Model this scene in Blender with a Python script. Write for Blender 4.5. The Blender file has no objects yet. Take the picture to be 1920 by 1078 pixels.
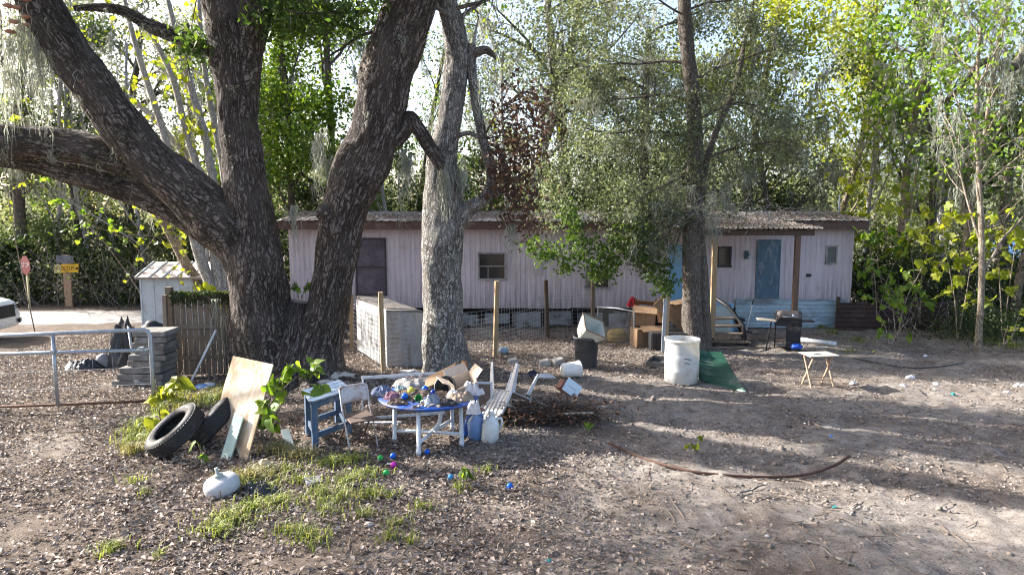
import bpy, math, random
import numpy as np
from mathutils import Vector, Matrix, noise, Euler
R = math.radians
SC = bpy.context.scene
COL = SC.collection
PI = math.pi

# ------------------------------------------------------------------ camera, sky, sun, exposure
CAM_Z, PITCH, FOC = 3.4, R(6.2), 1280.0
cam = bpy.data.cameras.new('camera')
cam.lens, cam.sensor_width, cam.clip_end = 24.0, 36.0, 2000.0
cam_ob = bpy.data.objects.new('camera', cam)
cam_ob.location = (0, 0, CAM_Z)
cam_ob.rotation_euler = (R(90) - PITCH, 0, 0)
COL.objects.link(cam_ob)
SC.camera = cam_ob
SUN_EL, SUN_AZ = R(29), R(-69)          # azimuth measured from +Y (away from the camera) towards +X
w = bpy.data.worlds.new('World'); SC.world = w; w.use_nodes = True
nt = w.node_tree
sky = nt.nodes.new('ShaderNodeTexSky'); sky.sky_type = 'NISHITA'; sky.sun_disc = False
sky.sun_elevation = SUN_EL; sky.sun_rotation = SUN_AZ
sky.air_density = 0.8; sky.dust_density = 3.5; sky.ozone_density = 0.6
nt.links.new(sky.outputs[0], nt.nodes['Background'].inputs[0])
nt.nodes['Background'].inputs[1].default_value = 0.135
sd = bpy.data.lights.new('sun', 'SUN'); sd.energy = 5.0; sd.angle = R(0.6); sd.color = (1.0, 0.975, 0.93)
so = bpy.data.objects.new('sun', sd); COL.objects.link(so)
sun_dir = Vector((math.sin(SUN_AZ) * math.cos(SUN_EL), math.cos(SUN_AZ) * math.cos(SUN_EL), math.sin(SUN_EL)))
so.rotation_euler = sun_dir.to_track_quat('Z', 'Y').to_euler()
so.location = (-20, 30, 30)
SC.view_settings.view_transform = 'Standard'
SC.view_settings.look = 'None'
SC.view_settings.exposure = 1.85
SC.view_settings.gamma = 1.0
SC.view_settings.use_curve_mapping = False
SC.cycles.use_denoising = True; SC.cycles.filter_width = 1.1
SC.cycles.max_bounces = 6; SC.cycles.diffuse_bounces = 3; SC.cycles.glossy_bounces = 2
SC.cycles.transmission_bounces = 4; SC.cycles.transparent_max_bounces = 6

# ------------------------------------------------------------------ terrain and picture-to-place helpers
def sstep(a, b, t):
    t = min(1.0, max(0.0, (t - a) / (b - a)))
    return t * t * (3 - 2 * t)
MOUNDS = []
def gz(x, y):
    z = -0.2 * sstep(11, 20, y)
    n = noise.noise(Vector((x * 0.45, y * 0.45, 3.1))) * 0.07 + noise.noise(Vector((x * 1.3, y * 1.3, 7.7))) * 0.035
    z += n * (1 - 0.8 * sstep(19, 24, y))
    for (mx, my, mr, mh) in MOUNDS:
        d2 = ((x - mx) ** 2 + (y - my) ** 2) / (mr * mr)
        if d2 < 6: z += mh * math.exp(-d2 * 1.4)
    return z
CP, SP = math.cos(PITCH), math.sin(PITCH)
def ray(px, py):
    u, v = (px - 960) / FOC, -(py - 539) / FOC
    return Vector((u, CP + v * SP, -SP + v * CP))
def At(px, py, Y):
    d = ray(px, py)
    return Vector((0, 0, CAM_Z)) + d * (Y / d.y)
def G(px, py):
    d = ray(px, py); z = 0.0
    for _ in range(14):
        t = (z - CAM_Z) / d.z
        z = gz(d.x * t, d.y * t)
    return Vector((d.x * t, d.y * t, z))
def S(n, Y): return n * Y / FOC
g0 = G(545, 700); MOUNDS.append((g0.x, g0.y, 1.5, 0.16))
g0 = G(835, 695); MOUNDS.append((g0.x, g0.y, 0.9, 0.10))
g0 = G(1035, 775); MOUNDS.append((g0.x, g0.y, 0.7, 0.16))

# ------------------------------------------------------------------ object helpers
def thing(name, label, cat, loc=(0, 0, 0), rz=0.0, group=None, rot=None):
    o = bpy.data.objects.new(name, None); COL.objects.link(o)
    o.empty_display_size = 0.1
    o.location = loc; o.rotation_euler = rot if rot else (0, 0, rz)
    o['label'] = label; o['category'] = cat
    if group: o['group'] = group
    return o
def tag(o, label, cat, group=None):
    o['label'] = label; o['category'] = cat
    if group: o['group'] = group
    return o
def obj(name, me, parent=None, loc=None, rot=None, kind=None):
    o = bpy.data.objects.new(name, me); COL.objects.link(o)
    if parent: o.parent = parent
    if loc is not None: o.location = loc
    if rot is not None: o.rotation_euler = rot
    if kind: o['kind'] = kind
    return o
def copy_tree(o, parent=None):
    c = o.copy(); COL.objects.link(c); c.parent = parent
    for ch in o.children: copy_tree(ch, c)
    return c
def np_mesh(name, V, F, mat, smooth=False, uv=None):
    V = np.asarray(V, np.float32).reshape(-1, 3); F = np.asarray(F, np.int32)
    me = bpy.data.meshes.new(name)
    k = F.shape[1]
    me.vertices.add(len(V)); me.vertices.foreach_set('co', V.ravel())
    me.loops.add(F.size); me.loops.foreach_set('vertex_index', F.ravel())
    me.polygons.add(len(F)); me.polygons.foreach_set('loop_start', np.arange(0, F.size, k, dtype=np.int32))
    if smooth: me.polygons.foreach_set('use_smooth', np.ones(len(F), bool))
    if uv is not None:
        l = me.uv_layers.new(name='UVMap'); l.data.foreach_set('uv', np.asarray(uv, np.float32).ravel())
    me.update(calc_edges=True)
    if mat: me.materials.append(mat)
    return me

class MB:
    def __init__(s): s.V = []; s.F = []; s.U = []
    def add(s, vs, fs, uvs=None):
        b = len(s.V); s.V += [tuple(v) for v in vs]
        for i, f in enumerate(fs):
            s.F.append(tuple(b + k for k in f))
            s.U.append(uvs[i] if uvs else None)
        return s
    def box(s, c, d, rot=None, top=1.0):
        hx, hy, hz = d[0] / 2, d[1] / 2, d[2] / 2
        vs = []
        for (x, y, z) in ((-1, -1, -1), (1, -1, -1), (1, 1, -1), (-1, 1, -1), (-1, -1, 1), (1, -1, 1), (1, 1, 1), (-1, 1, 1)):
            k = top if z > 0 else 1.0
            v = Vector((x * hx * k, y * hy * k, z * hz))
            if rot is not None: v = (Euler(rot).to_matrix() if not isinstance(rot, Matrix) else rot) @ v
            vs.append(v + Vector(c))
        return s.add(vs, [(0, 3, 2, 1), (4, 5, 6, 7), (0, 1, 5, 4), (1, 2, 6, 5), (2, 3, 7, 6), (3, 0, 4, 7)])
    def beam(s, p0, p1, w, h, up=(0, 0, 1)):
        p0, p1 = Vector(p0), Vector(p1); d = p1 - p0; L = d.length; d.normalize()
        u = Vector(up)
        if abs(d.dot(u)) > 0.98: u = Vector((0, 1, 0))
        a = d.cross(u).normalized(); b = a.cross(d).normalized()
        m = Matrix((a, d, b)).transposed()
        return s.box((p0 + p1) / 2, (w, L, h), m)
    def tube(s, pts, rad, n=8, caps=True, bark=0.0, seed=0.0, fa=3.0, fl=2.0, vs=1.0):
        pts = [Vector(p) for p in pts]; m = len(pts)
        if not hasattr(rad, '__len__'): rad = [rad] * m
        t = (pts[1] - pts[0]).normalized()
        a = t.orthogonal().normalized()
        if abs(t.z) > 0.5:
            a = Vector((0, 1, 0)); a = (a - t * a.dot(t)).normalized()
        base = len(s.V); L = 0.0; Ls = []; rm = sum(rad) / m
        for i in range(m):
            if i: L += (pts[i] - pts[i - 1]).length
            Ls.append(L)
            t = (pts[min(i + 1, m - 1)] - pts[max(i - 1, 0)])
            if t.length < 1e-9: t = Vector((0, 0, 1))
            t.normalize()
            a = a - t * a.dot(t)
            if a.length < 1e-6: a = t.orthogonal()
            a.normalize(); b = t.cross(a)
            for k in range(n):
                th = 2 * PI * k / n; r = rad[i]
                if bark:
                    q = Vector((math.cos(th) * fa, math.sin(th) * fa, L * fl + seed))
                    w1 = noise.noise(Vector((math.cos(th) * 1.1, math.sin(th) * 1.1, L * 1.1 + seed))) * 0.15 + noise.noise(Vector((math.cos(th) * 2.3, math.sin(th) * 2.3, L * 2.6 + seed))) * 0.06
                    w2 = abs(noise.noise(q)) * bark / max(r, 0.02)
                    r = r * (1 + w1) + (0.35 * bark - w2 * r)
                v = pts[i] + (a * math.cos(th) + b * math.sin(th)) * r
                s.V.append((v.x, v.y, v.z))
        for i in range(m - 1):
            for k in range(n):
                k2 = (k + 1) % n
                s.F.append((base + i * n + k, base + i * n + k2, base + (i + 1) * n + k2, base + (i + 1) * n + k))
                c = max(0.05, 2 * PI * rm) * vs
                s.U.append(((k / n * c, Ls[i]), ((k + 1) / n * c, Ls[i]), ((k + 1) / n * c, Ls[i + 1]), (k / n * c, Ls[i + 1])))
        if caps:
            s.F.append(tuple(base + k for k in reversed(range(n)))); s.U.append(None)
            s.F.append(tuple(base + (m - 1) * n + k for k in range(n))); s.U.append(None)
        return s
    def cyl(s, p0, p1, r0, r1=None, n=12): return s.tube([p0, p1], [r0, r0 if r1 is None else r1], n)
    def lathe(s, prof, n=24, o=(0, 0, 0), m=None):
        base = len(s.V); o = Vector(o)
        for (r, z) in prof:
            for k in range(n):
                th = 2 * PI * k / n
                v = Vector((r * math.cos(th), r * math.sin(th), z))
                if m is not None: v = m @ v
                v = v + o; s.V.append((v.x, v.y, v.z))
        for i in range(len(prof) - 1):
            for k in range(n):
                k2 = (k + 1) % n
                s.F.append((base + i * n + k, base + i * n + k2, base + (i + 1) * n + k2, base + (i + 1) * n + k)); s.U.append(None)
        return s
    def prism(s, poly, y0, y1):          # poly in x,z extruded along y
        n = len(poly)
        vs = [(x, y0, z) for x, z in poly] + [(x, y1, z) for x, z in poly]
        fs = [tuple(range(n)), tuple(reversed(range(n, 2 * n)))]
        fs += [(i, i + n, (i + 1) % n + n, (i + 1) % n) for i in range(n)]
        return s.add(vs, fs)
    def grid(s, fn, nu, nv, close=False):
        b = len(s.V)
        for i in range(nu + 1):
            for j in range(nv + 1):
                s.V.append(tuple(fn(i / nu, j / nv)))
        for i in range(nu):
            for j in range(nv):
                p = b + i * (nv + 1) + j
                s.F.append((p, p + nv + 1, p + nv + 2, p + 1)); s.U.append(None)
        return s
    def mesh(s, name, mat, smooth=False):
        me = bpy.data.meshes.new(name); me.from_pydata(s.V, [], s.F)
        if any(u is not None for u in s.U):
            l = me.uv_layers.new(name='UVMap'); flat = []
            for f, u in zip(s.F, s.U):
                flat += [c for p in (u if u else [(0.0, 0.0)] * len(f)) for c in p]
            l.data.foreach_set('uv', flat)
        if smooth: me.polygons.foreach_set('use_smooth', [True] * len(s.F))
        me.update()
        if mat: me.materials.append(mat)
        return me
    def build(s, name, mat, parent=None, smooth=False, bevel=0.0, solid=0.0, loc=None, rot=None, kind=None, seg=2):
        o = obj(name, s.mesh(name, mat, smooth), parent, loc, rot, kind)
        if solid:
            md = o.modifiers.new('solid', 'SOLIDIFY'); md.thickness = solid; md.offset = 0
        if bevel:
            md = o.modifiers.new('bevel', 'BEVEL'); md.width = bevel; md.segments = seg; md.limit_method = 'ANGLE'; md.angle_limit = R(40)
        return o

def spline(P, k=8):                     # Catmull-Rom through points (any dimension)
    P = [np.array(p, float) for p in P]
    P = [2 * P[0] - P[1]] + P + [2 * P[-1] - P[-2]]
    out = []
    for i in range(1, len(P) - 2):
        for j in range(k):
            t = j / k; a, b, c, d = P[i - 1], P[i], P[i + 1], P[i + 2]
            out.append(0.5 * (2 * b + (c - a) * t + (2 * a - 5 * b + 4 * c - d) * t * t + (3 * b - 3 * c + d - a) * t ** 3))
    out.append(P[-2]); return out

# ------------------------------------------------------------------ materials
def nodes_of(name):
    m = bpy.data.materials.new(name); m.use_nodes = True
    return m, m.node_tree, m.node_tree.nodes['Principled BSDF']
def N(t, kind, **kw):
    n = t.nodes.new(kind)
    for k, v in kw.items(): setattr(n, k, v)
    return n
def noise_tex(t, vec, scale, detail=6.0, rough=0.6, dist=0.0):
    n = N(t, 'ShaderNodeTexNoise')
    n.inputs['Scale'].default_value = scale; n.inputs['Detail'].default_value = detail
    n.inputs['Roughness'].default_value = rough; n.inputs['Distortion'].default_value = dist
    if vec is not None: t.links.new(vec, n.inputs['Vector'])
    return n.outputs['Fac']
def ramp(t, fac, stops):
    r = N(t, 'ShaderNodeValToRGB'); e = r.color_ramp.elements
    while len(e) < len(stops): e.new(0.5)
    for i, (p, c) in enumerate(stops):
        e[i].position = p; e[i].color = tuple(c) + ((1.0,) if len(c) == 3 else ())
    t.links.new(fac, r.inputs[0]); return r.outputs[0]
def mix(t, fac, a, b, mode='MIX'):
    m = N(t, 'ShaderNodeMix', data_type='RGBA', blend_type=mode)
    for s, v in ((0, fac), (6, a), (7, b)):
        if hasattr(v, 'default_value') and hasattr(v, 'is_linked'): t.links.new(v, m.inputs[s])
        elif isinstance(v, (int, float)): m.inputs[s].default_value = v
        else: m.inputs[s].default_value = tuple(v) + (1.0,)
    return m.outputs[2]
def mapping(t, vec, scale):
    m = N(t, 'ShaderNodeMapping'); m.inputs['Scale'].default_value = scale
    t.links.new(vec, m.inputs['Vector']); return m.outputs[0]
def bump(t, bs, h, strength=0.4, dist=0.02):
    b = N(t, 'ShaderNodeBump'); b.inputs['Strength'].default_value = strength; b.inputs['Distance'].default_value = dist
    t.links.new(h, b.inputs['Height']); t.links.new(b.outputs[0], bs.inputs['Normal'])
_mc = {}
def M(name, c, c2=None, rough=0.7, scale=6.0, dirt=None, dirt_amt=0.5, dscale=2.5, metal=0.0, bmp=0.25, bd=0.004, stretch=(1, 1, 1), bscale=None, spec=0.3, trans=0.0):
    if name in _mc: return _mc[name]
    m, t, bs = nodes_of(name)
    tc = N(t, 'ShaderNodeTexCoord').outputs['Object']
    oi = N(t, 'ShaderNodeObjectInfo')
    ad = N(t, 'ShaderNodeVectorMath', operation='ADD'); t.links.new(tc, ad.inputs[0]); t.links.new(oi.outputs['Random'], ad.inputs[1])
    v = mapping(t, ad.outputs[0], stretch)
    c2 = c2 or tuple(x * 0.72 for x in c)
    col = ramp(t, noise_tex(t, v, scale), [(0.32, c2), (0.68, c)])
    fine = noise_tex(t, v, scale * 9, 4)
    col = mix(t, 0.22, col, ramp(t, fine, [(0.3, tuple(x * 0.55 for x in c)), (0.7, tuple(min(1, x * 1.25) for x in c))]))
    if dirt:
        dn = noise_tex(t, v, dscale, 9, 0.7, 0.6)
        col = mix(t, ramp(t, dn, [(0.62 - dirt_amt * 0.3, (0, 0, 0)), (0.78 - dirt_amt * 0.2, (1, 1, 1))]), col, dirt)
    t.links.new(col, bs.inputs['Base Color'])
    rr = ramp(t, fine, [(0.2, (max(0, rough - 0.12),) * 3), (0.8, (min(1, rough + 0.12),) * 3)])
    t.links.new(rr, bs.inputs['Roughness'])
    bs.inputs['Metallic'].default_value = metal; bs.inputs['Specular IOR Level'].default_value = spec
    if trans: bs.inputs['Transmission Weight'].default_value = trans
    if bmp: bump(t, bs, noise_tex(t, v, bscale or scale * 5, 5), bmp, bd)
    _mc[name] = m; return m
def bark_mat(name, dark, mid, light, moss=None, moss_amt=0.4, sx=9.0, sy=2.0, depth=0.03):
    m, t, bs = nodes_of(name)
    uv = N(t, 'ShaderNodeUVMap').outputs[0]; ob = N(t, 'ShaderNodeTexCoord').outputs['Object']
    wob = N(t, 'ShaderNodeTexNoise'); wob.inputs['Scale'].default_value = 2.2; t.links.new(ob, wob.inputs['Vector'])
    wm = N(t, 'ShaderNodeVectorMath', operation='SCALE'); wm.inputs[3].default_value = 0.10; t.links.new(wob.outputs['Color'], wm.inputs[0])
    wa = N(t, 'ShaderNodeVectorMath', operation='ADD'); t.links.new(uv, wa.inputs[0]); t.links.new(wm.outputs[0], wa.inputs[1])
    v = mapping(t, wa.outputs[0], (sx, sy, 1))
    def crack(vec, sc, wdt):
        n_ = noise_tex(t, vec, sc, 2.5, 0.5, 0.5)
        a_ = N(t, 'ShaderNodeMath', operation='SUBTRACT'); t.links.new(n_, a_.inputs[0]); a_.inputs[1].default_value = 0.5
        b_ = N(t, 'ShaderNodeMath', operation='ABSOLUTE'); t.links.new(a_.outputs[0], b_.inputs[0])
        return ramp(t, b_.outputs[0], [(0.0, (0, 0, 0)), (wdt, (1, 1, 1))])
    c1 = crack(v, 1.0, 0.10); c2 = crack(mapping(t, wa.outputs[0], (sx * 0.8, sy * 2.6, 1)), 1.7, 0.07)
    pl = mix(t, 1.0, c1, c2, 'MULTIPLY')
    v2 = mapping(t, wa.outputs[0], (sx * 3, sy * 2.2, 1))
    fn = noise_tex(t, v2, 2.0, 7, 0.65, 0.8)
    h = mix(t, 0.38, pl, fn)
    col = ramp(t, h, [(0.12, dark), (0.48, mid), (0.85, light)])
    big = noise_tex(t, ob, 1.6, 5, 0.65)
    col = mix(t, ramp(t, big, [(0.45, (0, 0, 0)), (0.68, (0.45,) * 3)]), col, mix(t, fn, mid, light))
    if moss:
        mn = noise_tex(t, ob, 2.3, 8, 0.7)
        col = mix(t, ramp(t, mn, [(0.66 - moss_amt * 0.3, (0, 0, 0)), (0.80 - moss_amt * 0.3, (0.85,) * 3)]), col, mix(t, fn, tuple(x * 0.5 for x in moss), moss))
    t.links.new(col, bs.inputs['Base Color']); bs.inputs['Roughness'].default_value = 0.92; bs.inputs['Specular IOR Level'].default_value = 0.15
    bump(t, bs, h, 1.0, depth)
    return m
def leaf_mat(name, stops, transl=0.5, gloss=0.35, tint=(1.25, 1.25, 0.55)):
    m, t, bs = nodes_of(name)
    g = N(t, 'ShaderNodeNewGeometry'); oi = N(t, 'ShaderNodeObjectInfo')
    ad = N(t, 'ShaderNodeMath', operation='ADD'); t.links.new(g.outputs['Random Per Island'], ad.inputs[0]); t.links.new(oi.outputs['Random'], ad.inputs[1])
    fr = N(t, 'ShaderNodeMath', operation='FRACT'); t.links.new(ad.outputs[0], fr.inputs[0])
    col = ramp(t, fr.outputs[0], stops)
    ob = N(t, 'ShaderNodeTexCoord').outputs['Object']
    col = mix(t, 0.35, col, mix(t, noise_tex(t, ob, 1.3, 3), tuple(x * 0.6 for x in stops[0][1]), stops[-1][1]))
    t.links.new(col, bs.inputs['Base Color']); bs.inputs['Roughness'].default_value = 0.5; bs.inputs['Specular IOR Level'].default_value = gloss
    tr = N(t, 'ShaderNodeBsdfTranslucent')
    t.links.new(mix(t, 1.0, col, tint, 'MULTIPLY'), tr.inputs[0])
    ms = N(t, 'ShaderNodeMixShader'); ms.inputs[0].default_value = transl
    t.links.new(bs.outputs[0], ms.inputs[1]); t.links.new(tr.outputs[0], ms.inputs[2])
    t.links.new(ms.outputs[0], t.nodes['Material Output'].inputs[0])
    return m

BARK_OAK = bark_mat('oak_bark', (0.012, 0.009, 0.007), (0.105, 0.083, 0.071), (0.22, 0.182, 0.158), (0.12, 0.12, 0.085), 0.32, 10.0, 1.5, 0.08)
BARK_PALE = bark_mat('lichen_bark', (0.035, 0.03, 0.026), (0.19, 0.17, 0.15), (0.46, 0.43, 0.39), (0.34, 0.36, 0.30), 0.35, 15.0, 3.6, 0.035)
BARK_MID = bark_mat('grey_bark', (0.035, 0.028, 0.022), (0.12, 0.10, 0.085), (0.26, 0.225, 0.19), (0.2, 0.2, 0.15), 0.3, 26.0, 6.0, 0.02)
BARK_WHITE = bark_mat('bare_white_bark', (0.12, 0.11, 0.10), (0.36, 0.34, 0.31), (0.6, 0.57, 0.53), None, 0, 20.0, 5, 0.01)
BARK_TAN = bark_mat('tan_bark', (0.07, 0.055, 0.04), (0.24, 0.19, 0.14), (0.42, 0.36, 0.28), (0.22, 0.22, 0.15), 0.25, 20.0, 5, 0.01)
L_OAK = leaf_mat('oak_leaf', [(0, (0.02, 0.045, 0.012)), (0.5, (0.06, 0.115, 0.026)), (1, (0.14, 0.21, 0.045))], 0.5)
L_GREY = leaf_mat('grey_green_leaf', [(0, (0.035, 0.055, 0.028)), (0.45, (0.10, 0.135, 0.065)), (0.8, (0.20, 0.235, 0.12)), (1, (0.34, 0.36, 0.23))], 0.45, 0.5, (1.15, 1.15, 0.7))
L_YEL = leaf_mat('yellow_green_leaf', [(0, (0.12, 0.18, 0.02)), (0.5, (0.25, 0.32, 0.035)), (1, (0.45, 0.45, 0.06))], 0.55, 0.3, (1.3, 1.25, 0.5))
L_MUL = leaf_mat('broad_green_leaf', [(0, (0.045, 0.12, 0.02)), (0.5, (0.13, 0.24, 0.032)), (1, (0.30, 0.38, 0.06))], 0.52, 0.3, (1.3, 1.3, 0.5))
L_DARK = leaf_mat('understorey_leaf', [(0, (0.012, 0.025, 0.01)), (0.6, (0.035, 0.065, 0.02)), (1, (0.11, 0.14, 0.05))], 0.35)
L_DEAD = leaf_mat('dead_leaf', [(0, (0.05, 0.03, 0.02)), (0.5, (0.11, 0.065, 0.047)), (1, (0.20, 0.13, 0.095))], 0.3, 0.15, (1.2, 1.0, 0.8))
L_FAR = leaf_mat('far_haze_leaf', [(0, (0.05, 0.075, 0.04)), (0.5, (0.14, 0.175, 0.09)), (1, (0.34, 0.36, 0.22))], 0.5, 0.3, (1.2, 1.2, 0.7))  # lightened leaf colour stands in for distance haze
L_LITTER = leaf_mat('litter_leaf', [(0, (0.10, 0.073, 0.06)), (0.40, (0.20, 0.15, 0.122)), (0.8, (0.32, 0.255, 0.212)), (0.94, (0.42, 0.35, 0.30)), (1, (0.52, 0.46, 0.41))], 0.12, 0.08, (1.1, 1.0, 0.8))
L_GRASS = leaf_mat('grass_blade', [(0, (0.09, 0.15, 0.02)), (0.45, (0.22, 0.29, 0.045)), (0.8, (0.36, 0.38, 0.10)), (1, (0.46, 0.42, 0.22))], 0.4, 0.25, (1.15, 1.15, 0.6))
L_STRAW = leaf_mat('straw_blade', [(0, (0.20, 0.17, 0.08)), (1, (0.42, 0.38, 0.2))], 0.35, 0.2)
L_FUZZ = leaf_mat('bark_moss', [(0, (0.03, 0.035, 0.018)), (0.6, (0.085, 0.085, 0.05)), (1, (0.22, 0.22, 0.18))], 0.3, 0.1, (1.1, 1.1, 0.7))
L_MOSS = leaf_mat('moss_strand', [(0, (0.2, 0.205, 0.175)), (0.5, (0.34, 0.35, 0.30)), (1, (0.5, 0.51, 0.45))], 0.45, 0.1, (1.1, 1.1, 0.95))
L_PALM = leaf_mat('palm_leaf', [(0, (0.03, 0.06, 0.025)), (1, (0.10, 0.15, 0.06))], 0.35)

# ------------------------------------------------------------------ the ground and the road
def ground_material():
    m, t, bs = nodes_of('sandy_soil')
    ob = N(t, 'ShaderNodeTexCoord').outputs['Object']
    n1 = noise_tex(t, ob, 0.55, 8, 0.62, 0.4); n2 = noise_tex(t, ob, 5.0, 9, 0.72); n3 = noise_tex(t, ob, 42.0, 5, 0.7)
    sand = ramp(t, n2, [(0.28, (0.105, 0.088, 0.074)), (0.5, (0.225, 0.195, 0.168)), (0.72, (0.35, 0.31, 0.27))])
    humus = ramp(t, n2, [(0.3, (0.065, 0.05, 0.04)), (0.7, (0.185, 0.145, 0.115))])
    sx = N(t, 'ShaderNodeSeparateXYZ'); t.links.new(ob, sx.inputs[0])
    lf = N(t, 'ShaderNodeMapRange'); lf.inputs[1].default_value = 2.5; lf.inputs[2].default_value = -3.0; t.links.new(sx.outputs[0], lf.inputs[0])
    ad = N(t, 'ShaderNodeMath', operation='MULTIPLY_ADD'); t.links.new(lf.outputs[0], ad.inputs[0]); ad.inputs[1].default_value = 0.22; t.links.new(n1, ad.inputs[2])
    fac = ramp(t, ad.outputs[0], [(0.48, (0, 0, 0)), (0.66, (1, 1, 1))])
    col = mix(t, fac, sand, humus)
    col = mix(t, ramp(t, n3, [(0.36, (1, 1, 1)), (0.46, (0, 0, 0))]), col, (0.075, 0.055, 0.042))
    col = mix(t, ramp(t, n3, [(0.60, (0, 0, 0)), (0.70, (0.8,) * 3)]), col, (0.44, 0.39, 0.33))
    t.links.new(col, bs.inputs['Base Color']); bs.inputs['Roughness'].default_value = 0.95; bs.inputs['Specular IOR Level'].default_value = 0.1
    bump(t, bs, mix(t, 0.5, n2, n3), 0.9, 0.035)
    return m
def graded(a, b, step, far_lo, far_hi):
    v = list(np.arange(a, b, step)); s = step
    lo, hi = v[0], v[-1]; L = []; H = []
    while lo > far_lo: s *= 1.22; lo -= s; L.append(lo)
    s = step
    while hi < far_hi: s *= 1.22; hi += s; H.append(hi)
    return L[::-1] + v + H
xs = graded(-13, 14, 0.09, -400, 400); ys = graded(4, 22, 0.09, -120, 700)
V = np.zeros((len(xs), len(ys), 3), np.float32)
for i, x in enumerate(xs):
    for j, y in enumerate(ys):
        z = gz(x, y)
        if -14 < x < 15 and 3 < y < 23:
            a = 0.018 + 0.030 * sstep(-2, 3, x)
            z += (noise.noise(Vector((x * 3.3, y * 3.3, 1.7))) * a + noise.noise(Vector((x * 8, y * 8, 5.7))) * a * 0.45)
        V[i, j] = (x, y, z)
nx, ny = len(xs), len(ys)
I = np.arange(nx * ny).reshape(nx, ny)
F = np.stack([I[:-1, :-1], I[1:, :-1], I[1:, 1:], I[:-1, 1:]], -1).reshape(-1, 4)
ground = obj('ground', np_mesh('ground', V, F, ground_material(), True), kind='structure')

def road_material():
    m = M('worn_road', (0.26, 0.25, 0.24), (0.17, 0.16, 0.152), 0.9, 2.5, (0.33, 0.27, 0.21), 0.55, 0.9, bmp=0.5, bd=0.01)
    return m
path = spline([(-110, 26), (-40, 24.2), (-24, 23.6), (-15, 23.6), (-10.5, 24.6), (-8.2, 27.5), (-7.2, 33), (-7, 45), (-9, 80)], 14)
mb = MB(); k = 9
rows = []
for i, p in enumerate(path):
    q = path[min(i + 1, len(path) - 1)] - path[max(i - 1, 0)]; q = q / np.linalg.norm(q); nrm = np.array((-q[1], q[0]))
    rows.append([tuple(p + nrm * (j / (k - 1) - 0.5) * 3.3) for j in range(k)])
vs = [(x, y, gz(x, y) + 0.035 - (0.05 if j in (0, k - 1) else 0)) for r in rows for j, (x, y) in enumerate(r)]
fs = [(i * k + j, (i + 1) * k + j, (i + 1) * k + j + 1, i * k + j + 1) for i in range(len(rows) - 1) for j in range(k - 1)]
mb.add(vs, fs).build('road', road_material(), smooth=True, kind='structure')

# ------------------------------------------------------------------ the mobile home
YT = 21.4
PINK = None
def siding_material():
    m, t, bs = nodes_of('faded_pink_siding')
    ob = N(t, 'ShaderNodeTexCoord').outputs['Object']; oi = N(t, 'ShaderNodeObjectInfo')
    ad = N(t, 'ShaderNodeVectorMath', operation='ADD'); t.links.new(ob, ad.inputs[0])
    sc = N(t, 'ShaderNodeVectorMath', operation='SCALE'); sc.inputs[3].default_value = 37.0; t.links.new(oi.outputs['Location'], sc.inputs[0]); t.links.new(sc.outputs[0], ad.inputs[1])
    v = ad.outputs[0]
    col = ramp(t, noise_tex(t, mapping(t, v, (5, 1, 0.5)), 1.2, 6), [(0.3, (0.50, 0.435, 0.475)), (0.7, (0.63, 0.555, 0.60))])
    st = noise_tex(t, mapping(t, v, (9, 1, 0.55)), 1.6, 8, 0.7)
    sp = N(t, 'ShaderNodeSeparateXYZ'); t.links.new(ob, sp.inputs[0])
    hr = N(t, 'ShaderNodeMapRange'); hr.inputs[1].default_value = 1.0; hr.inputs[2].default_value = 0.0; t.links.new(sp.outputs[2], hr.inputs[0])
    mu = N(t, 'ShaderNodeMath', operation='MULTIPLY_ADD'); t.links.new(hr.outputs[0], mu.inputs[0]); mu.inputs[1].default_value = 0.22; t.links.new(st, mu.inputs[2])
    col = mix(t, ramp(t, mu.outputs[0], [(0.54, (0, 0, 0)), (0.84, (0.75,) * 3)]), col, (0.18, 0.155, 0.165))
    gr = noise_tex(t, v, 3.0, 8, 0.75)
    col = mix(t, ramp(t, gr, [(0.55, (0, 0, 0)), (0.75, (0.6,) * 3)]), col, (0.28, 0.24, 0.23))
    t.links.new(col, bs.inputs['Base Color']); bs.inputs['Roughness'].default_value = 0.62
    return m
PINK = siding_material()
BROWN = M('brown_fascia', (0.13, 0.075, 0.06), (0.07, 0.045, 0.04), 0.7, 5, (0.2, 0.16, 0.14), 0.3)
ROOFM = M('rusty_roof_sheet', (0.36, 0.34, 0.325), (0.22, 0.195, 0.18), 0.7, 2.2, (0.13, 0.09, 0.07), 0.6, 1.2, stretch=(1, 1, 1), metal=0.1)
DARKGLASS = M('dark_window_glass', (0.02, 0.022, 0.025), (0.035, 0.035, 0.04), 0.12, 2, bmp=0, spec=0.6)
FRAME = M('pale_window_frame', (0.42, 0.40, 0.40), (0.25, 0.235, 0.235), 0.55, 8, (0.12, 0.10, 0.09), 0.4)
WEATHER = M('weathered_wood', (0.235, 0.18, 0.13), (0.13, 0.095, 0.07), 0.85, 5, (0.07, 0.055, 0.045), 0.4, 3, stretch=(4, 4, 0.6), bmp=0.5)
NEWWOOD = M('yellow_pine', (0.41, 0.29, 0.165), (0.28, 0.19, 0.105), 0.75, 4, (0.24, 0.16, 0.09), 0.35, 2, stretch=(5, 5, 0.5), bmp=0.3)
DARKWOOD = M('dark_post_wood', (0.105, 0.072, 0.055), (0.055, 0.04, 0.032), 0.85, 5, stretch=(5, 5, 0.5), bmp=0.5)
BLUEDOOR = M('faded_blue_door_paint', (0.10, 0.17, 0.235), (0.065, 0.11, 0.15), 0.65, 3, (0.26, 0.30, 0.33), 0.35, 4, stretch=(2, 2, 0.7))
SKYBLUE = M('sky_blue_paint', (0.21, 0.42, 0.64), (0.16, 0.34, 0.53), 0.6, 2, (0.35, 0.45, 0.52), 0.3)
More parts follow.
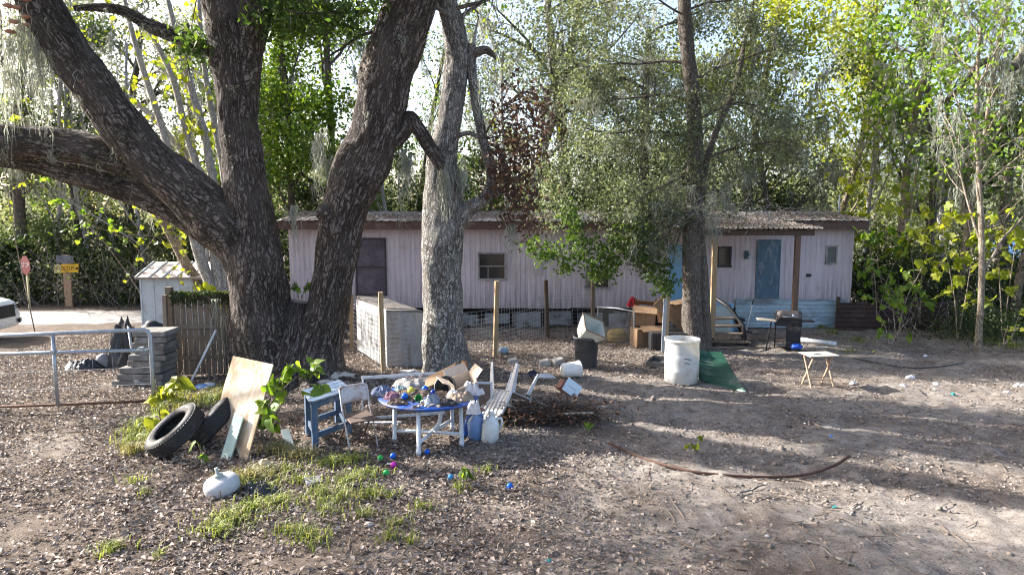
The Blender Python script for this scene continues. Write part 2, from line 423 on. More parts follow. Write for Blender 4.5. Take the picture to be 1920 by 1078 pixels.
SKIRTBLUE = M('pale_blue_skirt_sheet', (0.44, 0.56, 0.64), (0.32, 0.42, 0.50), 0.55, 2, (0.14, 0.13, 0.12), 0.5, 1.6, stretch=(0.7, 1, 2), metal=0.1)
PURPLE = M('purple_tinted_panel', (0.085, 0.07, 0.10), (0.055, 0.046, 0.068), 0.3, 1.5, (0.16, 0.145, 0.18), 0.35, 1.2, bmp=0.1, spec=0.5)
BLACK = M('black_plastic', (0.018, 0.018, 0.02), (0.03, 0.03, 0.033), 0.5, 6, (0.09, 0.08, 0.075), 0.25, 3)
GALV = M('galvanised_steel', (0.42, 0.45, 0.48), (0.30, 0.33, 0.36), 0.42, 14, (0.2, 0.19, 0.18), 0.3, 5, metal=0.55, bmp=0.1)
CONC = M('weathered_concrete', (0.42, 0.40, 0.37), (0.27, 0.255, 0.235), 0.92, 7, (0.12, 0.11, 0.10), 0.45, 3, bmp=0.6, bd=0.008)
CARD = M('cardboard', (0.29, 0.185, 0.11), (0.20, 0.125, 0.075), 0.85, 3, (0.2, 0.13, 0.08), 0.35)
WHITEP = M('dirty_white_plastic', (0.72, 0.72, 0.70), (0.58, 0.57, 0.54), 0.4, 3, (0.36, 0.33, 0.29), 0.35, 2.5, bmp=0.08, spec=0.45)
WHITEPAINT = M('chipped_white_paint', (0.70, 0.70, 0.70), (0.55, 0.54, 0.53), 0.6, 5, (0.28, 0.25, 0.22), 0.3, 5)
RUST = M('rusty_steel', (0.17, 0.085, 0.05), (0.09, 0.05, 0.035), 0.85, 9, (0.26, 0.15, 0.09), 0.4)
BEIGE = M('beige_laminate', (0.50, 0.44, 0.37), (0.38, 0.33, 0.27), 0.6, 3, (0.25, 0.2, 0.15), 0.35)

gzT = -0.2
home = thing('mobile_home', 'long faded pink mobile home with brown fascia under a leaf-strewn metal roof', 'mobile home', (0, YT, gzT))
def W(px, py, off=0.0):
    p = At(px, py, YT + off); return (p.x, p.z - gzT)
xL, xR = W(543, 500)[0], W(1598, 500)[0]
zB, zTop = W(900, 601)[1], W(900, 431)[1] + 0.03
zB = 0.62
PANELS = 14; pw = (xR - xL) / PANELS
def rib_panel(wid, hgt):
    mb = MB(); n = 8; pts = []
    for i in range(n):
        x0 = i * wid / n; s = wid / n
        pts += [(x0 + 0.004, 0.0), (x0 + s * 0.55, 0.0), (x0 + s * 0.63, -0.014), (x0 + s * 0.92, -0.014)]
    pts.append((wid - 0.004, 0.0))
    vs = [(x, y, 0) for x, y in pts] + [(x, y, hgt) for x, y in pts]; k = len(pts)
    mb.add(vs, [(i, i + 1, i + 1 + k, i + k) for i in range(k - 1)])
    return mb.mesh('siding_panel', PINK)
pm = rib_panel(pw, zTop - zB)
prn = random.Random(2)
for i in range(PANELS): obj('siding_panel', pm, home, (xL + i * pw, prn.uniform(-0.012, 0.0), zB + prn.uniform(-0.012, 0.012)), (R(prn.uniform(-0.25, 0.25)), R(prn.uniform(-0.25, 0.25)), R(prn.uniform(-0.3, 0.3))))
for i in range(1, PANELS): MB().box((xL + i * pw, -0.010, (zB + zTop) / 2), (0.03, 0.014, zTop - zB - 0.02)).build('seam_strip', PINK, home)
sh = MB()                                   # the body behind the siding
sh.box(((xL + xR) / 2, 2.1, (zB + zTop) / 2), (xR - xL - 0.01, 4.1, zTop - zB - 0.01))
sh.build('wall', M('plain_pink_wall', (0.5, 0.43, 0.44), rough=0.7), home)
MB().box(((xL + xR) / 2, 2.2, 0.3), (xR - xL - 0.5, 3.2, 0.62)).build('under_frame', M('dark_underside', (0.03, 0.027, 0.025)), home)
# roof: ribbed sheets on both slopes
ez = W(900, 414, -0.45)[1]; rz_ = ez + 0.28; RX0, RX1 = W(517, 410, -0.45)[0], W(1633, 415, -0.45)[0]
NR = 18; rw = (RX1 - RX0) / NR
def roof_sheet(wid, y0, z0, y1, z1):
    mb = MB(); pts = []
    for i in range(4):
        x0 = i * wid / 4; s = wid / 4
        pts += [(x0 + 0.002, 0), (x0 + s * 0.6, 0), (x0 + s * 0.7, 0.016), (x0 + s * 0.88, 0.016)]
    pts.append((wid - 0.002, 0)); k = len(pts)
    vs = [(x, y0, z0 + h) for x, h in pts] + [(x, y1, z1 + h) for x, h in pts]
    mb.add(vs, [(i, i + 1, i + 1 + k, i + k) for i in range(k - 1)])
    return mb.mesh('roof_sheet', ROOFM)
rf, rb = roof_sheet(rw, -0.45, ez, 2.1, rz_), roof_sheet(rw, 4.6, ez, 2.1, rz_)
rnd = random.Random(5)
for i in range(NR):
    o = obj('roof_sheet', rf, home, (RX0 + i * rw, rnd.uniform(-0.03, 0.03), rnd.uniform(-0.012, 0.012)))
    o.modifiers.new('solid', 'SOLIDIFY').thickness = 0.012
    obj('roof_sheet', rb, home, (RX0 + i * rw, 0, 0))
fz = W(900, 430, -0.38)[1]
MB().box(((RX0 + RX1) / 2, -0.385, (ez + fz) / 2 - 0.02), (RX1 - RX0 - 0.1, 0.04, ez - fz - 0.02)).build('fascia', BROWN, home, bevel=0.006)
MB().box(((RX0 + RX1) / 2, -0.18, fz + 0.015), (RX1 - RX0 - 0.16, 0.38, 0.03)).build('soffit', BROWN, home)
for xe in (RX0 + 0.03, RX1 - 0.03):
    MB().prism([(-0.42, ez - 0.16), (-0.42, ez - 0.01), (2.1, rz_ - 0.01), (4.55, ez - 0.01), (4.55, ez - 0.16), (2.1, rz_ - 0.16)], xe - 0.02, xe + 0.02).V
    g = MB(); poly = [(-0.36, ez - 0.2), (-0.36, ez - 0.012), (2.1, rz_ - 0.012), (4.5, ez - 0.012), (4.5, ez - 0.2)]
    vs = [(xe - 0.02, y, z) for y, z in poly] + [(xe + 0.02, y, z) for y, z in poly]; n = 5
    g.add(vs, [tuple(range(n)), tuple(reversed(range(n, 2 * n)))] + [(i, i + n, (i + 1) % n + n, (i + 1) % n) for i in range(n)])
    g.build('gable_board', BROWN, home)
def window(px0, py0, px1, py1, rows=2, glass=DARKGLASS, fr=FRAME, fw=0.05, label=None, slider=False):
    x0, z1 = W(px0, py0); x1, z0 = W(px1, py1)
    f = MB(); y = -0.035
    f.box(((x0 + x1) / 2, y, z1 - fw / 2), (x1 - x0, 0.06, fw)); f.box(((x0 + x1) / 2, y, z0 + fw / 2), (x1 - x0 + 0.04, 0.075, fw))
    f.box((x0 + fw / 2, y, (z0 + z1) / 2), (fw, 0.058, z1 - z0 - 2 * fw)); f.box((x1 - fw / 2, y, (z0 + z1) / 2), (fw, 0.058, z1 - z0 - 2 * fw))
    for r in range(1, rows):
        zz = z0 + (z1 - z0) * r / rows; f.box(((x0 + x1) / 2, y, zz), (x1 - x0 - 2 * fw, 0.05, fw * 0.7))
    wdw = f.build('window', fr, home, bevel=0.004)
    for r in range(rows):
        za, zb = z0 + (z1 - z0) * r / rows + fw * 0.4, z0 + (z1 - z0) * (r + 1) / rows - fw * 0.4
        MB().box(((x0 + x1) / 2, -0.031, (za + zb) / 2), (x1 - x0 - fw * 1.2, 0.008, zb - za)).build('pane', glass, wdw)
    if slider: MB().box((x0 + (x1 - x0) * 0.36, -0.05, z0 + (z1 - z0) * 0.25), (0.02, 0.02, (z1 - z0) * 0.46)).build('mullion', fr, wdw)
    if label: wdw['label'] = label
    return wdw
window(666, 446, 726, 554, 2, PURPLE, M('dark_window_frame', (0.06, 0.05, 0.055)), 0.045, 'tall dark purple tinted window with two panels')
window(896, 473, 949, 525, 2, slider=True, label='square window with pale frame and a dark two-row pane')
window(1096, 506, 1143, 541, 1, label='dark window half hidden behind hanging leaves')
window(1344, 462, 1370, 501, 1, fr=M('dark_window_frame', (0.06, 0.05, 0.055)), fw=0.055)
window(1548, 460, 1568, 495, 1, M('grey_glass', (0.13, 0.15, 0.16), rough=0.2, bmp=0), FRAME, 0.045)
x0, z1 = W(999, 494); x1, z0 = W(1017, 515)
MB().box(((x0 + x1) / 2, -0.018, (z0 + z1) / 2), (x1 - x0, 0.03, z1 - z0)).build('access_hatch', M('hatch_paint', (0.55, 0.49, 0.5), rough=0.7), home, bevel=0.006)
def door(px0, py0, px1, py1, mat, label, panels=True):
    x0, z1 = W(px0, py0); x1, z0 = W(px1, py1); cx = (x0 + x1) / 2
    d = MB().box((cx, -0.035, (z0 + z1) / 2), (x1 - x0, 0.04, z1 - z0)).build('door', mat, home, bevel=0.008)
    d['label'] = label
    f = MB(); f.box((x0 - 0.02, -0.03, (z0 + z1) / 2), (0.035, 0.055, z1 - z0 + 0.06)); f.box((x1 + 0.02, -0.03, (z0 + z1) / 2), (0.035, 0.055, z1 - z0 + 0.06)); f.box((cx, -0.03, z1 + 0.022), (x1 - x0 - 0.001, 0.053, 0.04))
    f.build('door_frame', mat, d)
    h = MB(); h.cyl((x0 + 0.09, -0.055, z0 + (z1 - z0) * 0.45), (x0 + 0.09, -0.1, z0 + (z1 - z0) * 0.45), 0.025, 0.03, 10); h.build('handle', GALV, d, smooth=True)
    return d
door(1421, 452, 1457, 559, BLUEDOOR, 'weathered slate blue flat door')
door(1256, 462, 1294, 574, SKYBLUE, 'bright sky blue door behind the tree trunk')
lx, lz = W(1399, 478)
l = MB(); l.box((lx, -0.03, lz), (0.12, 0.05, 0.26)); l.cyl((lx, -0.05, lz), (lx, -0.16, lz + 0.02), 0.045, 0.06, 10); l.build('porch_light', M('teal_grey_lamp', (0.08, 0.13, 0.15)), home, bevel=0.006)
nx0, nz = W(1500, 516)
for k in range(2): MB().box((nx0 - 0.16 + k * 0.42, -0.03, nz), (0.10 if k == 0 else 0.16, 0.02, 0.09)).build('number_plate', BLACK, home)
# blue ribbed skirting sheets, horizontal
sx0, sx1 = W(1376, 600)[0], W(1578, 600)[0]; zt = W(1450, 560)[1]
for k in range(2):
    a, b = sx0 + (sx1 - sx0) * k / 2, sx0 + (sx1 - sx0) * (k + 1) / 2
    mb = MB(); rows = []
    for r in range(7):
        zz = 0.02 + (zt - 0.02) * r / 7; s = (zt - 0.02) / 7
        rows += [(-0.12, zz), (-0.12, zz + s * 0.7), (-0.155, zz + s * 0.8), (-0.155, zz + s * 0.92)]
    rows.append((-0.12, zt)); rn = random.Random(k)
    cols = 9
    vs = []
    for c in range(cols):
        x = a + (b - a) * c / (cols - 1) - (0.0 if c < cols - 1 else 0.004)
        for (y, z) in rows: vs.append((x, y + 0.025 * math.sin(c * 1.3 + k) + 0.03 * (z < 0.3) * rn.uniform(-1, 1) - 0.02 * k, z))
    n = len(rows)
    mb.add(vs, [(c * n + r, (c + 1) * n + r, (c + 1) * n + r + 1, c * n + r + 1) for c in range(cols - 1) for r in range(n - 1)])
    mb.build('skirting_sheet', SKIRTBLUE, home, solid=0.006)
rn = random.Random(12)
for k in range(9):                         # loose grey skirting boards and sheets left of the porch
    x = W(700 + k * 58, 600)[0]
    MB().box((x, -0.06 - 0.03 * rn.random(), 0.22 + 0.1 * rn.random()), (0.78, 0.02, 0.30 + 0.22 * rn.random()), (0, R(rn.uniform(-3, 3)), 0)).build('skirting_board', M('grey_skirt', (0.27, 0.29, 0.315), (0.16, 0.17, 0.185), 0.75, 3, (0.05, 0.045, 0.04), 0.5), home)
for k in range(10):
    x = xL + 0.5 + k * 1.65
    for r in range(2): MB().box((x, 0.4, 0.1 + 0.205 * r), (0.2, 0.4, 0.2)).build('foundation_block', CONC, home, bevel=0.01)
px_, pz_ = W(1606, 420)
MB().tube([(px_, 1.2, pz_), (px_, 1.2, pz_ + 0.95)], 0.03, 8).build('vent_pipe', GALV, home, smooth=True)

# leaf-and-twig debris lying on the roof
def leaf_cards(P, size, rng, tilt=1.0, asp=0.55, fold=0.25, spin=None):
    P = np.asarray(P, np.float32); n = len(P)
    size = np.broadcast_to(np.asarray(size, np.float32), (n,)) if np.ndim(size) else np.full(n, size, np.float32) * rng.uniform(0.6, 1.35, n).astype(np.float32)
    d = rng.normal(size=(n, 3)); d[:, 2] *= tilt; d /= np.linalg.norm(d, axis=1)[:, None] + 1e-9
    u = rng.normal(size=(n, 3)); u[:, 2] = u[:, 2] * tilt + (1 - tilt) * 3
    s = np.cross(d, u); s /= np.linalg.norm(s, axis=1)[:, None] + 1e-9
    nn = np.cross(s, d)
    h = size[:, None] * 0.5
    base, tip = P - d * h, P + d * h
    lf, rt = P + s * h * asp + nn * h * fold - d * h * 0.15, P - s * h * asp + nn * h * fold - d * h * 0.15
    V = np.stack([base, rt, tip, lf], 1).reshape(-1, 3)
    I = np.arange(n * 4).reshape(n, 4)
    F = np.concatenate([I[:, [0, 1, 2]], I[:, [0, 2, 3]]], 1).reshape(-1, 3)
    return V, F
rng = np.random.default_rng(4)
n = 9000
X = rng.uniform(RX0 + 0.1, RX1 - 0.1, n); T = rng.beta(0.9, 1.2, n)
keep = np.array([noise.noise(Vector((x * 0.7, t_ * 2, 0))) > -0.25 for x, t_ in zip(X, T)])
X, T = X[keep], T[keep]
P = np.stack([X, -0.42 + T * 2.5, ez + 0.035 + T * 0.28 + rng.uniform(0, 0.02, len(X))], 1)
V, F = leaf_cards(P, 0.085, rng, 0.15)
obj('leaf_debris', np_mesh('leaf_debris', V, F, L_LITTER), home, kind='stuff')

# ------------------------------------------------------------------ vegetation builders
def leaf_obj(name, P, size, mat, parent, rng, tilt=1.0, asp=0.55, fold=0.25, loc=(0, 0, 0)):
    P = np.asarray(P, np.float32) - np.array(loc, np.float32)
    V, F = leaf_cards(P, size, rng, tilt, asp, fold)
    return obj(name, np_mesh(name, V, F, mat), parent, kind='stuff')
def moss_mesh(name, anchors, rng, loc=(0, 0, 0), lmin=0.25, lmax=1.1, strands=14, wid=0.012, spread=0.07):
    Vs, Fs, off = [], [], 0; K = 10
    for a in anchors:
        L0 = rng.uniform(lmin, lmax); ns = int(strands * rng.uniform(0.6, 1.4))
        for _ in range(ns):
            L = L0 * rng.beta(2, 1.6); r = rng.normal(size=2) * spread
            th = rng.uniform(0, PI); wv = np.array((math.cos(th), math.sin(th), 0.0))
            c = np.array(a) - np.array(loc) + np.array((r[0], r[1], 0))
            t = np.linspace(0, 1, K)
            wob = np.cumsum(rng.normal(size=(K, 2)) * 0.022, 0) + 0.022 * np.sin(np.outer(t * rng.uniform(9, 22), (1, 1)) + rng.uniform(0, 6, 2))
            ctr = np.stack([c[0] - r[0] * 0.6 * t + wob[:, 0], c[1] - r[1] * 0.6 * t + wob[:, 1], c[2] - L * t], 1)
            ww = wid * rng.uniform(0.6, 1.5) * (1 - 0.75 * t)[:, None]
            v = np.concatenate([ctr - wv * ww, ctr + wv * ww], 0)
            Vs.append(v); i = np.arange(K - 1)
            Fs.append(np.stack([i, i + K, i + K + 1, i + 1], 1) + off); off += 2 * K
    return np_mesh(name, np.concatenate(Vs), np.concatenate(Fs), L_MOSS)
def grow(rd, p, d, L, r, lev, out, spec):
    """one branch and its children; out['b'] gets (points, radii, level), out['t'] the twig points"""
    nseg = spec['seg'][lev]; pts = [Vector(p)]; rad = [r]; d = Vector(d).normalized()
    for i in range(nseg):
        j = spec['wander'][lev]
        d = (d + Vector((rd.gauss(0, j), rd.gauss(0, j), rd.gauss(0, j) * 0.7 + spec['up'][lev]))).normalized()
        pts.append(pts[-1] + d * (L / nseg)); rad.append(max(0.004, r * (1 - (0.55 if lev == 0 else 0.75) * (i + 1) / nseg)))
    out['b'].append((pts, rad, lev))
    if lev >= spec['levels'] - 1:
        for q in pts[1:]: out['t'].append(q)
        return
    nc = spec['kids'][lev]
    for k in range(nc):
        f = spec['first'][lev] + (1 - spec['first'][lev]) * (k + rd.random()) / nc
        i = min(nseg - 1, int(f * nseg)); q = pts[i].lerp(pts[i + 1], f * nseg - i)
        ax = (pts[i + 1] - pts[i]).normalized(); ph = rd.uniform(0, 2 * PI)
        o = ax.orthogonal().normalized(); o = Matrix.Rotation(ph, 3, ax) @ o
        an = R(rd.uniform(*spec['angle'][lev]))
        nd = ax * math.cos(an) + o * math.sin(an)
        grow(rd, q, nd, L * spec['len'][lev] * rd.uniform(0.7, 1.2) * (1.15 - 0.5 * f), max(0.006, rad[i] * spec['rk'][lev]), lev + 1, out, spec)
    for q in pts[-2:]: out['t'].append(q)
SPEC = {
 'oak':  dict(levels=4, seg=(9, 6, 5, 4), wander=(0.07, 0.16, 0.22, 0.3), up=(0.05, 0.04, 0.0, -0.04), kids=(9, 6, 4, 0), first=(0.25, 0.25, 0.2, 0), angle=((40, 80), (30, 65), (30, 70), (0, 0)), len=(0.42, 0.5, 0.5, 0), rk=(0.5, 0.5, 0.5, 0)),
 'thin': dict(levels=3, seg=(12, 7, 5), wander=(0.06, 0.13, 0.2), up=(0.05, 0.06, 0.0), kids=(12, 6, 0), first=(0.25, 0.2, 0), angle=((30, 70), (25, 60), (0, 0)), len=(0.32, 0.45, 0), rk=(0.42, 0.5, 0)),
 'bare': dict(levels=3, seg=(12, 8, 5), wander=(0.05, 0.10, 0.16), up=(0.03, 0.06, 0.02), kids=(10, 6, 0), first=(0.2, 0.25, 0), angle=((18, 50), (25, 55), (0, 0)), len=(0.42, 0.42, 0), rk=(0.5, 0.5, 0)),
 'bush': dict(levels=3, seg=(4, 4, 3), wander=(0.15, 0.2, 0.3), up=(0.05, 0.02, 0.0), kids=(7, 5, 0), first=(0.1, 0.2, 0), angle=((30, 75), (30, 70), (0, 0)), len=(0.6, 0.55, 0), rk=(0.6, 0.6, 0)),
}
def branch_mesh(name, bs, mat, loc, sides=(12, 7, 5, 3), min_lev=0, max_lev=9, bark=0.0):
    mb = MB(); loc = Vector(loc)
    for i, (pts, rad, lev) in enumerate(bs):
        if min_lev <= lev <= max_lev:
            mb.tube([q - loc for q in pts], rad, sides[min(lev, len(sides) - 1)], caps=False, bark=bark if lev == 0 else 0, seed=i * 3.3)
    return mb.mesh(name, mat, True)
def make_tree(name, label, cat, base, height, r, kind, leaf, nleaf, lsize, seed, bark, lean=(0, 0), sig=0.28, moss=0, group=None, tilt=1.0, asp=0.55, zmax=99, mlen=(0.25, 1.0), zmin=-9):
    rd = random.Random(seed); rng = np.random.default_rng(seed)
    out = {'b': [], 't': []}
    grow(rd, Vector(base) - Vector((0, 0, 0.1)), Vector((lean[0], lean[1], 1)), height, r, 0, out, SPEC[kind])
    t = thing(name, label, cat, base, group=group)
    obj('trunk', branch_mesh('trunk', out['b'], bark, base, max_lev=0, bark=0.012), t)
    tw = obj('branches', branch_mesh('branches', out['b'], bark, base, min_lev=1), t, kind='stuff')
    if nleaf:
        tips = np.array([tuple(q) for q in out['t']]); tips = tips[(tips[:, 2] < zmax) & (tips[:, 2] > zmin)]
        wts = rng.gamma(1.2, 1.0, len(tips)); wts /= wts.sum()
        idx = rng.choice(len(tips), nleaf, p=wts)
        P = tips[idx] + rng.normal(size=(nleaf, 3)) * sig * np.array((1, 1, 0.75))
        P[:, 2] = np.maximum(P[:, 2], base[2] + 0.05)
        leaf_obj('crown', P, lsize, leaf, t, rng, tilt, asp, loc=base)
    if moss:
        pool = [q for pts, rad, lev in out['b'] if lev >= 1 for q in pts if q.z > base[2] + 2.0]
        anc = [tuple(rd.choice(pool)) for _ in range(moss)]
        obj('spanish_moss', moss_mesh('spanish_moss', anc, rng, base, mlen[0], mlen[1]), t, kind='stuff')
    return t, out

# ------------------------------------------------------------------ the big oak in front
RK = [0.9]
def limb_from(L, Y, k=10, ext=()):
    """picture polyline (px, py, half width px[, depth offset]) to world points and radii"""
    P = []
    for q in L:
        y = Y + (q[3] if len(q) > 3 else 0)
        w_ = At(q[0], q[1], y); P.append((w_.x, w_.y, w_.z, S(q[2], y) * RK[0]))
    sp = spline(P, k)
    return [Vector(p[:3]) for p in sp], [max(0.005, p[3]) for p in sp]
def limb(name, L, Y, mat, parent, n=40, k=14, bark=0.03, seed=0.0, caps=True):
    pts, rad = limb_from(L, Y, k)
    loc = Vector(parent.location)
    o = MB().tube([p - loc for p in pts], rad, n, caps, bark=bark, seed=seed, fa=4.2, fl=3.2).build(name, mat, parent, smooth=True)
    return o, pts, rad
ob_ = G(545, 700); YO = ob_.y + 0.15
oak = thing('live_oak', 'massive dark-barked oak with spreading trunks and mossy limbs in the foreground', 'tree', (ob_.x, YO, ob_.z))
LIMBS = {}; RK[0] = 0.84
def addl(key, name, L, **kw): LIMBS[key] = limb(name, L, YO, BARK_OAK, oak, **kw)
addl('m', 'trunk', [(540, 735, 118, .1), (545, 690, 86, .1), (552, 640, 62, .1), (558, 595, 40, .1), (562, 565, 20, .1)], n=48, k=14, seed=1.7)
addl('c', 'trunk', [(508, 735, 128), (505, 695, 88), (492, 640, 72), (484, 560, 66), (478, 480, 62), (468, 400, 50), (458, 320, 44), (449, 240, 42), (442, 160, 43), (436, 90, 46), (422, 20, 44), (402, -70, 38), (372, -200, 33, 0.3), (330, -420, 22, 0.6)], n=64, k=22, seed=1)
addl('cf', 'limb', [(452, 290, 26), (454, 200, 32), (464, 100, 34), (480, 10, 34), (500, -90, 32, 0.1), (540, -230, 26, 0.3), (560, -420, 18, 0.6)], seed=2)
addl('r', 'trunk', [(578, 735, 118, .1), (588, 695, 80, .1), (599, 640, 58, .1), (615, 580, 46, .1), (626, 520, 43, .05), (634, 460, 46), (646, 400, 50), (668, 335, 56), (700, 265, 53), (716, 190, 54), (730, 120, 57), (752, 50, 56), (778, -10, 52), (815, -110, 44), (860, -260, 34, 0.2), (900, -450, 22, 0.5)], n=56, k=18, seed=3)
addl('l1', 'limb', [(478, 520, 50), (448, 450, 58), (400, 402, 58), (335, 345, 51), (255, 268, 46), (185, 175, 45), (120, 85, 44), (68, 0, 42), (15, -110, 38), (-40, -260, 28, -0.3), (-60, -420, 18, -0.6)], n=56, k=18, seed=4)
addl('l2a', 'limb', [(300, 330, 28, .2), (240, 300, 34, .2), (180, 283, 35, .2), (90, 268, 34, .15), (0, 262, 32, .1), (-120, 262, 29), (-280, 230, 26, -.3), (-420, 160, 16, -.6)], seed=5)
addl('l2b', 'limb', [(440, 470, 34, .35), (370, 415, 36, .45), (290, 372, 31, .55), (190, 338, 28, .6), (90, 312, 24, .7), (0, 296, 19, .8), (-120, 285, 15, 1.0)], seed=6)
addl('b1', 'limb', [(440, 130, 16), (390, 92, 16), (330, 68, 15), (280, 48, 14), (232, 22, 11), (185, 14, 9), (140, 16, 5)], n=16, k=8, bark=0.01, seed=7)
addl('b2', 'limb', [(735, 265, 22), (757, 244, 18), (768, 222, 16), (783, 240, 15), (798, 264, 15), (814, 288, 15), (828, 310, 13)], n=18, k=8, bark=0.012, seed=8)
# burl on the right trunk
c = At(618, 400, YO) - Vector(oak.location)
MB().tube([c + Vector((0.06 * k / 5, -0.25 - 0.05 * k, 0)) for k in range(6)], [0.20, 0.21, 0.20, 0.17, 0.12, 0.03], 20, bark=0.03, seed=9.0, fa=3.0, fl=6.0).build('burl', BARK_OAK, oak, smooth=True)
# roots
for k, (a0, a1) in enumerate((((455, 700), (400, 745)), ((520, 715), (505, 800)), ((620, 705), (690, 720)), ((575, 715), (590, 770)))):
    p0, p1 = G(*a0), G(*a1); L = Vector(oak.location); pts = []
    for i in range(8):
        f = i / 7; p = p0.lerp(p1, f); p.z = gz(p.x, p.y) + 0.10 * (1 - f) - 0.03; p.x += 0.06 * math.sin(f * 6 + k); pts.append(p - L)
    MB().tube(pts, [0.16 * (1 - 0.75 * i / 7) for i in range(8)], 12, bark=0.01, seed=k).build('root', BARK_OAK, oak, smooth=True)
# leaf canopy above the frame plus the low sprays that reach into it
rd = random.Random(77); rng = np.random.default_rng(77)
out = {'b': [], 't': []}
SPO = dict(levels=3, seg=(8, 6, 4), wander=(0.14, 0.2, 0.28), up=(0.03, 0.0, -0.03), kids=(7, 5, 0), first=(0.2, 0.2, 0), angle=((35, 75), (30, 70), (0, 0)), len=(0.55, 0.5, 0), rk=(0.5, 0.55, 0))
for key, f0, nb in (('c', 0.82, 4), ('cf', 0.65, 3), ('r', 0.82, 5), ('l1', 0.80, 4), ('l2a', 0.78, 3)):
    pts = LIMBS[key][1]; rad = LIMBS[key][2]; n = len(pts)
    for q in range(nb):
        i = int((f0 + (1 - f0) * (q + 0.5) / nb) * (n - 1)); ax = (pts[i] - pts[i - 1]).normalized()
        d = Vector((rd.gauss(0, 1), rd.gauss(0, 1), rd.uniform(0.0, 0.8))).normalized()
        grow(rd, pts[i], ax * 0.5 + d, rd.uniform(2.4, 3.6), min(0.07, rad[i] * 0.4), 0, out, SPO)
for key, f, n_ in (('c', 0.9, 3), ('cf', 0.85, 3), ('r', 0.9, 3), ('l1', 0.9, 4), ('l2a', 0.8, 2)):
    pts = LIMBS[key][1]; q = pts[int(f * (len(pts) - 1))]
    for _ in range(n_): grow(rd, q, Vector((rd.gauss(-0.1, 0.5), -1, rd.uniform(0.0, 0.45))), rd.uniform(3.2, 4.4), 0.06, 0, out, SPO)  # extra boughs above the frame, added to shade the yard's near edge
for (px, py, dx, dy, dz, L) in ((700, 60, -1, -0.5, -0.15, 1.6), (690, 20, -1, -0.2, -0.05, 2.0), (660, -40, -0.8, -0.5, -0.3, 1.8), (500, -60, 1, -0.3, -0.25, 1.6), (790, -20, 0.8, -0.3, 0.1, 1.6), (360, 60, -0.3, 0.2, -0.3, 0.9)):
    grow(rd, At(px, py, YO), Vector((dx, dy, dz)), L, 0.035, 1, out, SPO)
loc = Vector(oak.location)
tips = np.array([tuple(q) for q in out['t']])
w_ = rng.gamma(1.0, 1.0, len(tips)); w_ /= w_.sum()
idx = rng.choice(len(tips), 30000, p=w_)
P = tips[idx] + rng.normal(size=(len(idx), 3)) * 0.22
# keep the canopy out of the middle of the picture: leaves that would hang in front of the lens below the frame's top
def proj(P):
    x, y, z = P[:, 0], P[:, 1], P[:, 2] - CAM_Z
    f = y * CP - z * SP; u = y * SP + z * CP
    return 960 + FOC * x / f, 539 - FOC * u / f
qx, qy = proj(P)
low = (qy > 5) & ~(((qx > 470) & (qx < 800) & (qy < 75)) | ((qx > 250) & (qx < 400) & (qy < 130)))
P = P[~low]
def thin(P, rng, base_p):
    """an open, clumpy old crown: most foliage left sits on the side towards the yard's near edge"""
    k = P[:, 2] / sun_dir.z; lx, ly = P[:, 0] - sun_dir.x * k, P[:, 1] - sun_dir.y * k
    cl = np.array([noise.noise(Vector((a * 0.55, b * 0.55, c * 0.55))) for a, b, c in P])
    pr = np.where(ly < 6.9, 1.0, base_p) + np.where((ly > 7.4) & (ly < 9.4 - 0.3 * lx) & (lx > -2) & (lx < 4.2), 0.75, 0.0) + np.where((ly > 11) & (lx > 6), 0.3, 0)
    pr = np.where((lx < -1.0) & (ly < 9.5), 0.04, pr); cl = np.where((lx < -1.0) & (ly < 9.5), 0.0, cl)
    return P[rng.random(len(P)) < np.clip(pr + 0.5 * cl, 0, 1)]
P = thin(P, rng, 0.10)
tipL = LIMBS['l1'][1][-1]
for _ in range(16):  # leaf clumps out of view at left, added to cast shade on the near yard
    c_ = Vector((rd.uniform(-17.5, -10.2), rd.uniform(11.0, 13.2), rd.uniform(8.4, 9.8)))
    P = np.concatenate([P, np.array(c_) + rng.normal(size=(330, 3)) * np.array((0.6, 0.5, 0.3))])
    out['b'].append(([tipL, tipL.lerp(c_, 0.5) + Vector((0, 0, 0.4)), c_], [0.05, 0.03, 0.01], 1))
LS_ = [(500, 8), (530, 25), (560, 12), (590, 38), (620, 20), (650, 45), (680, 22), (610, 60), (640, 5), (575, -8), (545, 50), (665, 62), (720, 8), (360, 70), (350, 100), (372, 90), (515, 60), (490, 40)]
P = np.concatenate([P] + [np.array(At(px, py, YO - 0.35)) + rng.normal(size=(120, 3)) * np.array((0.17, 0.3, 0.13)) for px, py in LS_])
for px, py in ((500, 8), (590, 38), (650, 45), (610, 60), (545, 50), (665, 62), (350, 100), (515, 60)):
    a_ = At(px + 30, -90, YO + 0.1); e_ = At(px, py, YO - 0.35); out['b'].append(([a_, a_.lerp(e_, 0.5) + Vector((0.1, -0.1, 0.1)), e_], [0.02, 0.013, 0.004], 1))
obj('branches', branch_mesh('branches', out['b'], BARK_OAK, loc, sides=(8, 6, 4)), oak, kind='stuff')
leaf_obj('crown', P, 0.12, L_OAK, oak, rng, loc=loc)
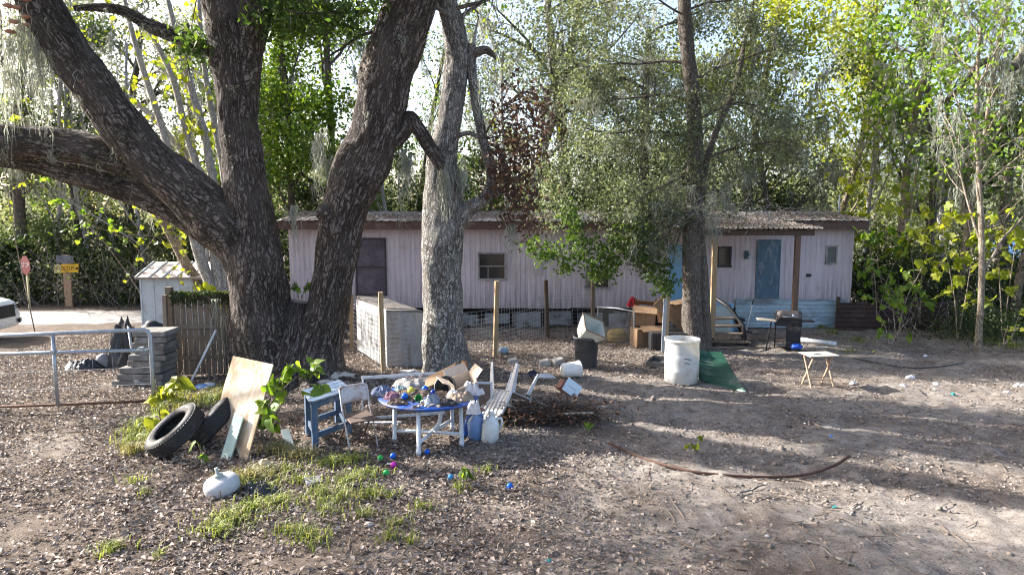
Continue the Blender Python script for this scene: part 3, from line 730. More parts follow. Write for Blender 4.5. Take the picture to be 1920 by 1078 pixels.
# moss beards on the oak
anc = []
for key, a, b_, nmoss in (('l1', 0.25, 0.75, 26), ('l2a', 0.1, 0.7, 16), ('l2b', 0.1, 0.8, 14), ('c', 0.35, 0.7, 6), ('r', 0.5, 0.75, 8), ('b1', 0.1, 1.0, 10)):
    pts, rad = LIMBS[key][1], LIMBS[key][2]
    for _ in range(nmoss):
        i = int(rd.uniform(a, b_) * (len(pts) - 1)); anc.append(pts[i] + Vector((rd.uniform(-1, 1) * rad[i] * 0.7, -rad[i] * rd.uniform(0.5, 0.95), rd.uniform(-0.6, 0.2) * rad[i])))
obj('spanish_moss', moss_mesh('spanish_moss', anc, rng, loc, 0.12, 0.6, 16, 0.007, 0.06), oak, kind='stuff')
anc = [At(px + rd.uniform(-14, 14), py + rd.uniform(-25, 25), YO - 0.3) for px, py in ((30, 30), (50, 60), (20, -20), (60, 100), (45, 10), (70, 130), (15, 60), (10, 120), (55, 40), (35, 90))]
anc = anc + [a_ + Vector((rd.uniform(-0.25, 0.2), rd.uniform(-0.1, 0.2), rd.uniform(-0.3, 0.3))) for a_ in anc]
obj('spanish_moss', moss_mesh('spanish_moss', anc, rng, loc, 0.9, 2.2, 24, 0.008, 0.09), oak, kind='stuff')
anc = [At(px + rd.uniform(-3, 3), py, YO - 0.2) for px, py in ((352, 330), (550, 385), (548, 400), (757, 280), (760, 300), (755, 320), (768, 290), (600, 250), (610, 240), (592, 265), (405, 560), (425, 590))]
obj('spanish_moss', moss_mesh('spanish_moss', anc, rng, loc, 0.7, 1.7, 18, 0.008, 0.04), oak, kind='stuff')
# fuzz of moss and small ferns on the limbs, thickest on their upper sides
FP = []
for key, a, b_, nf in (('l1', 0.05, 0.8, 5200), ('l2a', 0.0, 0.8, 2600), ('l2b', 0.1, 0.9, 2000), ('c', 0.1, 0.75, 1800), ('r', 0.15, 0.8, 1500), ('b1', 0.1, 1, 700)):
    pts, rad = LIMBS[key][1], LIMBS[key][2]; n = len(pts)
    for _ in range(nf):
        f = rd.uniform(a, b_) * (n - 2); i = int(f); ax = (pts[i + 1] - pts[i]).normalized(); q = pts[i].lerp(pts[i + 1], f - i)
        if noise.noise(q * 1.7) < -0.05 + 0.25 * (key in 'cr'): continue
        o_ = Vector((rd.gauss(0, 1), rd.gauss(-0.35, 1), rd.gauss(0.35, 1))); o_ = (o_ - ax * o_.dot(ax)).normalized()
        FP.append(tuple(q + o_ * rad[i] * rd.uniform(0.98, 1.09)))
leaf_obj('bark_moss', np.array(FP), 0.065, L_FUZZ, oak, rng, asp=0.3, loc=loc)
# cut wood edge of the pruned branch with orange bracket fungus
fp = At(45, 20, YO - 0.35) - loc
for k in range(7):
    q = fp + Vector((rd.uniform(-0.28, 0.22), rd.uniform(-0.1, 0.05), 0.2 - 0.1 * k + rd.uniform(-0.05, 0.05)))
    MB().lathe([(0.001, 0.03), (0.07, 0.03), (0.11, 0.0), (0.07, -0.03), (0.001, -0.04)], 12, q).build('bracket_fungus', M('orange_fungus', (0.34, 0.13, 0.08), (0.42, 0.30, 0.2), 0.7, 4), oak, smooth=True)

# ------------------------------------------------------------------ second oak, pale bark
RK[0] = 0.84
o2 = G(835, 695); Y2 = o2.y + 0.1
oak2 = thing('lichen_oak', 'pale lichen-covered oak with twisted trunk and broken side limb before the mobile home', 'tree', (o2.x, Y2, o2.z))
T2, p2, r2 = limb('trunk', [(836, 725, 74), (835, 690, 58), (832, 640, 49), (830, 560, 45), (829, 470, 44), (831, 400, 43), (830, 340, 39), (829, 295, 34), (838, 250, 27), (846, 200, 26), (855, 140, 26), (857, 95, 25), (848, 45, 24), (838, 0, 22), (826, -120, 19), (812, -300, 13, .3)], Y2, BARK_PALE, oak2, n=48, k=16, bark=0.016, seed=11)
limb('limb', [(848, 420, 30), (878, 392, 18), (905, 376, 15), (921, 346, 12), (917, 305, 11), (906, 262, 10), (894, 205, 10), (886, 145, 10), (882, 100, 12), (884, 84, 10)], Y2, BARK_PALE, oak2, n=18, k=8, bark=0.008, seed=12)
limb('limb', [(868, 118, 9), (888, 102, 10), (908, 94, 9), (922, 102, 6), (930, 112, 2)], Y2, BARK_MID, oak2, n=14, k=6, bark=0.008, seed=13)
limb('limb', [(908, 372, 9), (935, 362, 7), (950, 348, 6), (946, 318, 6), (938, 290, 5), (930, 270, 3)], Y2, BARK_PALE, oak2, n=10, k=6, bark=0.004, seed=14)
limb('limb', [(858, 255, 6), (880, 250, 5), (905, 262, 4)], Y2, BARK_PALE, oak2, n=8, k=5, bark=0, seed=15)
limb('splinter', [(886, 96, 5), (892, 60, 3), (898, 30, 1)], Y2, BARK_WHITE, oak2, n=6, k=4, bark=0)
limb('splinter', [(878, 90, 5), (868, 45, 3), (880, 0, 2)], Y2, BARK_WHITE, oak2, n=6, k=4, bark=0)
loc = Vector(oak2.location); out = {'b': [], 't': []}; rd = random.Random(31); rng = np.random.default_rng(31)
for q in range(9):
    i = int((0.80 + 0.2 * q / 9) * (len(p2) - 1))
    grow(rd, p2[i], Vector((rd.gauss(0, 1), rd.gauss(0, 1), rd.uniform(0.1, 0.8))), rd.uniform(1.8, 3.2), 0.05, 0, out, SPO)
obj('branches', branch_mesh('branches', out['b'], BARK_PALE, loc, sides=(8, 6, 4)), oak2, kind='stuff')
tips = np.array([tuple(q) for q in out['t']]); idx = rng.choice(len(tips), 7000); P = tips[idx] + rng.normal(size=(7000, 3)) * 0.2
qx, qy = proj(P); P = P[qy < 30]; P = thin(P, rng, 0.12)
leaf_obj('crown', P, 0.12, L_OAK, oak2, rng, loc=loc)
anc = [At(px, py, Y2 - 0.45) for px, py in ((832, 300), (838, 310), (828, 320), (842, 330), (835, 345), (870, 320), (868, 300), (960, 420), (965, 430), (900, 150))]
obj('spanish_moss', moss_mesh('spanish_moss', anc, rng, loc, 0.5, 1.4, 20, 0.008, 0.04), oak2, kind='stuff')
# dead brown leaf cluster hanging from the broken limb
DC = [(975, 190), (950, 230), (965, 270), (985, 300), (960, 330), (975, 360), (970, 390), (985, 410), (930, 340), (940, 300), (1000, 250), (1010, 200)]
bt = MB()
for k in range(5):
    a = At(905, 262, Y2); e = At(*DC[k * 2 + 1], Y2 - 0.3)
    bt.tube([p - loc for p in (a, a.lerp(e, 0.5) + Vector((0, 0, 0.3)), e)], [0.025, 0.016, 0.006], 5)
obj('dead_branch', bt.mesh('dead_branch', BARK_MID, True), oak2, kind='stuff')
P = np.concatenate([np.array(At(px, py, Y2 - 0.3)) + rng.normal(size=(150, 3)) * np.array((0.22, 0.28, 0.27)) for px, py in DC])
leaf_obj('dead_leaves', P, 0.12, L_DEAD, oak2, rng, loc=loc)

# ------------------------------------------------------------------ third tree, in front of the porch
RK[0] = 0.9
o3 = G(1303, 658); Y3 = o3.y
t3 = thing('forked_tree', 'slim double-trunked tree behind the white barrel with drooping leafy boughs', 'tree', (o3.x, Y3, o3.z))
T3, p3, r3 = limb('trunk', [(1303, 690, 34), (1302, 655, 26), (1299, 600, 21), (1297, 500, 19), (1300, 400, 18), (1303, 300, 16), (1300, 200, 15), (1290, 100, 14), (1283, 0, 13), (1280, -160, 10)], Y3, BARK_MID, t3, n=28, k=14, bark=0.012, seed=21)
limb('trunk', [(1326, 690, 22), (1323, 655, 15), (1321, 580, 12), (1317, 500, 11), (1312, 430, 10), (1318, 330, 8), (1345, 240, 6), (1380, 160, 6), (1400, 60, 4), (1425, -40, 2)], Y3 + 0.1, BARK_MID, t3, n=18, k=10, bark=0.008, seed=22)
loc = Vector(t3.location); out = {'b': [], 't': []}; rd = random.Random(41); rng = np.random.default_rng(41)
SP3 = dict(levels=3, seg=(9, 6, 4), wander=(0.20, 0.22, 0.28), up=(-0.05, -0.03, -0.04), kids=(9, 5, 0), first=(0.15, 0.2, 0), angle=((30, 70), (30, 70), (0, 0)), len=(0.42, 0.5, 0), rk=(0.5, 0.55, 0))
for (px, py, dx, dy, dz, L, r) in ((1296, 420, -1, -0.15, -0.03, 2.0, 0.05), (1296, 380, -1, 0.1, 0.1, 2.2, 0.05), (1297, 330, -1, -0.3, 0.15, 2.4, 0.055), (1297, 260, -1, 0.2, 0.3, 2.8, 0.06), (1294, 190, -1, -0.1, 0.35, 3.0, 0.06), (1290, 120, -1, 0.3, 0.3, 3.0, 0.06), (1300, 300, 1, -0.1, 0.25, 2.6, 0.06), (1300, 230, 1, 0.2, 0.3, 2.6, 0.06), (1296, 150, 1, -0.3, 0.3, 2.6, 0.06), (1285, 30, -1, 0.1, 0.4, 2.6, 0.05), (1285, 20, 1, 0.2, 0.4, 2.6, 0.05), (1282, -60, 0.3, -1, 0.5, 2.6, 0.05), (1282, -90, -0.4, 1, 0.5, 2.6, 0.05), (1281, -120, 0.5, 0.5, 0.7, 2.4, 0.05)):
    grow(rd, At(px, py, Y3), Vector((dx, dy, dz)), L, r * 0.6, 0, out, SP3)
obj('branches', branch_mesh('branches', out['b'], BARK_MID, loc, sides=(8, 6, 4)), t3, kind='stuff')
tips = np.array([tuple(q) for q in out['t']]); ww = rng.gamma(1.0, 1.0, len(tips)); ww /= ww.sum()
idx = rng.choice(len(tips), 26000, p=ww); P = tips[idx] + rng.normal(size=(26000, 3)) * 0.15
qx, qy = proj(P)
P = P[(qy < 430) | ((qx < 1290) & (qy < 520))]
P = np.concatenate([P] + [np.array(At(1300 + rd.gauss(0, 45), rd.uniform(150, 420), Y3 - 0.35)) + rng.normal(size=(70, 3)) * np.array((0.2, 0.2, 0.16)) for _ in range(42)] + [np.array(At(rd.uniform(1010, 1270), rd.triangular(250, 450, 400), Y3 + rd.uniform(-0.6, 1.2))) + rng.normal(size=(110, 3)) * np.array((0.26, 0.3, 0.18)) for _ in range(60)])
leaf_obj('crown', P, 0.085, L_GREY, t3, rng, loc=loc)
# the darker drooping spray in front of the pink wall
SPR = [(1040, 470), (1060, 500), (1085, 480), (1110, 495), (1130, 470), (1150, 490), (1075, 450), (1100, 455), (1160, 450), (1180, 470), (1020, 480), (1000, 462), (1075, 420), (1065, 400), (1120, 515), (1140, 505), (1200, 480), (1215, 500), (1165, 425), (1200, 430), (1240, 500), (1250, 540), (1235, 525)]
P = np.concatenate([np.array(At(px, py, Y3 - 0.6)) + rng.normal(size=(130, 3)) * np.array((0.14, 0.3, 0.13)) for px, py in SPR])
leaf_obj('low_foliage', P, 0.12, L_OAK, t3, rng, loc=loc)
bt = MB()
for (px, py) in SPR[::3]:
    a = At(1290, 400, Y3); e = At(px, py, Y3 - 0.6)
    bt.tube([p - loc for p in (a, a.lerp(e, 0.55) + Vector((0, 0, 0.25)), e)], [0.03, 0.018, 0.006], 5)
obj('branches', bt.mesh('branches', BARK_MID, True), t3, kind='stuff')
bt = MB()
for _ in range(150):
    a = At(1310 + rd.uniform(-40, 150), 400 + rd.uniform(-25, 25), Y3 - rd.uniform(-0.6, 0.8)); d = Vector((rd.gauss(0.2, 0.7), rd.gauss(0, 0.5), rd.gauss(-0.1, 0.35))); d *= rd.uniform(0.3, 0.8)
    bt.tube([p - loc for p in (a, a + d * 0.5 + Vector((0, 0, rd.uniform(-0.06, 0.1))), a + d)], [0.008, 0.006, 0.003], 3, False)
obj('bare_twigs', bt.mesh('bare_twigs', BARK_WHITE, True), t3, kind='stuff')
pool = [q for pts, rad, lev in out['b'] for q in pts]
anc = [rd.choice(pool) for _ in range(130)] + [At(1312 + rd.gauss(0, 42), 385 + rd.gauss(0, 26), Y3 + rd.gauss(-0.2, 0.45)) for _ in range(34)]
obj('spanish_moss', moss_mesh('spanish_moss', anc, rng, loc, 0.2, 0.9, 20, 0.008, 0.09), t3, kind='stuff')

# ------------------------------------------------------------------ trees behind and beside the home
def gbase(px, Y):
    x = At(px, 539, Y).x; return Vector((x, Y, gz(x, Y)))
# the leaning multi-stemmed pale tree behind the oak
pb = gbase(415, 19.6)
pale = thing('bare_pale_tree', 'fan of bare pale grey stems leaning left behind the big oak', 'tree', pb)
rd = random.Random(8); rng = np.random.default_rng(8); tips = []
for k, L in enumerate((
    [(420, 610, 11), (392, 530, 11), (372, 470, 12), (352, 400, 10), (325, 310, 8), (298, 220, 7), (262, 110, 6), (238, 20, 4), (225, -60, 3)],
    [(424, 610, 10), (404, 500, 10), (392, 410, 9), (368, 310, 8), (345, 230, 7), (325, 150, 6), (292, 80, 5), (255, 20, 3)],
    [(428, 610, 10), (416, 480, 9), (402, 360, 9), (385, 260, 8), (360, 170, 7), (335, 80, 6), (312, -10, 4)],
    [(415, 610, 12), (380, 540, 11), (352, 500, 10), (320, 440, 9), (280, 380, 8), (230, 330, 6), (190, 300, 4)],
    [(424, 610, 9), (412, 470, 9), (385, 340, 8), (330, 270, 7), (270, 205, 6), (215, 165, 4), (180, 140, 2)],
    [(430, 610, 8), (425, 450, 8), (420, 330, 7), (395, 200, 6), (380, 100, 5), (372, 0, 4)])):
    o, pts, rad = limb('stem', [(a, b, c, 0.15 * k - 0.3) for a, b, c in L], 19.6, BARK_WHITE if k != 3 else BARK_TAN, pale, n=9, k=6, bark=0.004, seed=k)
    mb = MB()
    for q in range(12):
        i = rd.randrange(len(pts) // 3, len(pts) - 1); d = Vector((rd.gauss(-0.3, 0.6), rd.gauss(0, 0.5), rd.uniform(0.1, 0.9))).normalized() * rd.uniform(0.5, 1.4)
        tw = [pts[i], pts[i] + d * 0.5 + Vector((0, 0, 0.05)), pts[i] + d]; tips.append(tw[2]); tips.append(tw[1])
        mb.tube([p - pb for p in tw], [0.018, 0.012, 0.004], 4, False)
    obj('twigs', mb.mesh('twigs', BARK_WHITE, True), pale, kind='stuff')
P = np.concatenate([np.array(q) + rng.normal(size=(5, 3)) * 0.16 for q in tips if rd.random() < 0.6])
leaf_obj('leaves', P, 0.2, L_YEL, pale, rng, asp=0.8, loc=pb)
anc = [rd.choice(tips) for _ in range(30)]
obj('spanish_moss', moss_mesh('spanish_moss', anc, rng, pb, 0.3, 1.2, 10), pale, kind='stuff')

BG = [  # name, label, px, Y, height, r, kind, leaf, nleaf, lsize, bark, lean, sig, moss
 ('evergreen_oak', 'dark mossy evergreen tree at the far left edge beyond the road', -40, 29, 12.5, 0.26, 'oak', L_OAK, 5500, 0.16, BARK_MID, (0.05, 0), 0.4, 70),
 ('mossy_tree', 'grey tree hung with long moss behind the yellow sign', 62, 28.5, 12, 0.26, 'thin', L_GREY, 4500, 0.15, BARK_MID, (-0.03, 0), 0.35, 110),
 ('slanted_tree', 'dark tree leaning left, rising just right of the yellow sign', 158, 29, 11, 0.2, 'thin', L_OAK, 4000, 0.17, BARK_MID, (-0.12, 0), 0.35, 60),
 ('evergreen_oak', 'leafy evergreen directly above the metal shed', 250, 31, 12, 0.24, 'oak', L_GREY, 5000, 0.16, BARK_MID, (0.02, 0), 0.4, 50),
 ('evergreen_oak', 'dark evergreen seen between the big oak left limb and centre trunk', 345, 33, 12.5, 0.26, 'oak', L_GREY, 5000, 0.16, BARK_MID, (0, 0), 0.4, 60),
 ('bright_tree', 'sunlit bright green tree showing between the two big oak trunks', 560, 25.8, 11, 0.16, 'thin', L_MUL, 10500, 0.17, BARK_MID, (0.02, 0), 0.34, 12),
 ('evergreen_oak', 'dark green holly-like tree left of the curved oak trunk', 628, 27.5, 12.5, 0.2, 'oak', L_OAK, 11000, 0.15, BARK_MID, (0, 0), 0.36, 40),
 ('mossy_tree', 'thin mossy tree in the bright gap between the two oaks', 775, 31, 11, 0.16, 'thin', L_OAK, 2300, 0.15, BARK_PALE, (0.02, 0), 0.35, 80),
 ('evergreen_oak', 'grey-green tree just right of the pale lichen oak', 985, 28, 12.5, 0.26, 'oak', L_GREY, 9500, 0.14, BARK_MID, (0.0, 0), 0.38, 60),
 ('evergreen_oak', 'tall grey-green evergreen over the middle of the roof', 1075, 30, 13.5, 0.28, 'oak', L_GREY, 10000, 0.14, BARK_MID, (-0.02, 0), 0.4, 60),
 ('evergreen_oak', 'rounded leafy tree behind the roof beside the slim double trunk', 1190, 26.5, 10.5, 0.24, 'oak', L_GREY, 12000, 0.13, BARK_MID, (0.02, 0), 0.36, 50),
 ('yellow_tree', 'yellow-leaved tree rising just right of the slim double trunk', 1385, 27.5, 12.5, 0.17, 'thin', L_YEL, 4300, 0.19, BARK_TAN, (0.02, 0), 0.42, 20),
 ('mossy_tree', 'dusky moss-draped tree above the porch', 1465, 25.6, 9.2, 0.16, 'oak', L_GREY, 4500, 0.13, BARK_MID, (0.03, 0), 0.35, 230),
 ('yellow_tree', 'thin yellow-green tree over the right end of the roof', 1545, 28.5, 12.5, 0.15, 'thin', L_YEL, 3400, 0.2, BARK_TAN, (-0.02, 0), 0.42, 20),
 ('slender_tree', 'pale straight-stemmed tree just past the right end of the home', 1684, 23.4, 11, 0.15, 'thin', L_MUL, 1700, 0.2, BARK_TAN, (0.0, 0), 0.4, 35),
 ('slender_tree', 'dark leaning stem beside the pale straight tree at right', 1738, 24.2, 11, 0.17, 'thin', L_OAK, 1700, 0.17, BARK_MID, (-0.10, 0), 0.4, 45),
 ('slender_tree', 'forked thin tree half way to the right edge', 1797, 22.3, 9.5, 0.11, 'bare', L_GREY, 1700, 0.19, BARK_TAN, (-0.03, 0), 0.4, 35),
 ('slender_tree', 'tan trunk standing at the right in front of the brush', 1843, 17.6, 8.6, 0.085, 'bare', L_MUL, 900, 0.17, BARK_TAN, (0.0, 0.02), 0.35, 20),
 ('slender_tree', 'last thin green tree at the right edge of the yard', 1905, 21.5, 10.5, 0.13, 'thin', L_GREY, 2600, 0.16, BARK_TAN, (0.02, 0), 0.4, 30),
 ('evergreen_oak', 'far grey-green tree behind the slender trees at right', 1640, 35, 11.5, 0.24, 'oak', L_GREY, 5000, 0.16, BARK_MID, (0, 0), 0.4, 110),
 ('evergreen_oak', 'far mossy tree behind the palms at right', 1850, 36, 12, 0.24, 'oak', L_GREY, 5000, 0.16, BARK_MID, (0, 0), 0.4, 140),
] + [('bare_tree', lab, px, Y, h, 0.10, 'bare', L_YEL, 260, 0.16, BARK_WHITE, ln, 0.5, ms) for lab, px, Y, h, ln, ms in (
 ('bare pale tree between the stop sign and the yellow sign', 88, 28.2, 10.5, (0.10, 0), 30), ('bare pale tree arching over the yellow sign', 185, 28.0, 11, (-0.12, 0), 30), ('bare pale twiggy tree above the shed roof', 275, 27.6, 10.5, (-0.06, 0), 24),
 ('bare pale tree seen left of the dark oak centre trunk', 390, 26, 11, (-0.08, 0), 24), ('bare pale tree glimpsed between the big oak trunks', 510, 26.5, 10.5, (0.06, 0), 20), ('bare pale tree in the bright gap left of the lichen oak', 745, 26, 10, (-0.05, 0), 40),
 ('bare pale tree behind the dead brown leaf cluster', 940, 26.6, 10.5, (0.06, 0), 30), ('bare pale tree right of the roof end among green leaves', 1610, 27.2, 10.5, (0.05, 0), 40), ('bare pale tree before the fan palms at right', 1770, 26.4, 10.5, (-0.06, 0), 60))]
for k, (nm, lab, px, Y, h, r, kd, lf, nl, ls, bk, lean, sg, ms) in enumerate(BG):
    make_tree(nm, lab, 'tree', gbase(px, Y), h, r, kd, lf, int(nl * 1.25), ls, 100 + k, bk, lean, sg, int(ms * 1.7), mlen=(0.3, 1.4))
# crooked bough reaching in from the right edge
rb_ = gbase(2080, 19.0)
rbt = thing('crooked_limb_tree', 'tree outside the right edge whose crooked brown bough reaches in', 'tree', rb_)
limb('trunk', [(2080, 640, 26), (2075, 480, 24), (2062, 330, 22), (2050, 200, 20), (2050, 60, 16), (2060, -80, 12)], 19.0, BARK_MID, rbt, n=14, k=8, bark=0.01)
limb('limb', [(2055, 210, 14), (1985, 170, 13), (1935, 95, 12), (1905, 122, 11), (1880, 126, 10), (1850, 118, 10), (1830, 128, 9), (1812, 155, 7), (1785, 180, 5), (1760, 195, 3)], 19.0, BARK_MID, rbt, n=12, k=8, bark=0.008)

# palms
def palm(label, base, trunk_h, r, nf, flen, seed):
    rd = random.Random(seed); t = thing('fan_palm', label, 'palm', base, group='fan palms at the right')
    MB().tube([(0, 0, -0.1), (0.05, 0, trunk_h * 0.5), (0.0, 0, trunk_h)], [r * 1.1, r, r * 0.95], 14, bark=0.02).build('trunk', BARK_MID, t, smooth=True)
    for k in range(nf):
        az = rd.uniform(0, 2 * PI); el = R(rd.uniform(-55, 65)); L = flen * rd.uniform(0.8, 1.1)
        d = Vector((math.cos(az) * math.cos(el), math.sin(az) * math.cos(el), math.sin(el)))
        s = d.cross(Vector((0, 0, 1))).normalized(); u = s.cross(d)
        o0 = Vector((0, 0, trunk_h)); hub = o0 + d * L * 0.5
        mb = MB(); mb.tube([o0, hub], [0.025, 0.015], 4, False)
        for j in range(22):
            a = R(-105 + 210 * j / 21); e = d * math.cos(a) + s * math.sin(a)
            tip = hub + (e * 0.62 - Vector((0, 0, 0.16)) + u * 0.05) * L; m_ = hub + e * 0.36 * L
            wv = (e.cross(u)).normalized() * 0.022 * L
            mb.add([hub, m_ + wv, tip, m_ - wv], [(0, 1, 2), (0, 2, 3)])
        mb.build('frond', L_PALM, t)
palm('fan palm with a round dark head high among the right-hand trees', gbase(1872, 27), 6.4, 0.19, 26, 1.5, 1)
palm('shorter fan palm behind the tan trunk at right', gbase(1800, 29), 4.6, 0.19, 22, 1.4, 2)
palm('low fan palm at the far left beyond the stop sign', gbase(15, 28), 1.6, 0.16, 20, 1.3, 3)

# undergrowth that reads as one mass
def mass(name, label, xr, yr, zr, n, size, mat, seed, top=None, cat='undergrowth'):
    rng = np.random.default_rng(seed); rd = random.Random(seed)
    C = []
    for _ in range(max(30, n // 220)):
        x = rng.uniform(*xr); y = rng.uniform(*yr); hmax = zr[1] * (0.55 + 0.45 * (noise.noise(Vector((x * 0.28, seed, 0))) + 1) / 1.4)
        C.append((x, y, gz(x, y) + rng.uniform(zr[0], hmax), rng.uniform(0.25, 0.75)))
    C = np.array(C); idx = rng.integers(0, len(C), n)
    P = C[idx, :3] + rng.normal(size=(n, 3)) * C[idx, 3:4] * np.array((1, 0.8, 0.7))
    P = P[P[:, 2] > -0.25]
    o = leaf_obj(name, P, size, mat, None, rng)
    o['label'] = label; o['category'] = cat
    return o
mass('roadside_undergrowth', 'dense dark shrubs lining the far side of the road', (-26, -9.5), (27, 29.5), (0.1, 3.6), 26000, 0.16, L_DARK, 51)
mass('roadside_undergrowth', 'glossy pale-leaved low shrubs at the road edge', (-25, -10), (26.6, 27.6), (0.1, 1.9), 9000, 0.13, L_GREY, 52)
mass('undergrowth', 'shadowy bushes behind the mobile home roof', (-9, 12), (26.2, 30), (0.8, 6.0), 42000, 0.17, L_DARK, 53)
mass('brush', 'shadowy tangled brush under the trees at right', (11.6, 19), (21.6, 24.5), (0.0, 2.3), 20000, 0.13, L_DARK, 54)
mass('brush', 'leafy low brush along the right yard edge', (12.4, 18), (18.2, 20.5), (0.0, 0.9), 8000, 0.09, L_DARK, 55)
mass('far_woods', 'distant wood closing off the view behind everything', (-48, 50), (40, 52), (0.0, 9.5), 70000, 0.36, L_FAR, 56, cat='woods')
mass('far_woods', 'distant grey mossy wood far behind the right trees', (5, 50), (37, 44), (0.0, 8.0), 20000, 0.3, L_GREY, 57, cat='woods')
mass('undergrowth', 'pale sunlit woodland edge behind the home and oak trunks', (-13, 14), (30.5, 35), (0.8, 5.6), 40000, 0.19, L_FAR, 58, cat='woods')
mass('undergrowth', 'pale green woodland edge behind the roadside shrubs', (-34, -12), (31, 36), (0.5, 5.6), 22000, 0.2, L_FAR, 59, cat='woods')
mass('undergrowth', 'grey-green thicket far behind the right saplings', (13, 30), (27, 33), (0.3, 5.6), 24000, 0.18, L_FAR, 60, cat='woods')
# bare twigs tangle in the brush
mb = MB(); rd = random.Random(9)
for _ in range(260):
    x, y = rd.uniform(11.4, 18), rd.uniform(19.5, 23.5); z = gz(x, y); L = rd.uniform(0.8, 2.6); d = Vector((rd.gauss(0, 0.5), rd.gauss(0, 0.4), rd.uniform(0.3, 1))).normalized()
    p = Vector((x, y, z)); mb.tube([p, p + d * L * 0.5 + Vector((rd.gauss(0, 0.1), 0, 0.1)), p + d * L], [0.014, 0.01, 0.004], 4, False)
o = mb.build('brush_twigs', BARK_PALE, smooth=True, kind='stuff'); tag(o, 'bare pale twigs tangled through the right-hand brush', 'twigs')
mb = MB()
for _ in range(160):
    x, y = rd.uniform(-24, -9.5), rd.uniform(20, 27) ; y = rd.uniform(26.2, 27.5); z = gz(x, y); L = rd.uniform(1.5, 4.5); d = Vector((rd.gauss(0, 0.7), rd.gauss(0, 0.3), rd.uniform(0.3, 1))).normalized()
    p = Vector((x, y, z)); mb.tube([p, p + d * L * 0.5 + Vector((rd.gauss(0, 0.2), 0, 0.2)), p + d * L], [0.02, 0.012, 0.004], 4, False)
o = mb.build('brush_twigs', BARK_PALE, smooth=True, kind='stuff'); tag(o, 'bare pale twigs arching over the roadside shrubs', 'twigs')

# ------------------------------------------------------------------ broad-leaved saplings and vines, leaf by leaf
def heart_leaf(name, mat, lobed=False, fold=0.1, wid=1.0):
    pr = [(0, 0.0), (0.30, -0.10), (0.50, 0.12), (0.46, 0.45), (0.26, 0.78), (0, 1.05)]
    if lobed: pr = [(0, 0.0), (0.32, -0.08), (0.52, 0.18), (0.36, 0.36), (0.48, 0.66), (0.22, 0.72), (0, 1.08)]
    V, F = [], []
    n = len(pr)
    for i, (x, y) in enumerate(pr): V.append((0, y, -0.22 * y * y))
    for sx in (1, -1):
        b = len(V)
        for i, (x, y) in enumerate(pr[1:-1]): V.append((sx * x * wid, y, fold * x - 0.26 * y * y - 0.22 * x * x + 0.05 * math.sin(y * 7 + sx)))
        for i in range(n - 1):
            q = [i, i + 1]; a = b + i - 1; c = b + i
            if i == 0: f = [0, c, 1]
            elif i == n - 2: f = [i, a, i + 1]
            else: f = [i, a, c, i + 1]
            F.append(f if sx > 0 else f[::-1])
    me = bpy.data.meshes.new(name); me.from_pydata(V, [], F); me.polygons.foreach_set('use_smooth', [True] * len(F)); me.update(); me.materials.append(mat); return me
HL_Y = [heart_leaf('leaf', L_YEL, b, f, w) for b, f, w in ((0, 0.25, 1), (1, 0.5, 0.85), (0, -0.15, 0.75), (1, 0.1, 1.05))]
HL_G = [heart_leaf('leaf', L_MUL, b, f, w) for b, f, w in ((1, 0.25, 1), (0, 0.5, 0.85), (1, -0.15, 0.8), (0, 0.1, 0.95))]
HL_V = [heart_leaf('leaf', L_MUL, False, f, w) for f, w in ((0.25, 1), (0.5, 0.9), (-0.1, 1.1))]
def sapling(name, label, cat, base, stems, nleaf, lsize, lm, seed, up=0.5, group=None, stem_mat=None, spread=0.12):
    """stems: lists of world points; leaves hang on short stalks along their upper parts"""
    rd = random.Random(seed); base = Vector(base)
    t = thing(name, label, cat, base, group=group)
    allp = []
    for st in stems:
        pts = [Vector(p) for p in spline([tuple(p) for p in st], 5)]; n = len(pts)
        MB().tube([p - base for p in pts], [0.016 * (1 - 0.7 * i / n) for i in range(n)], 6).build('stem', stem_mat or BARK_TAN, t, smooth=True)
        allp += pts[int(n * 0.3):]
    tw = []; mb = MB()
    for _ in range(max(3, nleaf // 4)):
        a = rd.choice(allp); e = a + Vector((rd.gauss(0, spread * 1.3), rd.gauss(0, spread * 1.3), rd.gauss(0.02, spread)))
        m_ = a.lerp(e, 0.5) + Vector((0, 0, 0.04)); tw.append((a, m_, e)); mb.tube([q - base for q in (a, m_, e)], [0.007, 0.005, 0.0025], 4, False)
    obj('twigs', mb.mesh('twigs', stem_mat or BARK_TAN, True), t, kind='stuff')
    for k in range(nleaf):
        a, m_, e = tw[k % len(tw)]; f = rd.uniform(0.25, 1.05); p = (a.lerp(m_, f * 2) if f < 0.5 else m_.lerp(e, f * 2 - 1)) - base
        s = lsize * rd.uniform(0.45, 1.3)
        o = obj('leaf', lm[k % len(lm)], t, p, (R(rd.gauss(-30, 26)), R(rd.gauss(0, 26)), rd.uniform(0, 2 * PI)))
        o.scale = (s, s, s)
    return t
def stem_px(L, Y): return [At(px, py, Y) for px, py in L]
g = G(500, 850); YV = g.y
sapling('climbing_vine', 'bright green heart-leaved vine beside the leaning plywood', 'vine', g,
        [stem_px([(500, 860), (492, 800), (505, 760), (530, 730), (560, 705), (600, 700)], YV), stem_px([(500, 860), (515, 790), (540, 740), (585, 720), (605, 735)], YV), stem_px([(498, 860), (490, 800), (498, 770), (520, 715), (545, 695)], YV + 0.1)],
        88, 0.155, HL_V, 1, spread=0.11)
g = G(290, 760); YV = g.y
sapling('yellow_sapling', 'yellow-green sapling with drooping leaves by the gate end', 'sapling', g, [stem_px([(297, 765), (296, 735), (292, 712)], YV), stem_px([(297, 765), (330, 720), (345, 690)], YV)], 20, 0.27, HL_Y, 2, spread=0.10)
g = G(420, 665); YV = g.y - 0.6
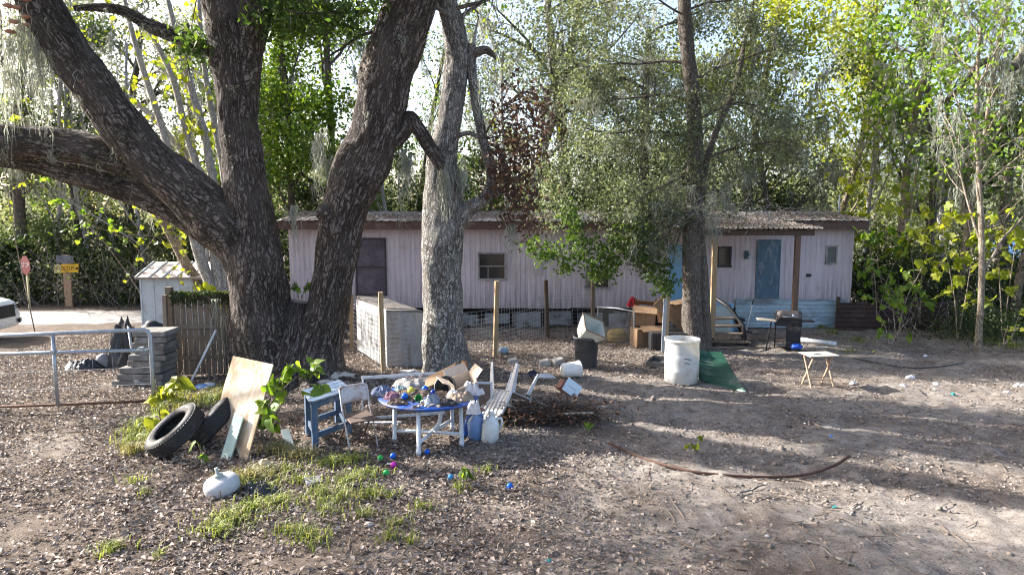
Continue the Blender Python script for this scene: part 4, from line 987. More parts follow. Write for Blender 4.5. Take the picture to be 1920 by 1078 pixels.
sapling('yellow_sapling', 'pale yellow leaf spray against the oak above the picket fence', 'sapling', G(425, 690), [stem_px([(440, 690), (425, 620), (425, 580), (412, 572)], YV), stem_px([(425, 580), (395, 552), (380, 540)], YV)], 12, 0.32, HL_Y, 3, spread=0.10)
g = G(300, 800); YV = g.y
sapling('yellow_sapling', 'yellow-leaved sprout growing behind the front tyre', 'sapling', g, [stem_px([(300, 810), (300, 785), (298, 765)], YV)], 10, 0.27, HL_Y, 4, spread=0.10)
g = G(380, 875); YV = g.y
sapling('small_sprout', 'thin sprout with a few pale leaves in front of the tyres', 'sprout', g, [stem_px([(380, 878), (378, 850), (372, 832)], YV), stem_px([(380, 878), (384, 850), (382, 835)], YV)], 8, 0.11, HL_V, 5, spread=0.03)
# scrub of broad leaves beyond the end of the home
RS = [('broad-leaved sapling covering the right end of the home', 1645, 20.6, [(1645, 600), (1640, 520), (1632, 460), (1650, 430)], [(1645, 600), (1665, 520), (1690, 470), (1700, 440)], 60, 0.27, HL_G),
      ('broad-leaved sapling in front of the brown sheet fence', 1675, 18.6, [(1680, 640), (1672, 570), (1650, 520), (1645, 480)], [(1680, 640), (1700, 560), (1720, 520), (1730, 500)], 50, 0.25, HL_G),
      ('large sunlit sapling left of the tan trunk at right', 1790, 18.4, [(1795, 640), (1790, 560), (1775, 480), (1770, 430), (1790, 400)], [(1795, 640), (1812, 550), (1822, 470), (1815, 410)], 75, 0.26, HL_Y),
      ('sunlit sapling right of the tan trunk near the edge', 1880, 18.8, [(1880, 640), (1875, 540), (1868, 450), (1860, 410)], [(1880, 640), (1895, 520), (1905, 450), (1900, 420)], 60, 0.26, HL_Y),
      ('yellow-green sapling hanging over the right roof corner', 1620, 22.0, [(1640, 600), (1630, 470), (1605, 370), (1580, 320)], [(1640, 600), (1660, 450), (1665, 380), (1640, 330)], 60, 0.28, HL_Y),
      ('pale-leaved sapling low behind the pale straight tree', 1725, 20.4, [(1725, 610), (1728, 520), (1745, 450), (1740, 410)], [(1725, 610), (1712, 500), (1700, 430), (1690, 390)], 50, 0.27, HL_Y),
      ('small leafy sprout at the foot of the right brush', 1665, 17.0, [(1668, 650), (1662, 620), (1655, 600)], [(1668, 650), (1690, 615), (1715, 590)], 16, 0.2, HL_G),
      ('single yellow-leaved sprout low at the right edge', 1885, 16.6, [(1880, 650), (1885, 625), (1890, 610)], [(1880, 650), (1900, 625), (1905, 615)], 10, 0.22, HL_Y)]
for k, (lab, px, Y, s1, s2, nl, ls, lm) in enumerate(RS):
    sapling('broad_leaf_sapling', lab, 'sapling', gbase(px, Y), [stem_px(s1, Y), stem_px(s2, Y + 0.3)], int(nl * 1.9), ls * 0.8, lm, 20 + k, group='broad-leaved saplings at the right', spread=0.32)
LS = [('yellow-leaved spray hanging above the yellow sign', 200, 20.5, [(330, 560), (260, 470), (215, 440), (180, 425)], 26, 0.24),
      ('yellow-leaved spray above the shed roof', 300, 19.0, [(400, 600), (350, 500), (320, 450), (240, 440)], 34, 0.24),
      ('yellow-leaved spray beyond the low oak limb', 160, 22, [(300, 600), (200, 460), (140, 400), (80, 350)], 30, 0.24),
      ('yellow-green spray at the left edge under the moss', 20, 20, [(60, 600), (20, 400), (10, 250), (40, 190)], 30, 0.22)]
for k, (lab, px, Y, s1, nl, ls) in enumerate(LS):
    b_ = gbase(s1[0][0], Y)
    sapling('yellow_sapling', lab, 'sapling', b_, [[b_] + stem_px(s1[1:], Y)], int(nl * 1.9), ls * 0.58, HL_Y if k % 2 else HL_G, 50 + k, spread=0.42)
o = G(585, 560)
sapling('crotch_fern', 'green tuft growing in the fork of the big oak', 'plant', At(560, 556, YO), [stem_px([(560, 560), (556, 540), (550, 525)], YO), stem_px([(565, 560), (572, 540), (578, 522)], YO)], 26, 0.12, HL_G, 60, spread=0.09)

# ------------------------------------------------------------------ leaf litter, twigs, grass
def on_ground(X, Y, lift=0.012):
    return np.array([(x, y, gz(x, y) + lift) for x, y in zip(X, Y)], np.float32)
rng = np.random.default_rng(3)
def sample_view(n, px, py):
    """random ground spots, even over a patch of the yard that the camera can see"""
    pts = []
    a, b = G(960, py[1]).y, G(960, py[0]).y
    return a, b
def litter(n, xr, yr, size, dens, lift, seed):
    rng = np.random.default_rng(seed)
    X = rng.uniform(*xr, n); Y = rng.uniform(*yr, n)
    inside = np.abs(X) < 0.80 * Y + 0.6
    X, Y = X[inside], Y[inside]
    k = np.array([rng.random() < dens(x, y) for x, y in zip(X, Y)]); X, Y = X[k], Y[k]
    P = on_ground(X, Y, 0.0); P[:, 2] += rng.uniform(0.004, lift, len(P))
    return leaf_cards(P, size * np.clip(rng.gamma(2.6, 0.38, len(P)), 0.3, 1.9), rng, 0.22, 0.55, 0.35)
def d_left(x, y):
    c = noise.noise(Vector((x * 0.8, y * 0.8, 2.0)))
    e = sstep(2.8, -1.8, x + 0.25 * (y - 9)) if y < 14 else sstep(8, 2, x) * 0.8
    c2 = noise.noise(Vector((x * 2.4, y * 2.4, 8.0)))
    return max(0.0, min(1.0, e * (0.74 + 0.8 * c + 0.5 * c2)))
Va, Fa = litter(360000, (-13, 6), (5.0, 20.5), 0.044, d_left, 0.045, 1)
o = obj('leaf_litter', np_mesh('leaf_litter', Va, Fa, L_LITTER), kind='stuff'); tag(o, 'carpet of dry brown fallen leaves over the left of the yard', 'leaf litter')
def d_right(x, y):
    c = noise.noise(Vector((x * 0.7, y * 0.9, 9.0))) + 0.5 * noise.noise(Vector((x * 2.2, y * 2.2, 4.0)))
    return max(0.05, min(1.0, 0.40 + 0.9 * c)) * sstep(-3, 0, x) * (0.35 + 0.65 * sstep(6.5, 9.5, y + 0.25 * noise.noise(Vector((x, y, 0)))))
Va, Fa = litter(220000, (-3, 15), (5.0, 20.5), 0.034, d_right, 0.03, 2)
o = obj('leaf_litter', np_mesh('leaf_litter', Va, Fa, L_LITTER), kind='stuff'); tag(o, 'sparse leaf scraps scattered on the sandy right side', 'leaf litter')
# clods and small pebbles on the sand
n = 5000; X = rng.uniform(-2, 10, n); Y = rng.uniform(5, 14, n); P = on_ground(X, Y, 0.0)
r = rng.gamma(1.6, 0.007, n) + 0.004
oc = np.array([(1, 0, 0), (0, 1, 0), (-1, 0, 0), (0, -1, 0), (0, 0, 0.8), (0, 0, -0.8)], np.float32)
V = (P[:, None, :] + oc[None] * r[:, None, None] * rng.uniform(0.6, 1.4, (n, 6, 1))).reshape(-1, 3)
fc = np.array([(0, 1, 4), (1, 2, 4), (2, 3, 4), (3, 0, 4), (1, 0, 5), (2, 1, 5), (3, 2, 5), (0, 3, 5)])
F = (fc[None] + (np.arange(n) * 6)[:, None, None]).reshape(-1, 3)
o = obj('soil_clods', np_mesh('soil_clods', V, F, M('soil_clod', (0.25, 0.21, 0.175), (0.10, 0.08, 0.065), 0.95, 30)), kind='stuff'); tag(o, 'small soil clods and grit on the bare sand', 'soil')
# twigs
mb = MB(); rd = random.Random(15)
for _ in range(800):
    y = rd.uniform(5.3, 17); x = rd.uniform(-0.75, 0.75) * y; L = rd.uniform(0.08, 0.5); a = rd.uniform(0, PI)
    pts = []
    for f in (-0.5, -0.15, 0.2, 0.5):
        qx_, qy_ = x + math.cos(a) * L * f + rd.gauss(0, 0.012), y + math.sin(a) * L * f + rd.gauss(0, 0.012); pts.append((qx_, qy_, gz(qx_, qy_) + 0.02))
    mb.tube(pts, [0.005, 0.006, 0.005, 0.003], 4, False)
o = mb.build('twigs', M('twig_wood', (0.26, 0.20, 0.15), (0.11, 0.08, 0.06), 0.9, 20), kind='stuff'); tag(o, 'thin dry twigs scattered over the yard', 'twigs')
GD = 0.46
def grass(label, spots, mat, seed, hmin=0.05, hmax=0.18, name='grass'):
    rng = np.random.default_rng(seed); Vs = []; n_ = 0; Fs = []
    for (px, py, r, nb) in spots:
        nb = int(nb * (GD if mat is L_GRASS else 1.3)); g = G(px, py); a = rng.uniform(0, 2 * PI, nb); rr = np.abs(rng.normal(size=nb)) * r * 0.55
        for k in range(nb):
            x, y = g.x + math.cos(a[k]) * rr[k] * 1.3, g.y + math.sin(a[k]) * rr[k]; z = gz(x, y)
            h = rng.uniform(hmin, hmax); th = rng.uniform(0, 2 * PI); ln = h * rng.uniform(0.4, 1.1); wv = 0.0045 + 0.003 * rng.random()
            d = np.array((math.cos(th), math.sin(th), 0)); s = np.array((-math.sin(th), math.cos(th), 0)) * wv; b = np.array((x, y, z - 0.01))
            m1 = b + d * ln * 0.3 + np.array((0, 0, h * 0.7)); t1 = b + d * ln + np.array((0, 0, h * 0.8))
            Vs += [b - s, b + s, m1 + s * 0.8, m1 - s * 0.8, t1]; i = n_ * 5; Fs += [(i, i + 1, i + 2), (i, i + 2, i + 3), (i + 3, i + 2, i + 4)]; n_ += 1
    o = obj(name, np_mesh(name, np.array(Vs), np.array(Fs), mat), kind='stuff'); tag(o, label, 'grass')
grass('bright green grass tufts in front of the folding chair', [(620, 870, 0.25, 520), (660, 865, 0.22, 380), (650, 905, 0.3, 420), (600, 930, 0.3, 420), (690, 890, 0.2, 260), (560, 905, 0.25, 300), (690, 930, 0.3, 300), (640, 935, 0.3, 300)], L_GRASS, 1)
grass('ragged grass patch running below the round white jug', [(430, 975, 0.25, 560), (410, 1000, 0.25, 420), (470, 955, 0.25, 380), (520, 945, 0.25, 380), (460, 910, 0.2, 260), (480, 890, 0.2, 240), (540, 885, 0.2, 240), (500, 920, 0.2, 220), (580, 1010, 0.25, 380), (540, 1000, 0.2, 220), (610, 960, 0.2, 220)], L_GRASS, 2)
grass('scattered small grass tufts near the bottom of the yard', [(210, 1035, 0.16, 260), (300, 1045, 0.08, 60), (680, 970, 0.14, 160), (790, 955, 0.14, 170), (740, 985, 0.16, 150), (730, 1010, 0.14, 120), (770, 1020, 0.12, 80), (860, 920, 0.10, 110), (910, 885, 0.12, 90), (735, 930, 0.12, 80), (250, 905, 0.15, 90), (270, 930, 0.12, 70)], L_GRASS, 3)
grass('sunlit yellow-green grass around the tyres', [(270, 800, 0.2, 320), (250, 835, 0.22, 360), (260, 815, 0.25, 300), (300, 775, 0.2, 200), (390, 755, 0.25, 420), (410, 740, 0.25, 380), (360, 765, 0.2, 260), (340, 745, 0.2, 160), (430, 730, 0.2, 200)], L_GRASS, 4, 0.1, 0.26)
grass('dry straw-coloured grass behind the plywood board', [(380, 750, 0.25, 260), (420, 745, 0.2, 240), (350, 770, 0.2, 160), (470, 900, 0.3, 220), (560, 860, 0.25, 220), (520, 850, 0.2, 160), (250, 850, 0.2, 140), (960, 790, 0.2, 90)], L_STRAW, 5, 0.1, 0.24)
grass('weedy green ground along the right fence line', [(1850, 640, 0.5, 500), (1900, 650, 0.5, 500), (1790, 625, 0.5, 350), (1610, 640, 0.4, 280), (1560, 625, 0.4, 320), (1540, 615, 0.3, 260), (1440, 612, 0.25, 220), (1590, 660, 0.4, 160), (1700, 620, 0.5, 250)], L_GRASS, 6, 0.06, 0.2)
for k, (px, py, lab) in enumerate(((865, 915, 'small leafy weed beside the light blue ball'), (1305, 850, 'lone pale green weed near the rusty pipe'), (1100, 815, 'tiny weed by the dead brush pile'))):
    g = G(px, py); sapling('weed', lab, 'weed', g, [[g, g + Vector((0.02, 0, 0.1)), g + Vector((0.05, 0.02, 0.2))], [g, g + Vector((-0.03, 0, 0.1)), g + Vector((-0.08, 0, 0.17))]], 14, 0.085, HL_V if k != 1 else HL_Y, 70 + k, spread=0.04)
# dead brush pile
g = G(1035, 785); rd = random.Random(33)
bp = thing('brush_pile', 'grey heap of dead branches beside the upturned plastic chair', 'brush pile', g)
def twiggy(n, L0, L1, r0, mat, name, seed):
    rd = random.Random(seed); mb = MB()
    for _ in range(n):
        a = rd.gauss(0, 0.5) + (PI if rd.random() < 0.5 else 0); L = rd.uniform(L0, L1)
        c = Vector((rd.gauss(0, 0.32), rd.gauss(0, 0.16), abs(rd.gauss(0.1, 0.09))))
        d = Vector((math.cos(a), math.sin(a) * 0.6, rd.gauss(-0.05, 0.16))) * L
        mb.tube([c - d * 0.5, c + Vector((0, 0, rd.gauss(0.03, 0.03))), c + d * 0.5], [r0, r0 * 0.8, r0 * 0.3], 4, False)
    mb.build(name, mat, bp, kind='stuff')
twiggy(240, 0.3, 1.0, 0.006, BARK_MID, 'twigs', 1); twiggy(14, 0.8, 1.3, 0.02, BARK_PALE, 'sticks', 2)
P = rng.normal(size=(1500, 3)) * np.array((0.42, 0.2, 0.07)) + np.array((0, 0, 0.12)); P[:, 2] = np.abs(P[:, 2])
V, F = leaf_cards(P, 0.08, rng, 0.8); obj('dead_leaves', np_mesh('dead_leaves', V, F, L_DEAD), bp, kind='stuff')
for (a, b) in (((925, 790), (970, 778)), ((930, 795), (965, 790))):
    p, q = G(*a), G(*b); MB().tube([p + Vector((0, 0, 0.05)) - g, p.lerp(q, 0.5) + Vector((0, 0, 0.09)) - g, q + Vector((0, 0, 0.1)) - g], [0.012, 0.02, 0.022], 7).build('branch', BARK_PALE, bp, smooth=True)

# ------------------------------------------------------------------ more shape helpers
def Pz(px, py, z):
    d = ray(px, py); t = (z - CAM_Z) / d.z
    return Vector((d.x * t, d.y * t, z))
def crumple(name, label, cat, loc, size, mat, seed, amp=0.35, freq=2.2, res=22, group=None, rz=0.0, fold=True):
    def fn(u, v):
        th, ph = u * 2 * PI, v * PI
        d = Vector((math.sin(ph) * math.cos(th), math.sin(ph) * math.sin(th), math.cos(ph)))
        q = d * freq + Vector((seed * 3.7, seed * 1.3, 0)); k = noise.noise(q); k2 = noise.noise(q * 2.3)
        k3 = abs(noise.noise(q * 4.1)); r = 1 + amp * 0.75 * k + amp * 0.30 * (abs(k2) * 2 - 0.5) + amp * 0.22 * (k3 * 2 - 0.4)
        return Vector((d.x * r * size[0] / 2, d.y * r * size[1] / 2, max(0.0, (d.z * r + 0.75) * size[2] / 1.75)))
    o = MB().grid(fn, res, res // 2).build(name, mat, loc=loc, rot=(0, 0, rz), smooth=True)
    return tag(o, label, cat, group)
def cloth(name, label, cat, loc, size, mat, seed, amp=0.5, freq=3.0, res=26, group=None):
    """a crumpled piece of cloth or film: irregular outline, sharp folds"""
    def fn(u, v):
        th = u * 2 * PI; e = 1 + 0.28 * noise.noise(Vector((math.cos(th) * 1.6, math.sin(th) * 1.6, seed))) + 0.10 * noise.noise(Vector((math.cos(th) * 5, math.sin(th) * 5, seed)))
        x, y = math.cos(th) * v * e, math.sin(th) * v * e
        q = Vector((x * freq * 0.6 + seed * 5.1, y * freq * 0.6, seed)); rg = 1 - 2 * abs(noise.noise(q)); r2 = 1 - 2 * abs(noise.noise(q * 2.1))
        z = (1 - v ** 3.4) * (0.38 + 0.34 * rg + 0.24 * r2 + 0.35 * noise.noise(q * 0.6))
        wx, wy = 0.12 * noise.noise(q * 1.7 + Vector((9, 0, 0))), 0.12 * noise.noise(q * 1.7 + Vector((0, 9, 0)))
        return Vector(((x + wx) * size[0] / 2, (y + wy) * size[1] / 2, max(0.002, z * size[2])))
    o = MB().grid(fn, res * 2, res // 2).build(name, mat, loc=loc, solid=0.006)
    return tag(o, label, cat, group)
def sheet(name, label, cat, corners, mat, thick=0.015, nu=12, nv=12, ribs=0, rib_h=0.015, bend=0.0, wob=0.0, seed=0, along='u', thing_=True, parent=None):
    """four world corners a(0,0) b(1,0) c(1,1) d(0,1)"""
    a, b, c, d = [Vector(p) for p in corners]; o0 = (a + b + c + d) / 4
    nrm = (b - a).cross(d - a).normalized()
    def fn(u, v):
        p = (a.lerp(b, u)).lerp(d.lerp(c, u), v) - o0
        h = bend * math.sin(PI * v) + wob * noise.noise(Vector((u * 2.5 + seed, v * 2.5, seed)))
        if ribs:
            w_ = u if along == 'u' else v; h += rib_h * (1.0 if (w_ * ribs) % 1.0 > 0.72 else 0.0)
        return p + nrm * h
    o = MB().grid(fn, nu, nv).build(name, mat, parent, solid=thick, loc=o0)
    return tag(o, label, cat) if thing_ else o
def text_mesh(txt, size, mat, parent, loc, rot, ext=0.003, sx=1.0):
    c = bpy.data.curves.new('lettering', 'FONT'); c.body = txt; c.size = size; c.align_x = 'CENTER'; c.align_y = 'CENTER'; c.extrude = ext
    t = bpy.data.objects.new('lettering', c); COL.objects.link(t)
    dg = bpy.context.evaluated_depsgraph_get(); me = bpy.data.meshes.new_from_object(t.evaluated_get(dg))
    bpy.data.objects.remove(t); me.materials.clear(); me.materials.append(mat)
    o = obj('lettering', me, parent, loc, rot); o.scale = (sx, 1, 1); return o
def ball(label, loc, r, mat, group=None, name='ball'):
    t = tag(MB().lathe([(0.0005, -r)] + [(r * math.cos(a), r * math.sin(a)) for a in [R(-80 + 160 * k / 14) for k in range(15)]] + [(0.0005, r)], 20, (0, 0, r)).build(name, mat, loc=loc, smooth=True), label, 'ball', group)
    return t

# ------------------------------------------------------------------ porch in front of the home
Yp = 18.6
pz0 = gz(At(1400, 600, Yp).x, Yp)
porch = thing('porch', 'lean-to porch roof on two timber posts at the home right half', 'porch', (0, Yp, pz0))
def PW(px, py, off=0.0):
    p = At(px, py, Yp + off); return Vector((p.x, off, p.z - pz0))
zr = PW(1500, 427)[2]
for k in range(7):
    xa = PW(1275, 420)[0] + k * (PW(1533, 420)[0] - PW(1275, 420)[0]) / 7; wd = (PW(1533, 420)[0] - PW(1275, 420)[0]) / 7 - 0.004
    mb = MB(); pts = []
    for i in range(4): s = wd / 4; pts += [(xa + i * s, 0), (xa + i * s + s * 0.6, 0), (xa + i * s + s * 0.7, 0.03), (xa + i * s + s * 0.9, 0.03)]
    pts.append((xa + wd, 0)); n = len(pts)
    mb.add([(x, -0.45, zr + h - 0.02) for x, h in pts] + [(x, 2.45, zr + 0.13 + h) for x, h in pts], [(i, i + 1, i + 1 + n, i + n) for i in range(n - 1)])
    mb.build('roof_sheet', M('dull_porch_sheet', (0.27, 0.25, 0.235), (0.16, 0.14, 0.125), 0.75, 2.2, (0.10, 0.075, 0.06), 0.6, 1.5), porch, solid=0.008)
xa, xb = PW(1285, 430)[0], PW(1520, 430)[0]
rng = np.random.default_rng(44); n = 2200; X = rng.uniform(xa - 0.1, xb + 0.1, n); T = rng.random(n)
V, F = leaf_cards(np.stack([X, -0.42 + T * 2.8, zr + 0.03 + T * 0.15], 1), 0.08, rng, 0.2); obj('leaf_debris', np_mesh('leaf_debris', V, F, L_LITTER), porch, kind='stuff')
MB().box(((xa + xb) / 2, -0.25, zr - 0.13), (xb - xa, 0.06, 0.15)).build('beam', DARKWOOD, porch, bevel=0.006)
for k in range(5): MB().box((xa + 0.2 + k * (xb - xa - 0.4) / 4, 1.05, zr - 0.02), (0.05, 2.5, 0.1), (R(2.6), 0, 0)).build('rafter', DARKWOOD, porch)
for px, m_ in ((1333, NEWWOOD), (1485, M('brown_porch_post', (0.16, 0.10, 0.07), (0.1, 0.065, 0.05), 0.8, 5, stretch=(5, 5, 0.5), bmp=0.4))):
    x = PW(px, 560)[0]; MB().box((x, -0.2, (zr - 0.1) / 2 - 0.05), (0.135, 0.12, zr - 0.12)).build('post', m_, porch, bevel=0.008)
# porch stairs
stp = G(1375, 632); st = thing('porch_steps', 'weathered wooden steps with a black handrail under the porch', 'steps', (At(1368, 600, 18.4).x, 18.3, gz(6, 18.3)))
for k in range(4): MB().box((0, 0.28 * k, 0.12 + 0.17 * k), (1.05 - 0.06 * k, 0.27, 0.045), (0, R(1.5 - k), 0)).build('tread', WEATHER, st, bevel=0.006)
for sx in (-0.45, 0.45): MB().beam((sx, -0.1, 0.02), (sx, 0.95, 0.62), 0.04, 0.2).build('stringer', DARKWOOD, st)
MB().tube([(0.42, 0.0, 0.12), (0.38, 0.1, 0.55), (0.1, 0.55, 1.0), (-0.25, 0.9, 1.25)], [0.05, 0.05, 0.06, 0.05], 8).build('handrail', BLACK, st, smooth=True)
# entry steps seen between the oak trunks
es = thing('entry_steps', 'shadowed entry steps at the home left end between the oak trunks', 'steps', (At(625, 600, 19.8).x, 19.5, gz(-5.2, 19.5)))
for k in range(3): MB().box((0, 0.3 * k, 0.18 + 0.2 * k), (0.95, 0.28, 0.05)).build('tread', M('pale_tread', (0.3, 0.3, 0.31), rough=0.8), es, bevel=0.006)
for sx in (-0.42, 0.42): MB().beam((sx, -0.12, 0.05), (sx, 0.85, 0.72), 0.04, 0.16).build('stringer', DARKWOOD, es)
# blue panel, bin, broom by the skirting
a = gbase(1358, 19.9)
pn = thing('framed_picture', 'pale blue framed picture leaning beside the porch steps', 'picture', a, rot=(R(-8), 0, R(-4)))
for (c, d) in (((0, 0, 0.03), (0.62, 0.04, 0.06)), ((0, 0, 0.92), (0.62, 0.04, 0.06)), ((-0.28, 0, 0.475), (0.06, 0.038, 0.83)), ((0.28, 0, 0.475), (0.06, 0.038, 0.83))): MB().box(c, d).build('frame_bar', SKYBLUE, pn, bevel=0.004)
MB().box((0, 0.005, 0.475), (0.5, 0.01, 0.83)).build('board', M('pale_blue_board', (0.42, 0.50, 0.52), (0.30, 0.36, 0.30), 0.6, 3), pn)
a = gbase(1385, 20.3); bb = thing('blue_bin', 'small blue bin with black lid at the blue skirting', 'bin', a)
MB().lathe([(0.001, 0.0), (0.13, 0.0), (0.17, 0.42), (0.155, 0.42), (0.12, 0.02)], 16).build('body', M('bin_blue', (0.10, 0.21, 0.36)), bb, smooth=True)
MB().box((0, 0, 0.45), (0.36, 0.34, 0.07)).build('lid', BLACK, bb, bevel=0.01)
a = gbase(1402, 20.6); br = thing('broom', 'long-handled broom leaning on the pale blue skirting', 'broom', a, rot=(R(-9), R(14), 0))
MB().tube([(0, 0, 0.05), (0, 0, 1.02)], 0.016, 8).build('handle', WHITEPAINT, br, smooth=True); MB().box((0, 0, 0.03), (0.34, 0.06, 0.08)).build('head', BLACK, br, bevel=0.01)
MB().tube([(0, 0, 0.88), (0, 0, 1.03)], 0.02, 8).build('grip', BLACK, br, smooth=True)
# brown ribbed sheet fence beyond the home
Yb = 20.9; bz = gz(11, Yb)
bf = thing('brown_sheet_fence', 'low fence of dark brown ribbed metal sheets right of the home', 'fence', (At(1570, 600, Yb).x, Yb, bz))
for k in range(3):
    wd = 1.2; ht = 0.86
    def fn(u, v, k=k): return Vector((k * wd + u * (wd - 0.01), -0.03 * ((v * 6) % 1.0 > 0.7) + 0.03 * k + 0.02 * math.sin(u * 5 + k), v * ht))
    MB().grid(fn, 6, 36).build('sheet', M('brown_sheet', (0.075, 0.045, 0.042), (0.05, 0.032, 0.03), 0.5, 3, (0.12, 0.09, 0.08), 0.3, metal=0.1), bf, solid=0.006)
for k in range(3): MB().box((0.05 + 1.2 * k, 0.1, 0.5), (0.09, 0.09, 1.06)).build('post', DARKWOOD, bf, bevel=0.005)

# ------------------------------------------------------------------ wire fence, its posts and gate
POSTS = [(718, 548, 697, NEWWOOD, 0.10), (930, 527, 668, NEWWOOD, 0.10), (1025, 525, 634, DARKWOOD, 0.10), (1111, 525, 628, WEATHER, 0.10), (1178, 523, 606, DARKWOOD, 0.11), (1211, 510, 603, DARKWOOD, 0.15)]
wf = thing('wire_fence', 'welded wire fence strung on mixed wood posts before the home', 'fence', (0, 15, 0))
FL = Vector((0, 15, 0)); PB = {}
for (px, y0, y1, m_, wd) in POSTS:
    b_ = G(px, y1); top = At(px, y0, b_.y); PB[px] = (b_, top.z)
    MB().box(b_ - FL + Vector((0, 0, (top.z - b_.z) / 2 - 0.05)), (wd, wd, top.z - b_.z + 0.1), (R(random.Random(px).uniform(-2, 2)), R(random.Random(px + 1).uniform(-2, 2)), 0.3)).build('post', m_, wf, bevel=0.008)
b_ = G(661, 655); MB().box(b_ - FL + Vector((0, 0, 0.72)), (0.1, 0.1, 1.5)).build('post', NEWWOOD, wf, bevel=0.008); PB[661] = (b_, b_.z + 1.4)
WIRE = M('fence_wire', (0.36, 0.37, 0.38), (0.25, 0.25, 0.26), 0.5, 8, metal=0.4, bmp=0)
def wire_panel(a, b, h, sx, sz, r, name='wire_mesh', z0=0.04, sag=0.03, parent=None, loc=FL):
    a, b = Vector(a), Vector(b); L = (b - a).length; nxw, nzw = max(2, int(L / sx)), max(2, int(h / sz)); mb = MB(); sd = a.x * 3.1
    def pt(u, v):
        p = a.lerp(b, u); return Vector((p.x, p.y + sag * math.sin(u * 7 + v * 2 + sd), p.z + z0 + v * h - sag * math.sin(PI * u) * (0.5 + v))) - loc
    for i in range(nxw + 1): mb.tube([pt(i / nxw, v / 4) for v in range(5)], r, 3, False)
    for j in range(nzw + 1): mb.tube([pt(u / 10, j / nzw) for u in range(11)], r, 3, False)
    mb.build(name, WIRE, parent or wf, kind='stuff')
for p, q, h in ((661, 718, 1.2), (718, 930, 1.15), (930, 1025, 1.2), (1025, 1111, 1.2)): wire_panel(PB[p][0], PB[q][0], h, 0.15, 0.1, 0.0045)
wire_panel(G(882, 660), G(924, 655), 0.85, 0.045, 0.05, 0.0028, 'mesh_panel')
# chain link gate
a, b = G(1120, 640), G(1188, 650); gt = thing('chain_link_gate', 'rusty chain link gate with steel tube frame beside the boxes', 'gate', a)
d = b - a; d.z = 0
MB().tube([(0, 0, 0.05), (0, 0, 0.98), d * 0.5 + Vector((0, 0, 1.02)), d + Vector((0, 0, 1.0)), d + Vector((0, 0, 0.02))], 0.022, 8).build('frame', GALV, gt, smooth=True)
mb = MB(); n = 12
for k in range(-n, n):
    for s in (1, -1):
        u0, u1 = k / n, k / n + 1.0
        q0, q1 = max(0.0, u0), min(1.0, u1)
        if q1 <= q0: continue
        v0, v1 = (q0 - u0), (q1 - u0)
        if s < 0: v0, v1 = 1 - v0, 1 - v1
        mb.tube([d * q0 + Vector((0, 0, 0.06 + v0 * 0.9)), d * q1 + Vector((0, 0, 0.06 + v1 * 0.9))], 0.0026, 3, False)
mb.build('chain_link', WIRE, gt, kind='stuff')
# steel channel post with timber
a = G(1244, 662); sp_ = thing('steel_post', 'steel channel post backed by timber left of the slim tree', 'post', a)
MB().box((0, 0, 0.68), (0.09, 0.05, 1.42), (0, R(1.5), 0)).build('channel', GALV, sp_, bevel=0.006); MB().box((0.075, 0.05, 0.7), (0.09, 0.09, 1.44), (0, R(1.5), 0)).build('timber', NEWWOOD, sp_, bevel=0.006)

# white tub-like shell behind the fence
a = G(722, 694); tb = thing('white_shell', 'big white weathered fibreglass shell with dark top behind the wire fence', 'shell', (a.x, a.y + 0.25, a.z), rz=R(0))
SHELL = M('aged_white_shell', (0.36, 0.37, 0.385), (0.24, 0.25, 0.26), 0.55, 2.5, (0.19, 0.175, 0.155), 0.55, 1.8, stretch=(2, 2, 0.6))
x1 = At(799, 600, a.y).x - a.x; xbk = At(664, 600, a.y + 2.0).x - a.x; H_ = At(722, 578, a.y).z - a.z
prof = []
for k in range(7): an = R(90 * k / 6); prof.append((x1 - 0.16 + 0.16 * math.sin(an), H_ - 0.1 - 0.16 + 0.16 * math.cos(an)))
front = [(0, 0.0), (0, H_ - 0.08)] + [(x, z) for x, z in prof] + [(x1, 0.0)]
n = len(front)
vs = [(x, 0, z) for x, z in front] + [(x + xbk, 2.0, z) for x, z in front]
MB().add(vs, [tuple(range(n)), tuple(reversed(range(n, 2 * n)))] + [(i, i + n, (i + 1) % n + n, (i + 1) % n) for i in range(n)]).build('body', SHELL, tb, bevel=0.02)
MB().add([(0.02, 0.03, H_ - 0.06), (x1 * 0.75, 0.03, H_ - 0.085), (x1 * 0.75 + xbk, 1.95, H_ - 0.05), (xbk + 0.04, 1.95, H_ - 0.02)], [(0, 1, 2, 3)]).build('top_cover', M('leafy_dark_top', (0.10, 0.09, 0.085), (0.045, 0.04, 0.04), 0.9, 12, (0.2, 0.16, 0.13), 0.4, 8), tb, solid=0.05)
MB().tube([(0, -0.02, H_ - 0.075), (x1 - 0.16, -0.02, H_ - 0.095), (x1 - 0.03, -0.02, H_ - 0.16), (x1, -0.02, H_ - 0.3)], 0.022, 8).build('rim', M('grey_rubber', (0.12, 0.12, 0.125)), tb, smooth=True)

